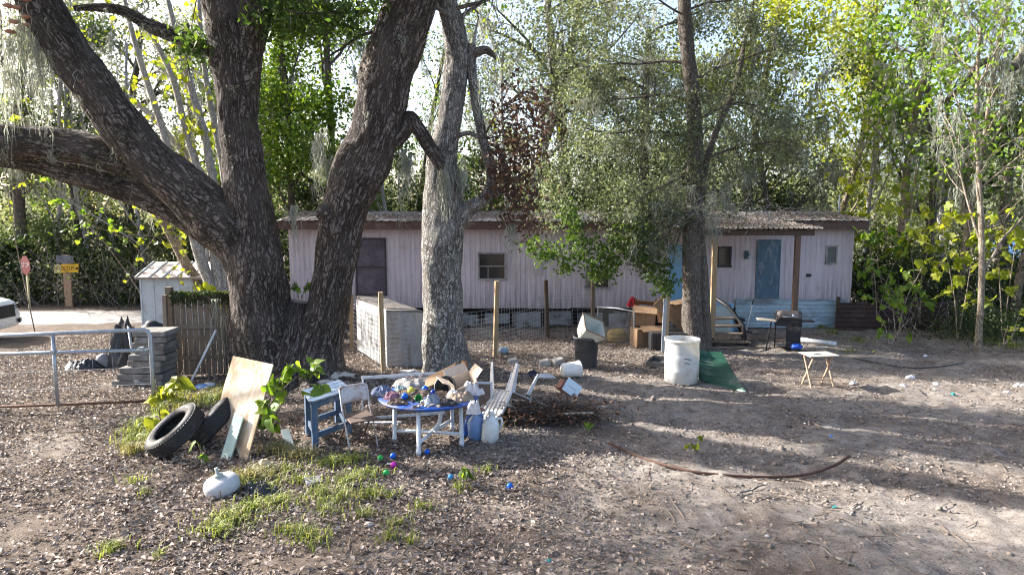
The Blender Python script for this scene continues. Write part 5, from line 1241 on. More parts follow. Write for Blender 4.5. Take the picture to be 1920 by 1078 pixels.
# ------------------------------------------------------------------ left: shed, picket fence, gate, slabs, signs, car
ys_ = 19.7; a = gbase(264, ys_); shed = thing('metal_shed', 'small pale ribbed metal garden shed with sheet roof at left', 'shed', a)
SHEDM = M('pale_shed_sheet', (0.50, 0.56, 0.60), (0.42, 0.47, 0.50), 0.5, 2, (0.3, 0.29, 0.27), 0.3, metal=0.05)
hw = At(264, 519, ys_).z - a.z; ww = 2.2
for k in range(6):
    x0 = k * ww / 6; MB().box((x0 + ww / 12, 0, hw / 2), (ww / 6 - 0.012, 0.03, hw)).build('wall_panel', SHEDM, shed, bevel=0.006)
    MB().box((x0 + 0.006, -0.012, hw / 2), (0.05, 0.035, hw - 0.02)).build('wall_rib', SHEDM, shed, bevel=0.006)
MB().box((0.02, 0.95, hw / 2), (0.03, 1.85, hw)).build('side_wall', SHEDM, shed); MB().box((ww - 0.02, 0.95, hw / 2), (0.03, 1.85, hw)).build('side_wall', SHEDM, shed)
for k in range(6):
    x0 = -0.08 + k * (ww + 0.16) / 6; wd = (ww + 0.16) / 6
    r_ = MB().add([(x0 + 0.004, -0.14, hw - 0.02), (x0 + wd - 0.004, -0.14, hw - 0.02), (x0 + wd - 0.004, 0.95, hw + 0.36), (x0 + 0.004, 0.95, hw + 0.36)], [(0, 1, 2, 3)]).build('roof_panel', M('shed_roof_sheet', (0.52, 0.48, 0.46), (0.36, 0.31, 0.28), 0.6, 3, (0.2, 0.13, 0.10), 0.35), shed, solid=0.015)
    MB().beam((x0, -0.14, hw), (x0, 0.95, hw + 0.38), 0.035, 0.03).build('roof_seam', SHEDM, r_)
MB().add([(-0.08, 2.04, hw - 0.02), (ww + 0.08, 2.04, hw - 0.02), (ww + 0.08, 0.95, hw + 0.36), (-0.08, 0.95, hw + 0.36)], [(0, 1, 2, 3)]).build('roof_panel', ROOFM, shed, solid=0.015)
MB().box((ww / 2, -0.15, hw - 0.03), (ww + 0.18, 0.03, 0.06)).build('gutter', M('shed_trim', (0.3, 0.25, 0.22)), shed)
# picket fence
a = G(325, 707); e = G(452, 700); pf = thing('picket_fence', 'weathered brown picket fence section with gaps beside the big oak', 'fence', a)
d = Vector((e.x - a.x, e.y - a.y, 0)); L = d.length; d.normalize(); H_ = At(325, 540, a.y).z - a.z; yaw = math.atan2(d.y, d.x); rd = random.Random(3)
MB().box((0, 0.02, H_ / 2), (0.13, 0.12, H_ + 0.04)).build('post', WEATHER, pf, bevel=0.008); MB().box((-0.05, -0.1, H_ * 0.48), (0.08, 0.08, H_ * 0.9), (0, R(1), 0)).build('post', WEATHER, pf, bevel=0.008)
npk = 11
for k in range(npk):
    x = 0.14 + k * (L - 0.1) / npk; hh = H_ - 0.12 + rd.uniform(-0.03, 0.03)
    MB().box(d * x + Vector((0, 0.03, hh / 2 + 0.04)), (0.102 + rd.uniform(-0.008, 0.006), 0.02, hh), (0, R(rd.uniform(-0.7, 0.7)), yaw)).build('picket', WEATHER, pf, bevel=0.003)
for z in (0.4, 1.02, 1.62): MB().beam(Vector((0.05, -0.01, z * H_ / 1.8)), d * L + Vector((0, -0.01, z * H_ / 1.8)), 0.04, 0.085).build('rail', WEATHER, pf, bevel=0.004)
rng = np.random.default_rng(14); n = 900
u = rng.uniform(0.05, L, n); P = np.stack([d.x * u, d.y * u + rng.normal(size=n) * 0.05 - 0.04, H_ - 0.12 - np.abs(rng.normal(size=n)) * 0.14 + 0.05], 1)
V, F = leaf_cards(P, 0.07, rng); ivy = obj('fence_ivy', np_mesh('fence_ivy', V, F, L_DARK), loc=a, kind='stuff'); tag(ivy, 'dark creeper growing over the picket fence top', 'creeper')
# tube gate
a, e = G(-60, 775), G(289, 757); tg = thing('tube_gate', 'galvanised tube farm gate with wire infill at left', 'gate', a); d = Vector((e.x - a.x, e.y - a.y, e.z - a.z)); H_ = 1.3
h1 = At(289, 618, e.y).z - e.z; h0 = At(0, 632, a.y).z - a.z
MB().tube([Vector((0, 0, h0)), d * 0.5 + Vector((0, 0, (h0 + h1) / 2)), d * 0.955 + Vector((0, 0, h1)), d * 0.987 + Vector((0, 0, h1 - 0.025)), d + Vector((0, 0, h1 - 0.12)), d + Vector((0, 0, h1 * 0.5)), d + Vector((0, 0, 0.03))], 0.036, 10).build('outer_tube', GALV, tg, smooth=True)
MB().tube([Vector((0, 0, h0 * 0.77)), d * 0.985 + Vector((0, 0, h1 * 0.73))], 0.031, 8).build('rail_tube', GALV, tg, smooth=True)
MB().tube([Vector((0, 0, 0.1)), d * 0.5 + Vector((0, 0, 0.07)), d * 0.99 + Vector((0, 0, 0.06))], 0.024, 8).build('bottom_tube', RUST, tg, smooth=True)
for f in (0.47,): MB().tube([d * f + Vector((0, 0, 0.05)), d * f + Vector((0, 0, h0 * (1 - f) + h1 * f))], 0.031, 8).build('upright_tube', GALV, tg, smooth=True)
wire_panel(a + Vector((0, 0.03, 0)), e + Vector((0, 0.03, 0)), 0.92, 0.3, 0.28, 0.0045, 'wire_infill', 0.06, 0.01, tg, a)
for f in (0.47, 0.95): MB().box(d * f + Vector((0, -0.01, h0 * 0.765)), (0.08, 0.075, 0.08)).build('clamp', GALV, tg, bevel=0.01)
# slabs stacked by the fence
SLAB = M('old_slab_concrete', (0.27, 0.255, 0.235), (0.12, 0.11, 0.10), 0.92, 4, (0.07, 0.06, 0.05), 0.6, 2.5, bmp=0.8, bd=0.012)
b_ = G(285, 727); rd = random.Random(21); z = b_.z; ORD = ['bottom', 'second lowest', 'third lowest', 'fourth lowest', 'pale wide middle', 'fourth from the top', 'third from the top', 'second from the top', 'topmost']
for k in range(9):
    wd = (0.98, 0.9, 0.84, 0.7, 0.72, 0.6, 0.64, 0.6, 0.64)[k]; th = (0.13, 0.13, 0.13, 0.12, 0.12, 0.12, 0.12, 0.12, 0.11)[k]
    xo = (-0.18, -0.12, -0.1, 0.0, 0.03, 0.1, 0.08, 0.1, 0.1)[k]
    o = MB().box((0, 0, th / 2), (wd, 0.6, th - 0.006)).build('concrete_slab', SLAB, bevel=0.018, loc=(b_.x + xo - 0.14, b_.y + 0.35 + rd.uniform(-0.03, 0.03), z), rot=(R(rd.uniform(-1.2, 1.2)), R(rd.uniform(-1.5, 1.5)), R(rd.uniform(-9, 9))))
    tag(o, ORD[k] + ' grey concrete slab of the stack beside the picket fence', 'slab', 'stacked concrete slabs'); z += th + 0.001
crumple('concrete_lump', 'rough lump of concrete at the foot of the slab stack', 'rubble', G(263, 722), (0.34, 0.26, 0.2), CONC, 5, 0.3)
BAG = M('black_sheeting', (0.012, 0.012, 0.014), (0.025, 0.025, 0.028), 0.38, 4, bmp=0.35, bd=0.02, bscale=9, spec=0.5)
cloth('black_tarp', 'black plastic tarp heap left of the slab stack', 'tarp', G(225, 692) + Vector((0, 0.3, 0)), (0.95, 0.7, 1.05), BAG, 7, res=34)
crumple('black_tarp', 'smaller black sheet lump on top of the slabs and tarp', 'tarp', G(250, 690) + Vector((0.05, 0.85, 0.65)), (0.5, 0.3, 0.3), BAG, 17, 0.3, 1.8, 24)
crumple('plastic_bag', 'grey plastic bag in front of the black tarp heap', 'bag', G(194, 690), (0.32, 0.2, 0.34), M('grey_film', (0.22, 0.23, 0.25), (0.10, 0.105, 0.115), 0.35, 5, bmp=0.4, bd=0.02, bscale=12), 9, 0.35)
cloth('debris_heap', 'low dark heap of torn sheeting behind the tube gate', 'debris', G(155, 690), (0.8, 0.45, 0.22), BAG, 11)
p0, p1 = G(252, 702), At(241, 612, G(252, 702).y + 0.1); tag(MB().tube([(0, 0, 0), (-0.02, 0, 0.5), p1 - p0], 0.028, 8).build('leaning_pipe', GALV, loc=p0, smooth=True), 'thin steel pipe leaning against the slab stack', 'pipe')
p0 = G(355, 722); p1 = At(405, 619, p0.y + 0.5); tag(MB().tube([(0, 0, 0.0), p1 - p0], 0.024, 8).build('white_pole', WHITEPAINT, loc=p0, smooth=True), 'white pole leaning on the picket fence', 'pole')
def jug(label, loc, s, mat, capm, rot=(0, 0, 0), group=None, lying=False):
    t = thing('jug', label, 'jug', loc, rot=rot, group=group)
    MB().lathe([(0.001, 0), (0.075, 0), (0.085, 0.012), (0.085, 0.17), (0.07, 0.215), (0.028, 0.25), (0.026, 0.275), (0.001, 0.276)], 18).build('body', mat, t, smooth=True)
    MB().lathe([(0.03, 0.262), (0.032, 0.264), (0.032, 0.292), (0.001, 0.294)], 14).build('cap', capm, t, smooth=True)
    MB().tube([(0.05, 0, 0.225), (0.1, 0, 0.235), (0.112, 0, 0.19), (0.09, 0, 0.12)], 0.014, 8).build('handle', mat, t, smooth=True)
    t.scale = (s, s, s); return t
CYAN = M('toy_cyan', (0.03, 0.17, 0.42), rough=0.4, bmp=0); BLUEB = M('toy_blue', (0.012, 0.11, 0.55), (0.01, 0.09, 0.45), 0.35, 3, bmp=0); GREENB = M('toy_green', (0.03, 0.42, 0.08), rough=0.4, bmp=0); PINKB = M('toy_pink', (0.62, 0.03, 0.42), rough=0.4, bmp=0); YELB = M('toy_yellow', (0.62, 0.50, 0.06), rough=0.5, bmp=0); LIMEB = M('toy_lime', (0.25, 0.62, 0.06), rough=0.4, bmp=0); LBLUE = M('toy_light_blue', (0.05, 0.28, 0.62), rough=0.4, bmp=0); TEAL = M('toy_teal', (0.02, 0.24, 0.24), rough=0.4, bmp=0)
jug('blue and white jug lying at the picket fence foot', G(372, 728), 1.0, M('jug_sky', (0.18, 0.32, 0.6), rough=0.4, bmp=0), WHITEP, (R(80), 0, R(60)))
jug('white jug lying just left of the plywood board', G(402, 724), 0.9, WHITEP, BLUEB, (R(80), 0, R(-50)))

# signs across the road
Ysg = 25.6; a = gbase(51, Ysg); sg = thing('stop_sign', 'dark red octagonal stop sign on a pale post seen at an angle', 'sign', a, rz=R(-30))
zt = At(54, 480, Ysg).z - a.z; ro = 0.375
oc8 = [(ro * math.cos(R(22.5 + 45 * k)), ro * math.sin(R(22.5 + 45 * k)) + zt - 0.35) for k in range(8)]
MB().prism(oc8, -0.012, 0.0).build('plate', M('faded_red_sign', (0.16, 0.018, 0.022), (0.10, 0.015, 0.018), 0.5, 5), sg)
ri = 0.345
text_mesh('STOP', 0.27, M('sign_letter', (0.42, 0.33, 0.32)), sg, (0, -0.0145, zt - 0.35), (R(90), 0, 0), 0.002, 0.85)
MB().box((0, 0.03, zt / 2 - 0.05), (0.09, 0.05, zt - 0.05)).build('post', M('sign_post_paint', (0.5, 0.45, 0.27), (0.38, 0.34, 0.22), 0.7), sg, bevel=0.006)
Ysn = 26.2; a = gbase(126, Ysn); sn = thing('no_outlet_sign', 'yellow sign with black lettering on a wooden post at the roadside', 'sign', a)
def SN(px, py): p = At(px, py, Ysn); return p.x - a.x, p.z - a.z
x0, z1 = SN(102, 495); x1, z0 = SN(150, 511)
MB().prism([(x0, z0 - 0.02), (x1 - 0.03, z0 + 0.02), (x1, z1 + 0.01), (x0 + 0.02, z1 - 0.03)], -0.06, -0.045).build('plate', M('sign_yellow', (0.62, 0.36, 0.02), (0.5, 0.27, 0.02), 0.5, 4), sn)
MB().prism([(x0 - 0.002, z0 - 0.022), (x0 + 0.28, z0), (x0 + 0.28, z1 - 0.02), (x0 + 0.018, z1 - 0.028)], -0.0635, -0.0605).build('faded_patch', M('sign_faded', (0.5, 0.42, 0.22)), sn)
LETB = M('sign_black', (0.02, 0.018, 0.015)); mz = (z0 + z1) / 2
text_mesh('NO', 0.19, M('sign_faint', (0.25, 0.17, 0.06)), sn, (x0 + 0.14, -0.0665, mz), (R(90), 0, 0), 0.002, 0.8)
text_mesh('OUTLET', 0.21, LETB, sn, (x0 + 0.545, -0.0635, mz), (R(90), R(-1.5), 0), 0.002, 0.70)
MB().prism([(x1 - 0.12, mz - 0.04), (x1 - 0.07, mz - 0.04), (x1 - 0.07, mz - 0.075), (x1 - 0.02, mz), (x1 - 0.07, mz + 0.075), (x1 - 0.07, mz + 0.04), (x1 - 0.12, mz + 0.04)], -0.0635, -0.0605).build('arrow', LETB, sn)
wx0 = SN(118, 500)[0]; wx1 = SN(132, 500)[0]
MB().box(((wx0 + wx1) / 2, 0, SN(120, 478)[1] / 2), (wx1 - wx0, 0.08, SN(120, 478)[1])).build('post', M('pale_post_wood', (0.36, 0.24, 0.16), (0.26, 0.17, 0.11), 0.85, 5, stretch=(5, 5, 0.6)), sn, bevel=0.008)
ux0, uz1 = SN(107, 479); ux1, uz0 = SN(140, 493)
MB().box(((ux0 + ux1) / 2, -0.055, (uz0 + uz1) / 2), (ux1 - ux0, 0.014, uz1 - uz0), (0, R(2), 0)).build('upper_plate', M('dark_sign_back', (0.06, 0.065, 0.075), (0.2, 0.2, 0.22), 0.6, 6), sn, bevel=0.004)

# white car at the left edge, nose to the right
a = gbase(28, 19.4) + Vector((-0.40, 0, 0)); car = thing('white_car', 'white car nose poking in at the left edge behind the gate', 'car', a)
CARP = M('white_car_paint', (0.72, 0.73, 0.75), (0.70, 0.71, 0.73), 0.25, 2, bmp=0, spec=0.6)
prof = [(-4.5, 0.4), (-0.05, 0.30), (0.0, 0.42), (0.02, 0.62), (-0.03, 0.80), (-0.10, 0.98), (-0.22, 1.06), (-0.6, 1.13), (-1.2, 1.19), (-2.0, 1.72), (-3.9, 1.76), (-4.5, 1.15)]
def carw(z): return 0.90 if z < 1.02 else 0.90 - 0.30 * min(1, (z - 1.02) / 0.7)
n = len(prof); ST = ((-1.0, 0.26), (-0.9, 0.12), (-0.55, 0.02), (0.0, 0.0), (0.55, 0.02), (0.9, 0.12), (1.0, 0.26))
vs = []
for f, sb in ST: vs += [(x - (sb if x > -0.3 else sb * 0.1), f * carw(z), z - (0.03 if abs(f) > 0.95 and z > 1.0 else 0)) for x, z in prof]
fs = [tuple(range(n)), tuple(reversed(range((len(ST) - 1) * n, len(ST) * n)))]
for s in range(len(ST) - 1): fs += [(s * n + i, (s + 1) * n + i, (s + 1) * n + (i + 1) % n, s * n + (i + 1) % n) for i in range(n)]
MB().add(vs, fs).build('body', CARP, car, bevel=0.025, seg=2)
MB().add([(-1.32, -0.90, 1.2), (-2.02, -0.66, 1.66), (-3.7, -0.66, 1.68), (-4.1, -0.88, 1.2)], [(0, 1, 2, 3)]).build('side_window', DARKGLASS, car, solid=0.03)
MB().add([(-1.22, -0.70, 1.23), (-1.22, 0.70, 1.23), (-1.90, 0.50, 1.70), (-1.90, -0.50, 1.70)], [(0, 1, 2, 3)]).build('windscreen', DARKGLASS, car, solid=0.03)
for sy in (1, -1):
    MB().add([(-0.16, sy * 0.58, 0.99), (-0.62, sy * 0.915, 1.0), (-0.58, sy * 0.925, 0.84), (-0.06, sy * 0.62, 0.80)], [(0, 1, 2, 3)]).build('headlight', M('headlight_glass', (0.5, 0.52, 0.56), (0.2, 0.21, 0.23), 0.12, 7, bmp=0), car, solid=0.05, bevel=0.01)
    MB().add([(-0.04, sy * 0.62, 0.97), (-0.18, sy * 0.86, 0.97), (-0.16, sy * 0.87, 0.84), (0.0, sy * 0.66, 0.83)], [(0, 1, 2, 3)]).build('headlight_trim', BLACK, car, solid=0.06, bevel=0.01)
    MB().add([(0.02, sy * 0.55, 0.52), (-0.10, sy * 0.82, 0.52), (-0.10, sy * 0.82, 0.41), (0.02, sy * 0.60, 0.40)], [(0, 1, 2, 3)]).build('fog_lamp', BLACK, car, solid=0.05, bevel=0.01)
MB().add([(0.0, -0.42, 0.98), (0.0, 0.42, 0.98), (0.03, 0.42, 0.62), (0.03, -0.42, 0.62)], [(0, 1, 2, 3)]).build('grille', BLACK, car, solid=0.06, bevel=0.01)
MB().box((-0.45, -0.87, 0.74), (0.5, 0.08, 0.012)).build('panel_gap', BLACK, car)
for x in (-0.95, -3.6):
    w_ = MB().lathe([(0.2, -0.1), (0.31, -0.11), (0.345, -0.06), (0.345, 0.06), (0.31, 0.11), (0.2, 0.1)], 28, (x, -0.82, 0.345), Matrix.Rotation(R(90), 3, 'X')).build('wheel', M('tyre_rubber', (0.022, 0.022, 0.024), (0.035, 0.035, 0.036), 0.75, 9, (0.12, 0.10, 0.085), 0.3), car, smooth=True)
    MB().lathe([(0.001, 0.09), (0.06, 0.09), (0.19, 0.05), (0.21, 0.085)], 20, (x, -0.82, 0.345), Matrix.Rotation(R(90), 3, 'X')).build('rim', GALV, w_, smooth=True)

# ------------------------------------------------------------------ tyres, boards, jug at lower left
TYRE = M('dusty_tyre_rubber', (0.022, 0.022, 0.024), (0.035, 0.035, 0.036), 0.7, 5, (0.10, 0.088, 0.075), 0.35, 3)
def tyre(label, c, axis, Ro, Wd):
    m = Vector(axis).normalized().to_track_quat('Z', 'Y').to_matrix(); t = thing('tyre', label, 'tyre', c, group='old tyres'); t.rotation_euler = m.to_euler()
    h = Wd / 2; pr = []
    for (r, z) in ((0.60, -0.62), (0.66, -0.85), (0.80, -1.0), (0.93, -0.9), (0.985, -0.74), (1.0, -0.55), (1.0, 0.55), (0.985, 0.74), (0.93, 0.9), (0.80, 1.0), (0.66, 0.85), (0.60, 0.62), (0.63, 0.5), (0.8, 0.75), (0.9, 0.6), (0.92, 0), (0.9, -0.6), (0.8, -0.75), (0.63, -0.5), (0.60, -0.62)): pr.append((r * Ro, z * h))
    MB().lathe(pr, 48).build('carcass', TYRE, t, smooth=True)
    mb = MB()
    for k in range(56):
        a = 2 * PI * k / 56
        for z, tw in ((-0.36, 0.35), (0.0, -0.3), (0.36, 0.35)):
            q = Vector((math.cos(a + (0.05 if z == 0 else 0)) * Ro, math.sin(a + (0.05 if z == 0 else 0)) * Ro, z * Wd * 0.78))
            mb.box(q, (0.016, 2 * PI * Ro / 56 * 0.62, Wd * 0.2), Matrix.Rotation(a, 3, 'Z') @ Matrix.Rotation(tw * 0.4, 3, 'X'))
    mb.build('tread', TYRE, t, kind='stuff')
    for s in (0.985, 0.90): MB().lathe([(0.74 * Ro, h * s), (0.745 * Ro, h * (s + 0.02)), (0.75 * Ro, h * s)], 40).build('bead_ring', TYRE, t, smooth=True)
    return t
ax = Vector((-0.50, -0.36, 0.80))
gA = G(305, 862); cA = Vector((gA.x + 0.05, gA.y + 0.28, gA.z + 0.34)); tyre('front worn black tyre tilted so its open side faces up', cA, ax, 0.42, 0.26)
gB = G(378, 850); cB = Vector((gB.x + 0.02, gB.y + 0.40, gB.z + 0.36)); tyre('rear black tyre leaning between the first tyre and the plywood', cB, Vector((-0.62, -0.14, 0.62)), 0.41, 0.27)
PLY = M('weathered_plywood', (0.47, 0.355, 0.225), (0.22, 0.135, 0.07), 0.8, 2.6, (0.62, 0.575, 0.50), 0.55, 1.5, stretch=(2.2, 2.2, 0.5), bmp=0.5)
yb = G(455, 868).y
def lean(px, py, off=0.0): return At(px, py, yb + 0.05 + (866 - py) / 200 * 0.95 + (470 - px) / 100 * 0.55 + off)
poly = [lean(*p) for p in ((437, 667), (512, 683), (492, 760), (463, 862), (452, 868), (436, 815), (408, 773), (420, 722))]
o0 = poly[4].copy(); nrm = (poly[1] - poly[0]).cross(poly[3] - poly[0]).normalized() * 0.018
n = len(poly)
tag(MB().add([p - o0 for p in poly] + [p - o0 + nrm for p in poly], [tuple(range(n)), tuple(reversed(range(n, 2 * n)))] + [(i, i + n, (i + 1) % n + n, (i + 1) % n) for i in range(n)]).build('plywood_board', PLY, loc=o0, bevel=0.003), 'tall broken sheet of pale plywood leaning against the oak', 'board')
ps = [lean(px, py, -0.12) for px, py in ((440, 772), (456, 782), (428, 872), (410, 868))]; o0 = ps[3].copy()
nrm = (ps[1] - ps[0]).cross(ps[2] - ps[0]).normalized() * 0.02
tag(MB().add([p - o0 for p in ps] + [p - o0 + nrm for p in ps], [(0, 1, 2, 3), (7, 6, 5, 4)] + [(i, i + 4, (i + 1) % 4 + 4, (i + 1) % 4) for i in range(4)]).build('green_board', M('pale_green_paint', (0.42, 0.52, 0.46), (0.33, 0.42, 0.37), 0.7, 4), loc=o0, bevel=0.003), 'narrow pale green board leaning in front of the plywood', 'board')
gj = G(412, 930); t = thing('round_jug', 'squat greyish-white round jug with a narrow neck on the grass edge', 'jug', gj + Vector((0, 0.12, 0.01)), rot=(R(10), R(-12), 0.3)); t.scale = (1.08, 1.0, 0.84)
GJ = M('greyish_white_plastic', (0.46, 0.47, 0.475), (0.38, 0.39, 0.395), 0.4, 3, (0.40, 0.38, 0.34), 0.3)
MB().lathe([(0.001, 0.0), (0.15, 0.0), (0.185, 0.025), (0.195, 0.06), (0.195, 0.15), (0.175, 0.2), (0.10, 0.245), (0.05, 0.255), (0.035, 0.26)], 26).build('body', GJ, t, smooth=True)
MB().lathe([(0.048, 0.245), (0.05, 0.29), (0.03, 0.30), (0.02, 0.31), (0.02, 0.40), (0.001, 0.402)], 14).build('neck', M('grey_green_neck', (0.38, 0.41, 0.36)), t, smooth=True)
cloth('plastic_bag', 'crumpled shiny black plastic bag on the grass', 'bag', G(487, 922), (0.48, 0.28, 0.14), BAG, 3, 0.6, 3.0, 40)
tag(MB().box((0, 0, 0.03), (0.22, 0.17, 0.045)).build('paver', CONC, bevel=0.012, loc=G(588, 905), rot=(R(12), R(6), 0.5)), 'small grey paver piece on the grass near the black bag', 'paver')
tag(MB().lathe([(0.001, 0.0), (0.05, 0.01), (0.085, 0.06), (0.07, 0.11), (0.03, 0.14), (0.012, 0.17), (0.001, 0.172)], 18).build('gourd', M('yellow_gourd_skin', (0.52, 0.36, 0.14), (0.62, 0.5, 0.4), 0.6, 5), loc=G(497, 878), rot=(R(25), 0, 0), smooth=True), 'yellowish gourd-shaped lump at the vine base', 'gourd')
tag(MB().box((0, 0, 0.0), (0.5, 0.12, 0.025)).build('loose_board', M('grey_green_board', (0.17, 0.21, 0.22)), loc=G(540, 830) + Vector((0, 0, 0.06)), rot=(R(8), R(18), R(-62)), bevel=0.003), 'short dark board on the ground under the vine', 'board')
for k, (px, py, lab) in enumerate(((692, 987, 'cream paper scrap near the bottom grass tufts'), (373, 838, 'small pale scrap near the thin sprout'))):
    crumple('paper_scrap', lab, 'litter', G(px, py), (0.11, 0.08, 0.05), M('cream_paper', (0.6, 0.52, 0.45)), 40 + k, 0.5)
red = thing('red_ornament', 'small red ornament with a yellow tip at the oak foot', 'ornament', G(601, 697) + Vector((0.1, -0.1, 0)))
MB().lathe([(0.001, 0), (0.06, 0.0), (0.065, 0.06), (0.04, 0.13), (0.012, 0.2), (0.001, 0.21)], 14).build('body', M('faded_red', (0.28, 0.05, 0.04)), red, smooth=True)
MB().box((0.06, -0.05, 0.02), (0.07, 0.05, 0.035)).build('tip', YELB, red, bevel=0.008)

# ------------------------------------------------------------------ blue wooden table and folding chair
BLUEW = M('weathered_blue_boards', (0.085, 0.14, 0.22), (0.05, 0.085, 0.14), 0.7, 3, (0.20, 0.20, 0.20), 0.4, 3, stretch=(1, 4, 1), bmp=0.4)
ztb = 0.72
cs = [Pz(567, 731, ztb), Pz(582, 754, ztb), Pz(662, 729, ztb), Pz(636, 711, ztb)]   # left, front, right, back
ct = (cs[0] + cs[1] + cs[2] + cs[3]) / 4; gt_ = gz(ct.x, ct.y)
bt = thing('blue_table', 'small weathered blue plank table behind the folding chair', 'table', (ct.x, ct.y, gt_))
L0 = Vector((ct.x, ct.y, gt_))
for k in range(4):
    f0, f1 = k / 4, (k + 1) / 4 - 0.015
    q = [cs[0].lerp(cs[1], f0), cs[0].lerp(cs[1], f1), cs[3].lerp(cs[2], f1), cs[3].lerp(cs[2], f0)]; q = [p - L0 for p in q]
    MB().add(q + [p - Vector((0, 0, 0.035)) for p in q], [(0, 1, 2, 3), (7, 6, 5, 4)] + [(i, i + 4, (i + 1) % 4 + 4, (i + 1) % 4) for i in range(4)]).build('plank', BLUEW, bt, bevel=0.004)
lg = []
for i in range(4):
    p = (cs[i] - L0) * 0.80; p.z = 0; lg.append(p)
    zz = gz(ct.x + p.x, ct.y + p.y) - gt_
    MB().box((p.x, p.y, (ztb - gt_ - 0.04 + zz) / 2), (0.085, 0.085, ztb - gt_ - 0.04 - zz), (0, 0, 0.5)).build('leg', BLUEW, bt, bevel=0.005)
for i, j in ((0, 1), (2, 3), (0, 3), (1, 2)):
    MB().beam(lg[i] + Vector((0, 0, 0.16 + 0.04 * (i == 0))), lg[j] + Vector((0, 0, 0.16 + 0.04 * (i == 0))), 0.035, 0.08).build('stretcher', BLUEW, bt); MB().beam(lg[i] + Vector((0, 0, ztb - gt_ - 0.09)), lg[j] + Vector((0, 0, ztb - gt_ - 0.09)), 0.03, 0.07).build('apron', BLUEW, bt)
gc = G(668, 838); fc = thing('folding_chair', 'rusty pale metal folding chair with worn brown seat', 'chair', gc + Vector((0, 0.1, 0)), rz=R(33))
PALEMET = M('rusty_cream_metal', (0.58, 0.56, 0.55), (0.46, 0.42, 0.40), 0.55, 3, (0.26, 0.13, 0.08), 0.5, 4)
for sx in (-0.21, 0.21):
    MB().tube([(sx, -0.26, 0.0), (sx, -0.13, 0.28), (sx, 0.03, 0.55), (sx, 0.13, 0.84)], 0.0125, 8).build('front_leg', PALEMET, fc, smooth=True)
    MB().tube([(sx * 0.86, 0.28, 0.0), (sx * 0.86, 0.08, 0.24), (sx * 0.86, -0.12, 0.44)], 0.0125, 8).build('rear_leg', RUST, fc, smooth=True)
MB().tube([(-0.21, 0.13, 0.84), (-0.16, 0.145, 0.87), (0.16, 0.145, 0.87), (0.21, 0.13, 0.84)], 0.0125, 8).build('top_tube', PALEMET, fc, smooth=True)
def bk(u, v): return Vector(((u - 0.5) * 0.42, 0.065 + 0.075 * v + 0.035 * math.sin(PI * u), 0.63 + 0.23 * v))
MB().grid(bk, 10, 5).build('backrest', PALEMET, fc, smooth=True, solid=0.012)
MB().box((0, -0.1, 0.445), (0.40, 0.40, 0.026), (R(4), 0, 0)).build('seat', M('worn_brown_seat', (0.17, 0.115, 0.09), (0.10, 0.07, 0.055), 0.7, 4, (0.30, 0.20, 0.14), 0.35), fc, bevel=0.012)
for y, z in ((-0.2, 0.13), (0.2, 0.1)): MB().tube([(-0.2, y, z), (0.2, y, z)], 0.009, 6).build('crossbar', RUST, fc, smooth=True)

# ------------------------------------------------------------------ round blue table heaped with clutter
ctr = G(806, 826); ctr.z = gz(ctr.x, ctr.y); zt = 0.70
rt = thing('round_table', 'round blue table on white pipe legs heaped with clutter', 'table', ctr)
BLUET = M('blue_table_top', (0.015, 0.075, 0.33), (0.02, 0.06, 0.22), 0.5, 3, (0.16, 0.15, 0.15), 0.5, 4)
MB().lathe([(0.001, zt - 0.05), (0.66, zt - 0.05), (0.735, zt - 0.04), (0.755, zt - 0.01), (0.74, zt + 0.005), (0.001, zt + 0.002)], 48).build('tabletop', BLUET, rt, smooth=True)
PVC = M('white_pvc', (0.70, 0.72, 0.74), (0.6, 0.62, 0.64), 0.4, 3, (0.42, 0.38, 0.34), 0.25)
LEGS = [G(740, 828), G(785, 853), G(866, 836), G(848, 806)]
LL = []
for p in LEGS:
    q = p - ctr; q.z = gz(p.x, p.y) - ctr.z; LL.append(q)
    MB().tube([q, q + Vector((0, 0, 0.08)), q + Vector((0, 0, 0.081)), Vector((q.x * 0.97, q.y * 0.97, zt - 0.05))], [0.038, 0.038, 0.031, 0.031], 12).build('leg', PVC, rt, smooth=True)
mid = (LL[0] + LL[1] + LL[2] + LL[3]) / 4; mid.z = 0.17
for q in LL: MB().tube([Vector((q.x, q.y, 0.17)), mid], 0.026, 10).build('crossbar', PVC, rt, smooth=True)
MB().tube([mid, mid + Vector((0.1, 0.1, 0.1)), mid + Vector((0.13, 0.12, 0.3)), mid + Vector((0.13, 0.12, 0.52))], 0.03, 10).build('centre_pipe', PVC, rt, smooth=True)
def TT(px, py, dz=0.0): return Pz(px, py, ctr.z + zt + 0.008) + Vector((0, 0, dz))
DENIM = M('blue_grey_cloth', (0.10, 0.13, 0.22), (0.17, 0.18, 0.22), 0.9, 6); ROSE = M('rose_cloth', (0.26, 0.13, 0.165), (0.16, 0.09, 0.11), 0.9, 6); MINT = M('mint_cloth', (0.22, 0.33, 0.32), (0.4, 0.42, 0.40), 0.9, 6); LINEN = M('dirty_white_cloth', (0.62, 0.60, 0.60), (0.45, 0.43, 0.43), 0.9, 5, (0.25, 0.22, 0.2), 0.3); FILM = M('clear_grey_film', (0.22, 0.25, 0.31), (0.12, 0.14, 0.18), 0.25, 5, bmp=0.5, bd=0.02, bscale=14, spec=0.6); MUCK = M('brown_muck', (0.10, 0.07, 0.055), (0.05, 0.037, 0.03), 0.95, 9)
cloth('cloth', 'blue-grey crumpled cloth at the round table left rim', 'cloth', TT(718, 738), (0.34, 0.34, 0.13), DENIM, 1, 0.6, 3.2, 30)
cloth('cloth', 'rose pink crumpled cloth on the round table left', 'cloth', TT(736, 746), (0.26, 0.2, 0.10), ROSE, 2, 0.6, 3.2, 26)
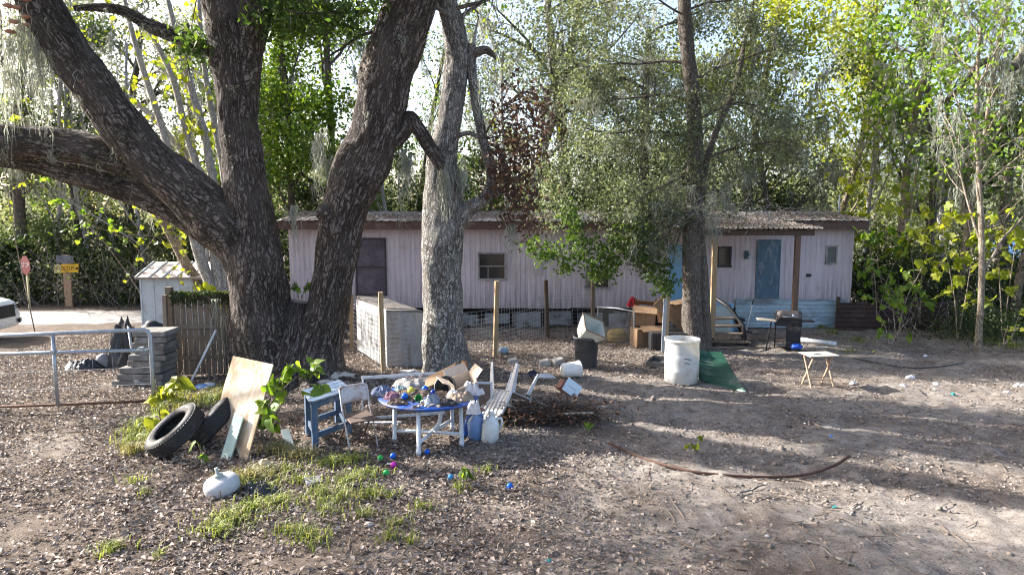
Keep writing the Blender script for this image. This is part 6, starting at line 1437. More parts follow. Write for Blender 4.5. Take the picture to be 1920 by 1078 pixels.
cloth('cloth', 'mint green crumpled cloth on the round table', 'cloth', TT(753, 735), (0.24, 0.2, 0.12), MINT, 3, 0.6, 3.0, 26)
cloth('cloth', 'white crumpled cloth at the round table right rim', 'cloth', TT(884, 738), (0.34, 0.3, 0.22), LINEN, 4, 0.55, 2.8, 30)
cloth('cloth', 'white towel hanging off the round table right rim', 'cloth', TT(889, 757, -0.14), (0.2, 0.14, 0.26), LINEN, 14, 0.5, 2.4, 26)
cloth('paper_heap', 'white paper scraps beside the cloth on the round table', 'paper', TT(851, 745), (0.26, 0.2, 0.11), M('white_paper', (0.75, 0.74, 0.73)), 5, 0.7, 3.4, 26)
cloth('plastic_bag', 'clear grey plastic bag at the round table front rim', 'bag', TT(812, 757), (0.34, 0.22, 0.13), FILM, 6, 0.5, 3.0, 34)
cloth('muck_heap', 'brown leafy muck in the middle of the round table', 'debris', TT(790, 742), (0.95, 0.55, 0.09), MUCK, 7, 0.5, 4.0, 36)
cloth('muck_heap', 'mixed grey rags at the round table back', 'debris', TT(785, 722), (0.9, 0.5, 0.17), M('mixed_rags', (0.36, 0.34, 0.32), (0.16, 0.15, 0.13), 0.9, 5, (0.3, 0.2, 0.15), 0.4), 8, 0.6, 3.4, 36)
cloth('cloth', 'tan crumpled cloth between the pot and the white cloth', 'cloth', TT(862, 748), (0.4, 0.3, 0.12), M('tan_cloth', (0.33, 0.25, 0.18), (0.2, 0.15, 0.11), 0.9, 5), 15)
cloth('cloth', 'black crumpled cloth at the round table right front', 'cloth', TT(836, 758), (0.34, 0.22, 0.1), M('black_cloth', (0.03, 0.03, 0.035)), 16)
cloth('cloth', 'dark brown rag at the round table left front', 'cloth', TT(745, 756), (0.3, 0.18, 0.07), MUCK, 18)
ball('blue ball at the round table front left', TT(759, 749), 0.05, BLUEB, name='ball'); ball('second blue ball near the table middle', TT(797, 740, 0.04), 0.05, BLUEB); ball('small dark blue ball beside the black pot', TT(812, 744, 0.03), 0.04, M('toy_navy', (0.01, 0.04, 0.24), rough=0.4, bmp=0)); ball('lime green ball in the cardboard box', TT(866, 718, 0.19), 0.04, LIMEB)
ball('yellow ball on the round table', TT(771, 742, 0.02), 0.058, YELB)
t = thing('green_cup', 'bright green cup lying at the round table front', 'cup', TT(784, 752, 0.045), rot=(R(75), 0, R(15)))
MB().lathe([(0.001, -0.06), (0.04, -0.06), (0.052, 0.06), (0.047, 0.06), (0.036, -0.05), (0.001, -0.05)], 18).build('body', GREENB, t, smooth=True)
t = thing('black_pot', 'black plant pot tipped on the round table', 'pot', TT(838, 735, 0.05), rot=(R(55), R(10), R(-20)))
MB().lathe([(0.001, -0.1), (0.11, -0.1), (0.15, 0.1), (0.165, 0.1), (0.165, 0.13), (0.145, 0.13), (0.10, -0.085), (0.001, -0.085)], 24).build('body', BLACK, t, smooth=True)
cb = thing('cardboard_box', 'torn open cardboard box on the round table', 'box', TT(870, 735, 0.01), rot=(R(8), R(-14), R(25)))
PALECARD = M('pale_cardboard', (0.55, 0.44, 0.34), (0.45, 0.34, 0.25), 0.85, 3, (0.3, 0.2, 0.13), 0.3)
for c, d, r in (((0, 0, 0.006), (0.36, 0.3, 0.008), None), ((0, 0.15, 0.11), (0.36, 0.008, 0.22), None), ((-0.18, 0, 0.11), (0.008, 0.29, 0.22), None), ((0.18, 0, 0.11), (0.008, 0.29, 0.22), None), ((0, -0.15, 0.09), (0.35, 0.008, 0.18), (R(20), 0, 0))): MB().box(c, d, r).build('side', PALECARD, cb)
MB().box((-0.26, 0, 0.27), (0.18, 0.29, 0.008), (0, R(35), 0)).build('flap', PALECARD, cb); MB().box((0.25, 0, 0.26), (0.16, 0.29, 0.008), (0, R(-40), 0)).build('flap', PALECARD, cb); MB().box((0, 0.2, 0.28), (0.36, 0.16, 0.008), (R(40), 0, 0)).build('flap', PALECARD, cb)
sheet('cardboard_sheet', 'curved brown cardboard sheet across the clutter on the round table', 'cardboard', (TT(795, 735, 0.05), TT(850, 730, 0.22), TT(862, 712, 0.3), TT(812, 714, 0.1)), CARD, 0.008, 12, 6, bend=0.06)
t = thing('orange_scoop', 'orange-brown scoop sticking up from the box on the table', 'scoop', TT(868, 722, 0.24), rot=(R(-30), R(10), 0))
MB().lathe([(0.001, 0.0), (0.05, 0.02), (0.065, 0.07), (0.04, 0.14), (0.028, 0.14), (0.05, 0.07), (0.001, 0.03)], 16).build('bowl', M('orange_plastic', (0.42, 0.17, 0.03)), t, smooth=True); MB().tube([(0, 0, 0.01), (-0.1, 0.02, -0.03), (-0.2, 0.03, -0.06)], 0.012, 6).build('handle', M('orange_plastic', (0.42, 0.17, 0.03)), t, smooth=True)
rng = np.random.default_rng(91); n = 420; an = rng.uniform(0, 2 * PI, n); rr = np.sqrt(rng.random(n)) * 0.72
P = np.stack([np.cos(an) * rr, np.sin(an) * rr, zt + 0.012 + rng.random(n) * 0.03], 1); V, F = leaf_cards(P, 0.07, rng, 0.3)
o = obj('leaf_litter', np_mesh('leaf_litter', V, F, L_LITTER), loc=ctr, kind='stuff'); tag(o, 'dry leaves strewn between the things on the round table', 'leaf litter')
# white frames leaning around the table
def frame(name, label, a, b, h, bar, mat, fill=None, tilt=0.0, cat='frame'):
    a, b = Vector(a), Vector(b); t = thing(name, label, cat, a); d = Vector((b.x - a.x, b.y - a.y, 0)); L = d.length; d.normalize(); up = Vector((0, math.sin(tilt), math.cos(tilt)))
    MB().beam(up * bar / 2, up * bar / 2 + d * L, 0.03, bar, up).build('bar', mat, t, bevel=0.004); MB().beam(up * (h - bar / 2), up * (h - bar / 2) + d * L, 0.03, bar, up).build('bar', mat, t, bevel=0.004)
    for s in (bar / 2, L - bar / 2): MB().beam(d * s + up * bar, d * s + up * (h - bar), bar, 0.028, d).build('bar', mat, t, bevel=0.004)
    if fill:
        q = [d * bar + up * bar, d * (L - bar) + up * bar, d * (L - bar) + up * (h - bar), d * bar + up * (h - bar)]; MB().add(q, [(0, 1, 2, 3)]).build('infill', fill, t, solid=0.006)
    return t
a = G(676, 788); frame('empty_window', 'empty white window frame standing behind the tables', a, a + Vector((1.35, 0.35, 0)), 0.72, 0.05, WHITEPAINT, tilt=R(12))
a = G(893, 786); frame('screen_frame', 'white framed screen with brown mesh between table and plastic chair', a, a + Vector((0.27, -0.02, 0)), 0.62, 0.035, M('pale_blue_frame', (0.50, 0.58, 0.66)), M('brown_screen', (0.16, 0.12, 0.10), (0.12, 0.09, 0.075), 0.8, 9), tilt=R(10), cat='screen')
tag(MB().box((0, 0, 0.03), (0.6, 0.05, 0.04)).build('white_bar', WHITEPAINT, loc=G(718, 796), rot=(0, 0, 0.05), bevel=0.004), 'white timber bar lying beside the folding chair', 'bar')
JUGB = M('jug_blue', (0.02, 0.10, 0.40), (0.015, 0.07, 0.3), 0.35, 3, bmp=0)
gq = G(893, 828)
jug('blue jug with white streaks behind the right table leg', gq + Vector((-0.12, 0.3, 0)), 1.3, JUGB, WHITEP, (0, R(8), 0.4))
jug('middle blue jug pressed against the white jug', gq + Vector((0.0, 0.14, 0)), 1.5, M('jug_azure', (0.03, 0.17, 0.5), (0.3, 0.38, 0.52), 0.35, 2, bmp=0), JUGB, (0, R(-6), 0.9))
jug('white handled jug right of the round table', gq + Vector((0.2, -0.02, 0)), 1.55, WHITEP, WHITEP, (R(-6), R(5), 0.2))
cloth('rag', 'brown rag on top of the blue jugs', 'rag', gq + Vector((0.02, 0.2, 0.42)), (0.2, 0.14, 0.05), M('rust_rag', (0.3, 0.15, 0.10)), 12, 0.5)
for px, py, r, m_, lab in ((713, 864, 0.042, GREENB, 'green ball left of the blue ball by the grass'), (737, 860, 0.042, BLUEB, 'blue ball between the green and pink balls'), (738, 877, 0.042, PINKB, 'bright pink ball by the grass'), (724, 892, 0.042, GREENB, 'green ball nearest the camera in the grass'), (801, 852, 0.042, BLUEB, 'blue ball beside the round table front leg'), (845, 900, 0.04, LBLUE, 'light blue ball beside the leafy weed'), (956, 917, 0.042, BLUEB, 'blue ball alone on the shaded ground at right')):
    ball(lab, G(px, py), r, m_, 'plastic balls on the ground')
tag(MB().tube([(0, 0, 0.012), (0.12, 0.02, 0.016)], 0.012, 8).build('marker', WHITEP, loc=G(726, 870), rot=(0, 0, -0.6), smooth=True), 'white marker between the pink and green balls', 'marker')
for k, (px, py, s, lab) in enumerate(((640, 712, 0.5, 'bleached driftwood lump behind the blue table'), (612, 722, 0.35, 'smaller bleached wood lump behind the blue table'), (770, 706, 0.45, 'white rag heap at the lichen oak foot'), (740, 712, 0.3, 'pale board scrap left of the lichen oak'))):
    crumple('bleached_debris', lab, 'debris', G(px, py), (s, s * 0.45, s * 0.32), M('bleached_wood', (0.55, 0.51, 0.46), (0.36, 0.32, 0.28), 0.85, 6), 60 + k, 0.6, 2.8, 26)

# ------------------------------------------------------------------ upturned plastic chair
gc = G(945, 792); pc = thing('plastic_chair', 'white plastic garden chair turned upside down beside the brush pile', 'chair', (gc.x + 0.08, gc.y + 0.42, gc.z + 0.36), rot=(R(152), R(-6), R(-40)))
pc.scale = (1.18, 1.18, 1.18)
CH = M('aged_chair_plastic', (0.60, 0.60, 0.59), (0.48, 0.47, 0.46), 0.45, 3, (0.32, 0.29, 0.26), 0.35)
def seatf(u, v): return Vector(((u - 0.5) * (0.46 - 0.04 * v), -0.22 + 0.44 * v, -0.02 * math.sin(PI * u) * math.sin(PI * v)))
MB().grid(seatf, 8, 8).build('seat', CH, pc, solid=0.012, smooth=True)
for k in range(6):
    x = -0.175 + k * 0.07
    def sl(u, v, x=x):
        yy = (0.2, 0.235, 0.29, 0.335); zz = (0.0, 0.1, 0.28, 0.43); f = v * 3; i_ = min(2, int(f)); f -= i_
        return Vector((x * (0.95 + 0.08 * v) + (u - 0.5) * 0.063, yy[i_] + (yy[i_ + 1] - yy[i_]) * f + 0.006 * math.cos((u - 0.5) * 3), zz[i_] + (zz[i_ + 1] - zz[i_]) * f))
    MB().grid(sl, 2, 9).build('back_slat', CH, pc, solid=0.012, smooth=True)
MB().tube([(-0.21, 0.2, 0.0), (-0.225, 0.25, 0.14), (-0.23, 0.31, 0.34), (-0.17, 0.345, 0.44), (0, 0.355, 0.46), (0.17, 0.345, 0.44), (0.23, 0.31, 0.34), (0.225, 0.25, 0.14), (0.21, 0.2, 0.0)], 0.022, 8).build('back_rim', CH, pc, smooth=True)
for sx in (-1, 1):
    MB().tube([(sx * 0.225, 0.27, 0.2), (sx * 0.27, 0.1, 0.22), (sx * 0.27, -0.12, 0.2), (sx * 0.25, -0.2, 0.1), (sx * 0.22, -0.21, 0.0)], [0.02, 0.026, 0.026, 0.022, 0.02], 8).build('armrest', CH, pc, smooth=True)
    for sy in (-1, 1):
        p = Vector((sx * 0.2, sy * 0.2, 0)); q = Vector((sx * 0.25, sy * 0.26, -0.39))
        mb = MB(); mb.box((0, 0, 0), (1, 1, 1)); mb.V = []; mb.F = []; mb.U = []
        ws = ((0.085, 0.0), (0.06, 0.35), (0.035, 1.0)); pts = []
        for w0, f in ws:
            c = p.lerp(q, f); pts += [c + Vector((-sx * w0, 0, 0)), c, c + Vector((0, -sy * w0, 0))]
        mb.add(pts, [(0, 1, 4, 3), (1, 2, 5, 4), (3, 4, 7, 6), (4, 5, 8, 7)]); mb.build('leg', CH, pc, solid=0.012)

# ------------------------------------------------------------------ bucket, bins, barrel and what stands round them
gb = G(1058, 742); bx = thing('litter_box', 'small tilted carton with a white lid and red inside', 'box', gb + Vector((0, 0.1, 0.05)), rot=(R(-20), R(38), R(10)))
for c, d in (((0, 0, 0), (0.3, 0.22, 0.012)), ((-0.15, 0, 0.09), (0.012, 0.22, 0.18)), ((0, 0.11, 0.09), (0.29, 0.012, 0.18)), ((0, -0.11, 0.09), (0.29, 0.012, 0.18))): MB().box(c, d).build('side', M('carton_red', (0.16, 0.035, 0.03), (0.28, 0.21, 0.16), 0.7, 4), bx)
MB().box((0.06, -0.125, 0.12), (0.34, 0.012, 0.27)).build('lid', M('pale_blue_lid', (0.60, 0.70, 0.76), (0.66, 0.72, 0.75), 0.5, 3), bx, bevel=0.003)
MB().box((0.06, -0.1325, 0.12), (0.16, 0.002, 0.006)).build('print_line', LETB, bx)
g = G(1075, 711); bk_ = thing('white_bucket', 'white plastic bucket lying on its side before the trash can', 'bucket', g + Vector((-0.22, 0.1, 0.17)), rot=(0, R(90), R(18)))
MB().lathe([(0.001, 0.0), (0.135, 0.0), (0.145, 0.012), (0.165, 0.36), (0.18, 0.365), (0.18, 0.385), (0.165, 0.39), (0.15, 0.37), (0.13, 0.02), (0.001, 0.018)], 30).build('body', WHITEP, bk_, smooth=True)
MB().lathe([(0.045, -0.003), (0.05, -0.005), (0.055, -0.003)], 20).build('base_ring', M('yellowed_ring', (0.6, 0.52, 0.36)), bk_, smooth=True)
MB().tube([(0.17, 0, 0.34), (0.19, 0.1, 0.28), (0.16, 0.17, 0.24), (0.05, 0.21, 0.26), (-0.1, 0.2, 0.3), (-0.17, 0, 0.34)], 0.004, 5).build('bail', GALV, bk_, smooth=True)
cloth('cloth', 'white rag strip lying left of the white bucket', 'cloth', G(1022, 708), (0.48, 0.16, 0.09), LINEN, 20, 0.7, 3.4, 30)
cloth('cloth', 'dark navy rag behind the upturned chair leg', 'cloth', G(998, 704), (0.28, 0.16, 0.12), M('navy_rag', (0.025, 0.028, 0.05)), 21, 0.6, 3.0, 24)
g = G(1101, 694); tc = thing('trash_can', 'tall dark grey trash can with a pale bin on top', 'trash can', g + Vector((0, 0.25, 0)))
MB().lathe([(0.001, 0.0), (0.23, 0.0), (0.235, 0.02), (0.275, 0.66), (0.30, 0.665), (0.30, 0.72), (0.28, 0.725), (0.265, 0.7), (0.225, 0.03), (0.001, 0.025)], 32).build('body', M('dark_can_plastic', (0.05, 0.053, 0.06), (0.035, 0.037, 0.042), 0.5, 4, (0.16, 0.145, 0.13), 0.3), tc, smooth=True)
for sx in (-1, 1): MB().tube([(sx * 0.29, -0.08, 0.62), (sx * 0.33, -0.05, 0.6), (sx * 0.33, 0.05, 0.6), (sx * 0.29, 0.08, 0.62)], 0.014, 6).build('handle', BLACK, tc, smooth=True)
MB().lathe([(0.255, 0.4), (0.268, 0.41), (0.262, 0.43)], 32).build('band', BLACK, tc, smooth=True)
pb_ = thing('pale_bin', 'pale tapered square bin tipped open on top of the trash can', 'bin', g + Vector((-0.02, 0.22, 0.74)), rot=(R(38), R(24), R(20)))
PB_M = M('pale_bin_plastic', (0.58, 0.60, 0.54), (0.46, 0.48, 0.42), 0.45, 3, (0.36, 0.30, 0.22), 0.35)
b0, b1, hh = 0.17, 0.27, 0.40; zb_ = -0.05
cn = [(-1, -1), (1, -1), (1, 1), (-1, 1)]
for k in range(4):
    a_, c_ = cn[k], cn[(k + 1) % 4]
    MB().add([(a_[0] * b0, a_[1] * b0, zb_), (c_[0] * b0, c_[1] * b0, zb_), (c_[0] * b1, c_[1] * b1, zb_ + hh), (a_[0] * b1, a_[1] * b1, zb_ + hh)], [(0, 1, 2, 3)]).build('side', PB_M, pb_, solid=0.012)
    MB().beam((a_[0] * b1, a_[1] * b1, zb_ + hh), (c_[0] * b1, c_[1] * b1, zb_ + hh), 0.025, 0.02).build('rim', M('brown_rim', (0.24, 0.17, 0.11)), pb_)
MB().box((0, 0, zb_), (2 * b0, 2 * b0, 0.012)).build('base', PB_M, pb_)
for px, py, s, lab in ((963, 682, 0.26, 'pale concrete chunk behind the upturned chair'), (1022, 686, 0.28, 'concrete chunk left of the trash can'), (1047, 684, 0.3, 'tilted concrete chunk beside the trash can')):
    tag(MB().box((0, 0, s * 0.28), (s, s * 0.7, s * 0.5), top=0.8).build('concrete_chunk', CONC, bevel=0.02, loc=G(px, py), rot=(R(10), R(-12), R(px % 60))), lab, 'rubble', 'concrete chunks')
crumple('plastic_bag', 'pale blue bag litter at the second fence post', 'bag', G(943, 664), (0.28, 0.2, 0.18), M('pale_blue_film', (0.28, 0.38, 0.45), (0.18, 0.24, 0.28), 0.35, 5, bmp=0.3), 22, 0.45)
g = G(1159, 644); yh = thing('yellow_hassock', 'squat round yellow-brown basket by the chain link gate', 'basket', g + Vector((0, 0.22, 0)))
MB().lathe([(0.001, 0.0), (0.2, 0.0), (0.27, 0.07), (0.29, 0.17), (0.27, 0.27), (0.22, 0.34), (0.15, 0.36), (0.001, 0.34)], 28).build('body', M('yellow_straw', (0.36, 0.27, 0.09), (0.18, 0.12, 0.05), 0.85, 8, (0.10, 0.07, 0.04), 0.4, stretch=(1, 1, 4)), yh, smooth=True)
for z in (0.07, 0.17, 0.27): MB().lathe([(0.275 + 0.015 * (z == 0.17), z - 0.012), (0.292 + 0.012 * (z == 0.17), z), (0.275 + 0.015 * (z == 0.17), z + 0.012)], 28).build('band', M('straw_band', (0.25, 0.18, 0.08)), yh, smooth=True)
# cardboard boxes and crates by the home steps
def carton(label, loc, s, rz, tilt=0.0, mat=CARD):
    t = thing('cardboard_box', label, 'box', loc, rot=(R(tilt), R(tilt * 0.6), rz), group='cartons by the sky blue door'); x, y, z = s
    MB().box((0, 0, z / 2), s).build('body', mat, t, bevel=0.01)
    MB().box((0.05, -y * 0.75, z + 0.03), (x * 0.95, y * 0.48, 0.008), (R(25), 0, 0)).build('flap', mat, t); MB().box((0, y * 0.7, z + 0.06), (x * 0.95, y * 0.45, 0.008), (R(-40), 0, 0)).build('flap', mat, t)
    MB().box((0, -y / 2 - 0.003, z / 2), (0.06, 0.003, z * 0.98)).build('tape', M('parcel_tape', (0.3, 0.2, 0.11)), t)
carton('lower cardboard carton by the chain link gate', gbase(1214, 18.2), (0.75, 0.55, 0.5), 0.2)
carton('upper cardboard carton on the pile by the gate', gbase(1208, 18.4) + Vector((0, 0, 0.56)), (0.62, 0.5, 0.45), -0.25, 6)
carton('brown carton on top behind the steel post', gbase(1262, 18.7) + Vector((0, 0, 0.62)), (0.6, 0.5, 0.5), 0.5, -8)
Yc = 17.9
sheet('cardboard_sheet', 'big flat cardboard sheet slanting down beside the slim tree', 'cardboard', (At(1225, 572, Yc), At(1243, 553, Yc + 0.3), At(1290, 605, Yc + 0.3), At(1282, 622, Yc)), CARD, 0.012, 8, 8, bend=0.05)
g = gbase(1252, 17.6); cr = thing('black_crate', 'black ribbed plastic crate under the cardboard', 'crate', g)
MB().box((0, 0, 0.24), (0.9, 0.5, 0.48)).build('body', BLACK, cr, bevel=0.015)
for k in range(8): MB().box((-0.4 + k * 0.114, -0.262, 0.24), (0.03, 0.03, 0.46)).build('rib', BLACK, cr)
cloth('cloth', 'red cloth bundle behind the chain link gate', 'cloth', gbase(1187, 19.4) + Vector((0, 0, 0.95)), (0.35, 0.25, 0.28), M('red_cloth', (0.36, 0.02, 0.035)), 30, 0.4)
tag(MB().tube([(-0.12, -0.1, 0.0), (-0.16, -0.12, 0.5), (-0.14, -0.12, 1.0)], 0.03, 6).build('support_post', DARKWOOD, loc=gbase(1190, 19.5)), 'dark prop post holding up the red bundle', 'post')
# barrel
g = G(1284, 722); ba = thing('white_barrel', 'tall open white plastic barrel in front of the slim tree', 'barrel', g + Vector((0, 0.3, 0)), rz=0.2)
BARR = M('milky_barrel_plastic', (0.72, 0.73, 0.72), (0.62, 0.63, 0.62), 0.42, 2.0, (0.40, 0.365, 0.31), 0.45, 3.0, bmp=0.15)
bsd = BARR.node_tree.nodes['Principled BSDF']; btr = N(BARR.node_tree, 'ShaderNodeBsdfTranslucent'); btr.inputs[0].default_value = (0.8, 0.72, 0.55, 1); bms = N(BARR.node_tree, 'ShaderNodeMixShader'); bms.inputs[0].default_value = 0.3
BARR.node_tree.links.new(bsd.outputs[0], bms.inputs[1]); BARR.node_tree.links.new(btr.outputs[0], bms.inputs[2]); BARR.node_tree.links.new(bms.outputs[0], BARR.node_tree.nodes['Material Output'].inputs[0])
rB = S(32.5, g.y + 0.3); hB = At(1284, 634, g.y + 0.3).z - g.z
pr = [(0.001, 0.0), (rB * 0.9, 0.0), (rB * 0.955, 0.02), (rB * 0.97, hB * 0.25), (rB * 1.0, hB * 0.28), (rB * 1.0, hB * 0.30), (rB * 0.985, hB * 0.33), (rB * 1.0, hB * 0.5), (rB * 1.015, hB * 0.62), (rB * 0.99, hB * 0.65), (rB * 0.985, hB * 0.68), (rB * 0.97, hB * 0.9), (rB * 0.98, hB * 0.93), (rB * 1.03, hB * 0.945), (rB * 1.03, hB), (rB * 0.97, hB), (rB * 0.93, hB * 0.9), (rB * 0.93, 0.05), (0.001, 0.05)]
MB().lathe(pr, 44).build('body', BARR, ba, smooth=True)
DM = M('barrel_mark', (0.16, 0.17, 0.19))
for k, (an, z, L) in enumerate(((-98, 0.60, 0.10), (-90, 0.585, 0.06), (-98, 0.5, 0.09))):
    def mk(u, v, an=an, z=z, L=L): th = R(an) + (u - 0.5) * L / rB * 1.2; return Vector((math.cos(th) * (rB * 1.018), math.sin(th) * (rB * 1.018), hB * z + (v - 0.5) * 0.018 + 0.01 * math.sin(u * 5)))
    MB().grid(mk, 6, 1).build('stamped_mark', DM, ba, solid=0.003)
# green ribbed sheet behind the barrel
yg = G(1330, 716).y
sheet('green_sheet', 'dark green ribbed roofing sheet bent on the ground behind the barrel', 'metal sheet', (At(1312, 655, yg + 0.35), At(1310, 712, yg), G(1398, 738) + Vector((0, 0, 0.03)), At(1352, 659, yg + 0.45)), M('green_roof_sheet', (0.02, 0.075, 0.046), (0.014, 0.052, 0.033), 0.45, 2, (0.14, 0.16, 0.13), 0.25, metal=0.05), 0.006, 40, 14, ribs=5, rib_h=0.02, bend=-0.06)
g = G(1240, 690); tr = thing('metal_tray', 'shallow dark metal tray on the ground left of the barrel', 'tray', g + Vector((0.05, 0.3, 0.02)), rz=R(-25))
for c, d in (((0, 0, 0.006), (0.5, 0.7, 0.012)), ((-0.25, 0, 0.06), (0.02, 0.7, 0.12)), ((0.25, 0, 0.06), (0.02, 0.7, 0.12)), ((0, -0.35, 0.06), (0.48, 0.02, 0.12)), ((0, 0.35, 0.06), (0.48, 0.02, 0.12))): MB().box(c, d).build('side', M('tray_metal', (0.10, 0.095, 0.09), (0.06, 0.055, 0.05), 0.6, 5), tr, bevel=0.004)

# ------------------------------------------------------------------ grill, tray table and bits at the right
g = G(1480, 660); gr = thing('barbecue_grill', 'black gas barbecue with dusty lid and side shelves near the porch', 'grill', g + Vector((0.05, 0.3, 0)), rz=R(-12)); gr.scale = (0.9, 0.9, 0.97)
GB = M('grill_enamel', (0.02, 0.02, 0.022), (0.035, 0.033, 0.033), 0.4, 5, (0.16, 0.13, 0.11), 0.35, 3)
def lid(u, v):
    an = PI * v; return Vector((-0.33 + 0.66 * u, -0.02 - 0.24 * math.cos(an), 0.86 + 0.20 * math.sin(an) ** 0.8))
MB().grid(lid, 6, 14).build('lid', M('dusty_grill_lid', (0.10, 0.085, 0.075), (0.03, 0.028, 0.027), 0.5, 3, (0.24, 0.19, 0.16), 0.4), gr, smooth=True, solid=0.02)
for sx in (-0.33, 0.33): MB().add([(sx, -0.02 - 0.24 * math.cos(PI * k / 10), 0.86 + 0.2 * math.sin(PI * k / 10) ** 0.8) for k in range(11)], [tuple(range(11))]).build('lid_end', GB, gr, solid=0.015)
MB().box((0, -0.02, 0.76), (0.68, 0.48, 0.18), top=1.02).build('firebox', GB, gr, bevel=0.015)
MB().tube([(-0.2, -0.28, 0.93), (-0.2, -0.32, 0.94), (0.2, -0.32, 0.94), (0.2, -0.28, 0.93)], 0.012, 8).build('lid_handle', GALV, gr, smooth=True)
MB().lathe([(0.001, 0.012), (0.035, 0.01), (0.04, 0.0)], 16, (0.1, -0.262, 0.97), Matrix.Rotation(R(68), 3, 'X')).build('badge', GALV, gr, smooth=True)
MB().box((-0.60, -0.02, 0.80), (0.50, 0.44, 0.03), (0, R(3), 0)).build('side_shelf', M('dusty_shelf', (0.42, 0.36, 0.29), (0.3, 0.25, 0.2), 0.7, 4), gr, bevel=0.008); MB().box((0.52, -0.02, 0.80), (0.34, 0.44, 0.03), (0, R(-2), 0)).build('side_shelf', GB, gr, bevel=0.008)
for x, y in ((-0.60, -0.2), (0.31, -0.2), (-0.30, 0.2), (0.31, 0.2)): MB().beam((x + (0.12 if x < -0.5 else 0), y, 0.79), (x, y, gz(g.x, g.y) - g.z), 0.035, 0.035).build('leg', GB, gr)
MB().box((0.12, -0.23, 0.40), (0.40, 0.02, 0.58)).build('front_panel', GB, gr, bevel=0.004)
for k in range(3): MB().lathe([(0.001, 0.03), (0.022, 0.028), (0.026, 0.0)], 12, (-0.05 + k * 0.15, -0.262, 0.74), Matrix.Rotation(R(90), 3, 'X')).build('knob', BLACK, gr, smooth=True)
MB().box((0.05, 0.0, 0.12), (0.64, 0.42, 0.02)).build('lower_shelf', GB, gr)
crumple('blue_bag', 'bright blue bag under the barbecue', 'bag', g + Vector((0.2, 0.02, 0.08)), (0.3, 0.2, 0.14), M('bag_blue', (0.03, 0.10, 0.5), rough=0.5), 31, 0.4)
g = G(1541, 729); z_ = g.z
tvt = thing('tray_table', 'small beige folding tray table standing in the sunlit yard', 'table', g + Vector((0.02, 0.25, 0)), rz=R(8))
hT = At(1541, 664, g.y + 0.25).z - z_
MB().box((0, 0, hT), (0.62, 0.44, 0.022)).build('tabletop', BEIGE, tvt, bevel=0.008)
MB().box((-0.05, -0.03, hT + 0.0135), (0.16, 0.07, 0.005), (0, 0, 0.3)).build('stain', M('dark_mark', (0.1, 0.085, 0.075)), tvt)
LEGW = M('tan_leg_wood', (0.42, 0.29, 0.19), (0.32, 0.21, 0.14), 0.7, 5)
for sx in (-0.24, 0.24):
    MB().beam((sx, -0.19, 0.0), (sx * 0.96, 0.15, hT - 0.02), 0.024, 0.03).build('leg', LEGW, tvt); MB().beam((sx * 0.88, 0.2, 0.0), (sx * 0.84, -0.15, hT - 0.02), 0.024, 0.03).build('leg', LEGW, tvt)
for y, z in ((-0.11, 0.15), (0.12, 0.15)): MB().beam((-0.23, y, z), (0.23, y, z), 0.018, 0.022).build('crossbar', LEGW, tvt)
p0, p1 = G(1500, 641), G(1568, 650); tag(MB().tube([Vector((0, 0, 0.07)), p1 - p0 + Vector((0, 0, 0.07))], 0.065, 14).build('plastic_pipe', WHITEP, loc=p0, smooth=True), 'fat white plastic pipe lying behind the barbecue', 'pipe')
p0, p1 = G(1508, 652), G(1550, 655); tag(MB().box((0.3, 0, 0.02), (0.65, 0.09, 0.03)).build('plank', M('pale_plank', (0.45, 0.42, 0.38)), loc=p0, rot=(0, 0, -0.12), bevel=0.004), 'pale plank beside the white plastic pipe', 'plank')
rd = random.Random(6)
for k, (px, py, L, rz) in enumerate(((1385, 640, 1.2, 0.1), (1425, 632, 1.0, -0.15), (1452, 640, 0.9, -0.3), (1365, 655, 1.1, 0.2), (1350, 648, 0.8, 0.0))):
    tag(MB().box((0, 0, 0.03), (L, 0.12, 0.035)).build('loose_plank', WEATHER, loc=G(px, py) + Vector((0, 0, 0.005 * k)), rot=(R(rd.uniform(-4, 4)), R(rd.uniform(-3, 3)), rz), bevel=0.004), ('weathered plank lying before the porch steps', 'weathered plank between steps and barbecue', 'short plank under the barbecue left side', 'plank nearest the slim tree foot', 'short plank at the porch post')[k], 'plank', 'loose planks by the porch')
# rusty pipe, black cable
P = [G(px, py) + Vector((0, 0, h)) for px, py, h in ((1142, 834, 0.03), (1200, 860, 0.03), (1290, 886, 0.03), (1400, 897, 0.03), (1500, 895, 0.03), (1560, 882, 0.06), (1592, 871, 0.12))]
o0 = P[0].copy(); pts = [Vector(p) - o0 for p in spline([tuple(p) for p in P], 8)]
tag(MB().tube(pts, 0.019, 8).build('rusty_pipe', M('dark_rust', (0.095, 0.048, 0.034), (0.045, 0.027, 0.022), 0.9, 12, (0.16, 0.10, 0.07), 0.4), loc=o0, smooth=True), 'long curved rusty pipe lying across the yard', 'pipe')
P = [G(px, py) + Vector((0, 0, 0.015)) for px, py in ((1600, 672), (1650, 683), (1700, 690), (1750, 690), (1810, 681))]
o0 = P[0].copy(); tag(MB().tube([Vector(p) - o0 for p in spline([tuple(p) for p in P], 6)], 0.014, 6).build('black_cable', BLACK, loc=o0, smooth=True), 'black cable lying on the ground at right', 'cable')
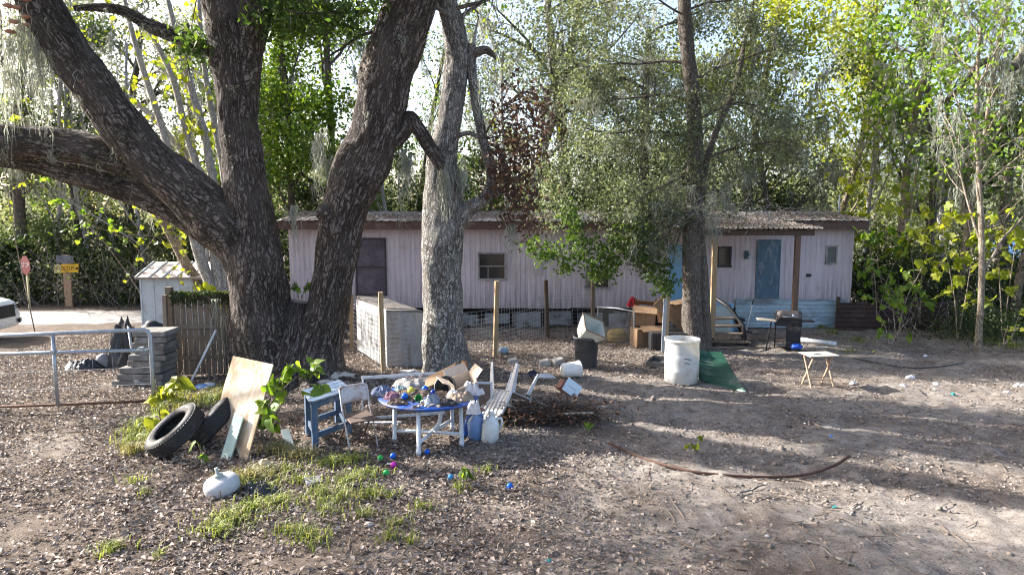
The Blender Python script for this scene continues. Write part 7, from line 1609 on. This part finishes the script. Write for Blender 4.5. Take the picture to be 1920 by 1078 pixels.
# litter
LW = M('milky_film', (0.62, 0.63, 0.64), (0.45, 0.46, 0.47), 0.3, 6, bmp=0.3, spec=0.5)
for k, (px, py, s, m_, lab) in enumerate(((1707, 710, 0.28, LW, 'largest white plastic litter in the right yard'), (1755, 722, 0.2, LW, 'milky plastic litter right of the larger white piece'), (1693, 724, 0.18, LINEN, 'dull white litter left of the plastic scraps'), (1912, 725, 0.32, CONC, 'grey lump at the right edge of the yard'), (1888, 737, 0.18, LW, 'small plastic scrap near the right edge'), (1787, 740, 0.13, TEAL, 'teal litter below the plastic scraps'), (1558, 819, 0.10, LBLUE, 'light blue litter in the middle of the sand'), (1566, 951, 0.09, TEAL, 'teal scrap in the sunlit sand'), (1032, 1052, 0.09, TEAL, 'teal scrap at the bottom of the picture'), (1140, 650, 0.12, LW, 'white scrap near the yellow basket'), (1438, 1005, 0.06, LINEN, 'white chip in the shaded sand'), (1160, 640, 0.14, M('violet_scrap', (0.06, 0.05, 0.14)), 'dark violet scrap by the basket'), (1735, 668, 0.15, LW, 'pale scrap at the brush edge'), (1600, 720, 0.2, LINEN, 'flat pale scrap right of the tray table'))):
    cloth('litter', lab, 'litter', G(px, py), (s * 0.78, s * 0.55, s * 0.32), m_, 80 + k, res=14)
for k, (px, py, L, rz, lab) in enumerate(((1600, 955, 0.5, 1.0, 'pale forked stick in the sunlit sand'), (1555, 1040, 0.6, 1.9, 'curved brown stick near the bottom'), (1725, 735, 0.4, 1.2, 'dark stick beside the plastic litter'), (1410, 920, 0.6, 0.6, 'grey stick under the rusty pipe'), (545, 960, 0.3, 1.8, 'pale thin stick in the grass'), (1190, 820, 0.35, 2.2, 'pale stick by the weed'))):
    g = G(px, py); pts = []
    for i in range(6):
        f = i / 5 - 0.5; x, y = g.x + math.cos(rz) * L * f + 0.03 * math.sin(i * 2 + k), g.y + math.sin(rz) * L * f; pts.append(Vector((x, y, gz(x, y) + 0.025)) - g)
    t = thing('stick', lab, 'stick', g); MB().tube(pts, [0.012, 0.013, 0.012, 0.011, 0.009, 0.005], 6).build('shaft', BARK_PALE if k != 2 else BARK_MID, t, smooth=True)
    if k in (0, 3): MB().tube([pts[2], pts[2] + Vector((0.12, 0.05, 0.03)), pts[2] + Vector((0.2, 0.12, 0.01))], [0.01, 0.008, 0.004], 5).build('fork', BARK_PALE, t, smooth=True)
# neighbour's house with blue roof, far right
Yn = 31; a = gbase(1900, Yn); nh = thing('neighbour_house', 'neighbour building with bright blue metal roof glimpsed through the right trees', 'house', a)
for k in range(10):
    MB().add([(-0.6 + k * 0.6, -0.3, 1.55), (-0.6 + k * 0.6 + 0.59, -0.3, 1.55), (-0.6 + k * 0.6 + 0.59, 2.0, 2.25), (-0.6 + k * 0.6, 2.0, 2.25)], [(0, 1, 2, 3)]).build('roof_sheet', M('blue_metal_roof', (0.14, 0.28, 0.55), (0.10, 0.22, 0.46), 0.4, 2), nh, solid=0.03)
MB().box((2.5, 1.6, 0.75), (5.6, 3.0, 1.5)).build('wall', M('cream_wall', (0.5, 0.46, 0.4)), nh)
for k in range(3): MB().box((0.7 + k * 1.7, 0.09, 0.9), (0.8, 0.05, 0.7)).build('window', DARKGLASS, nh)
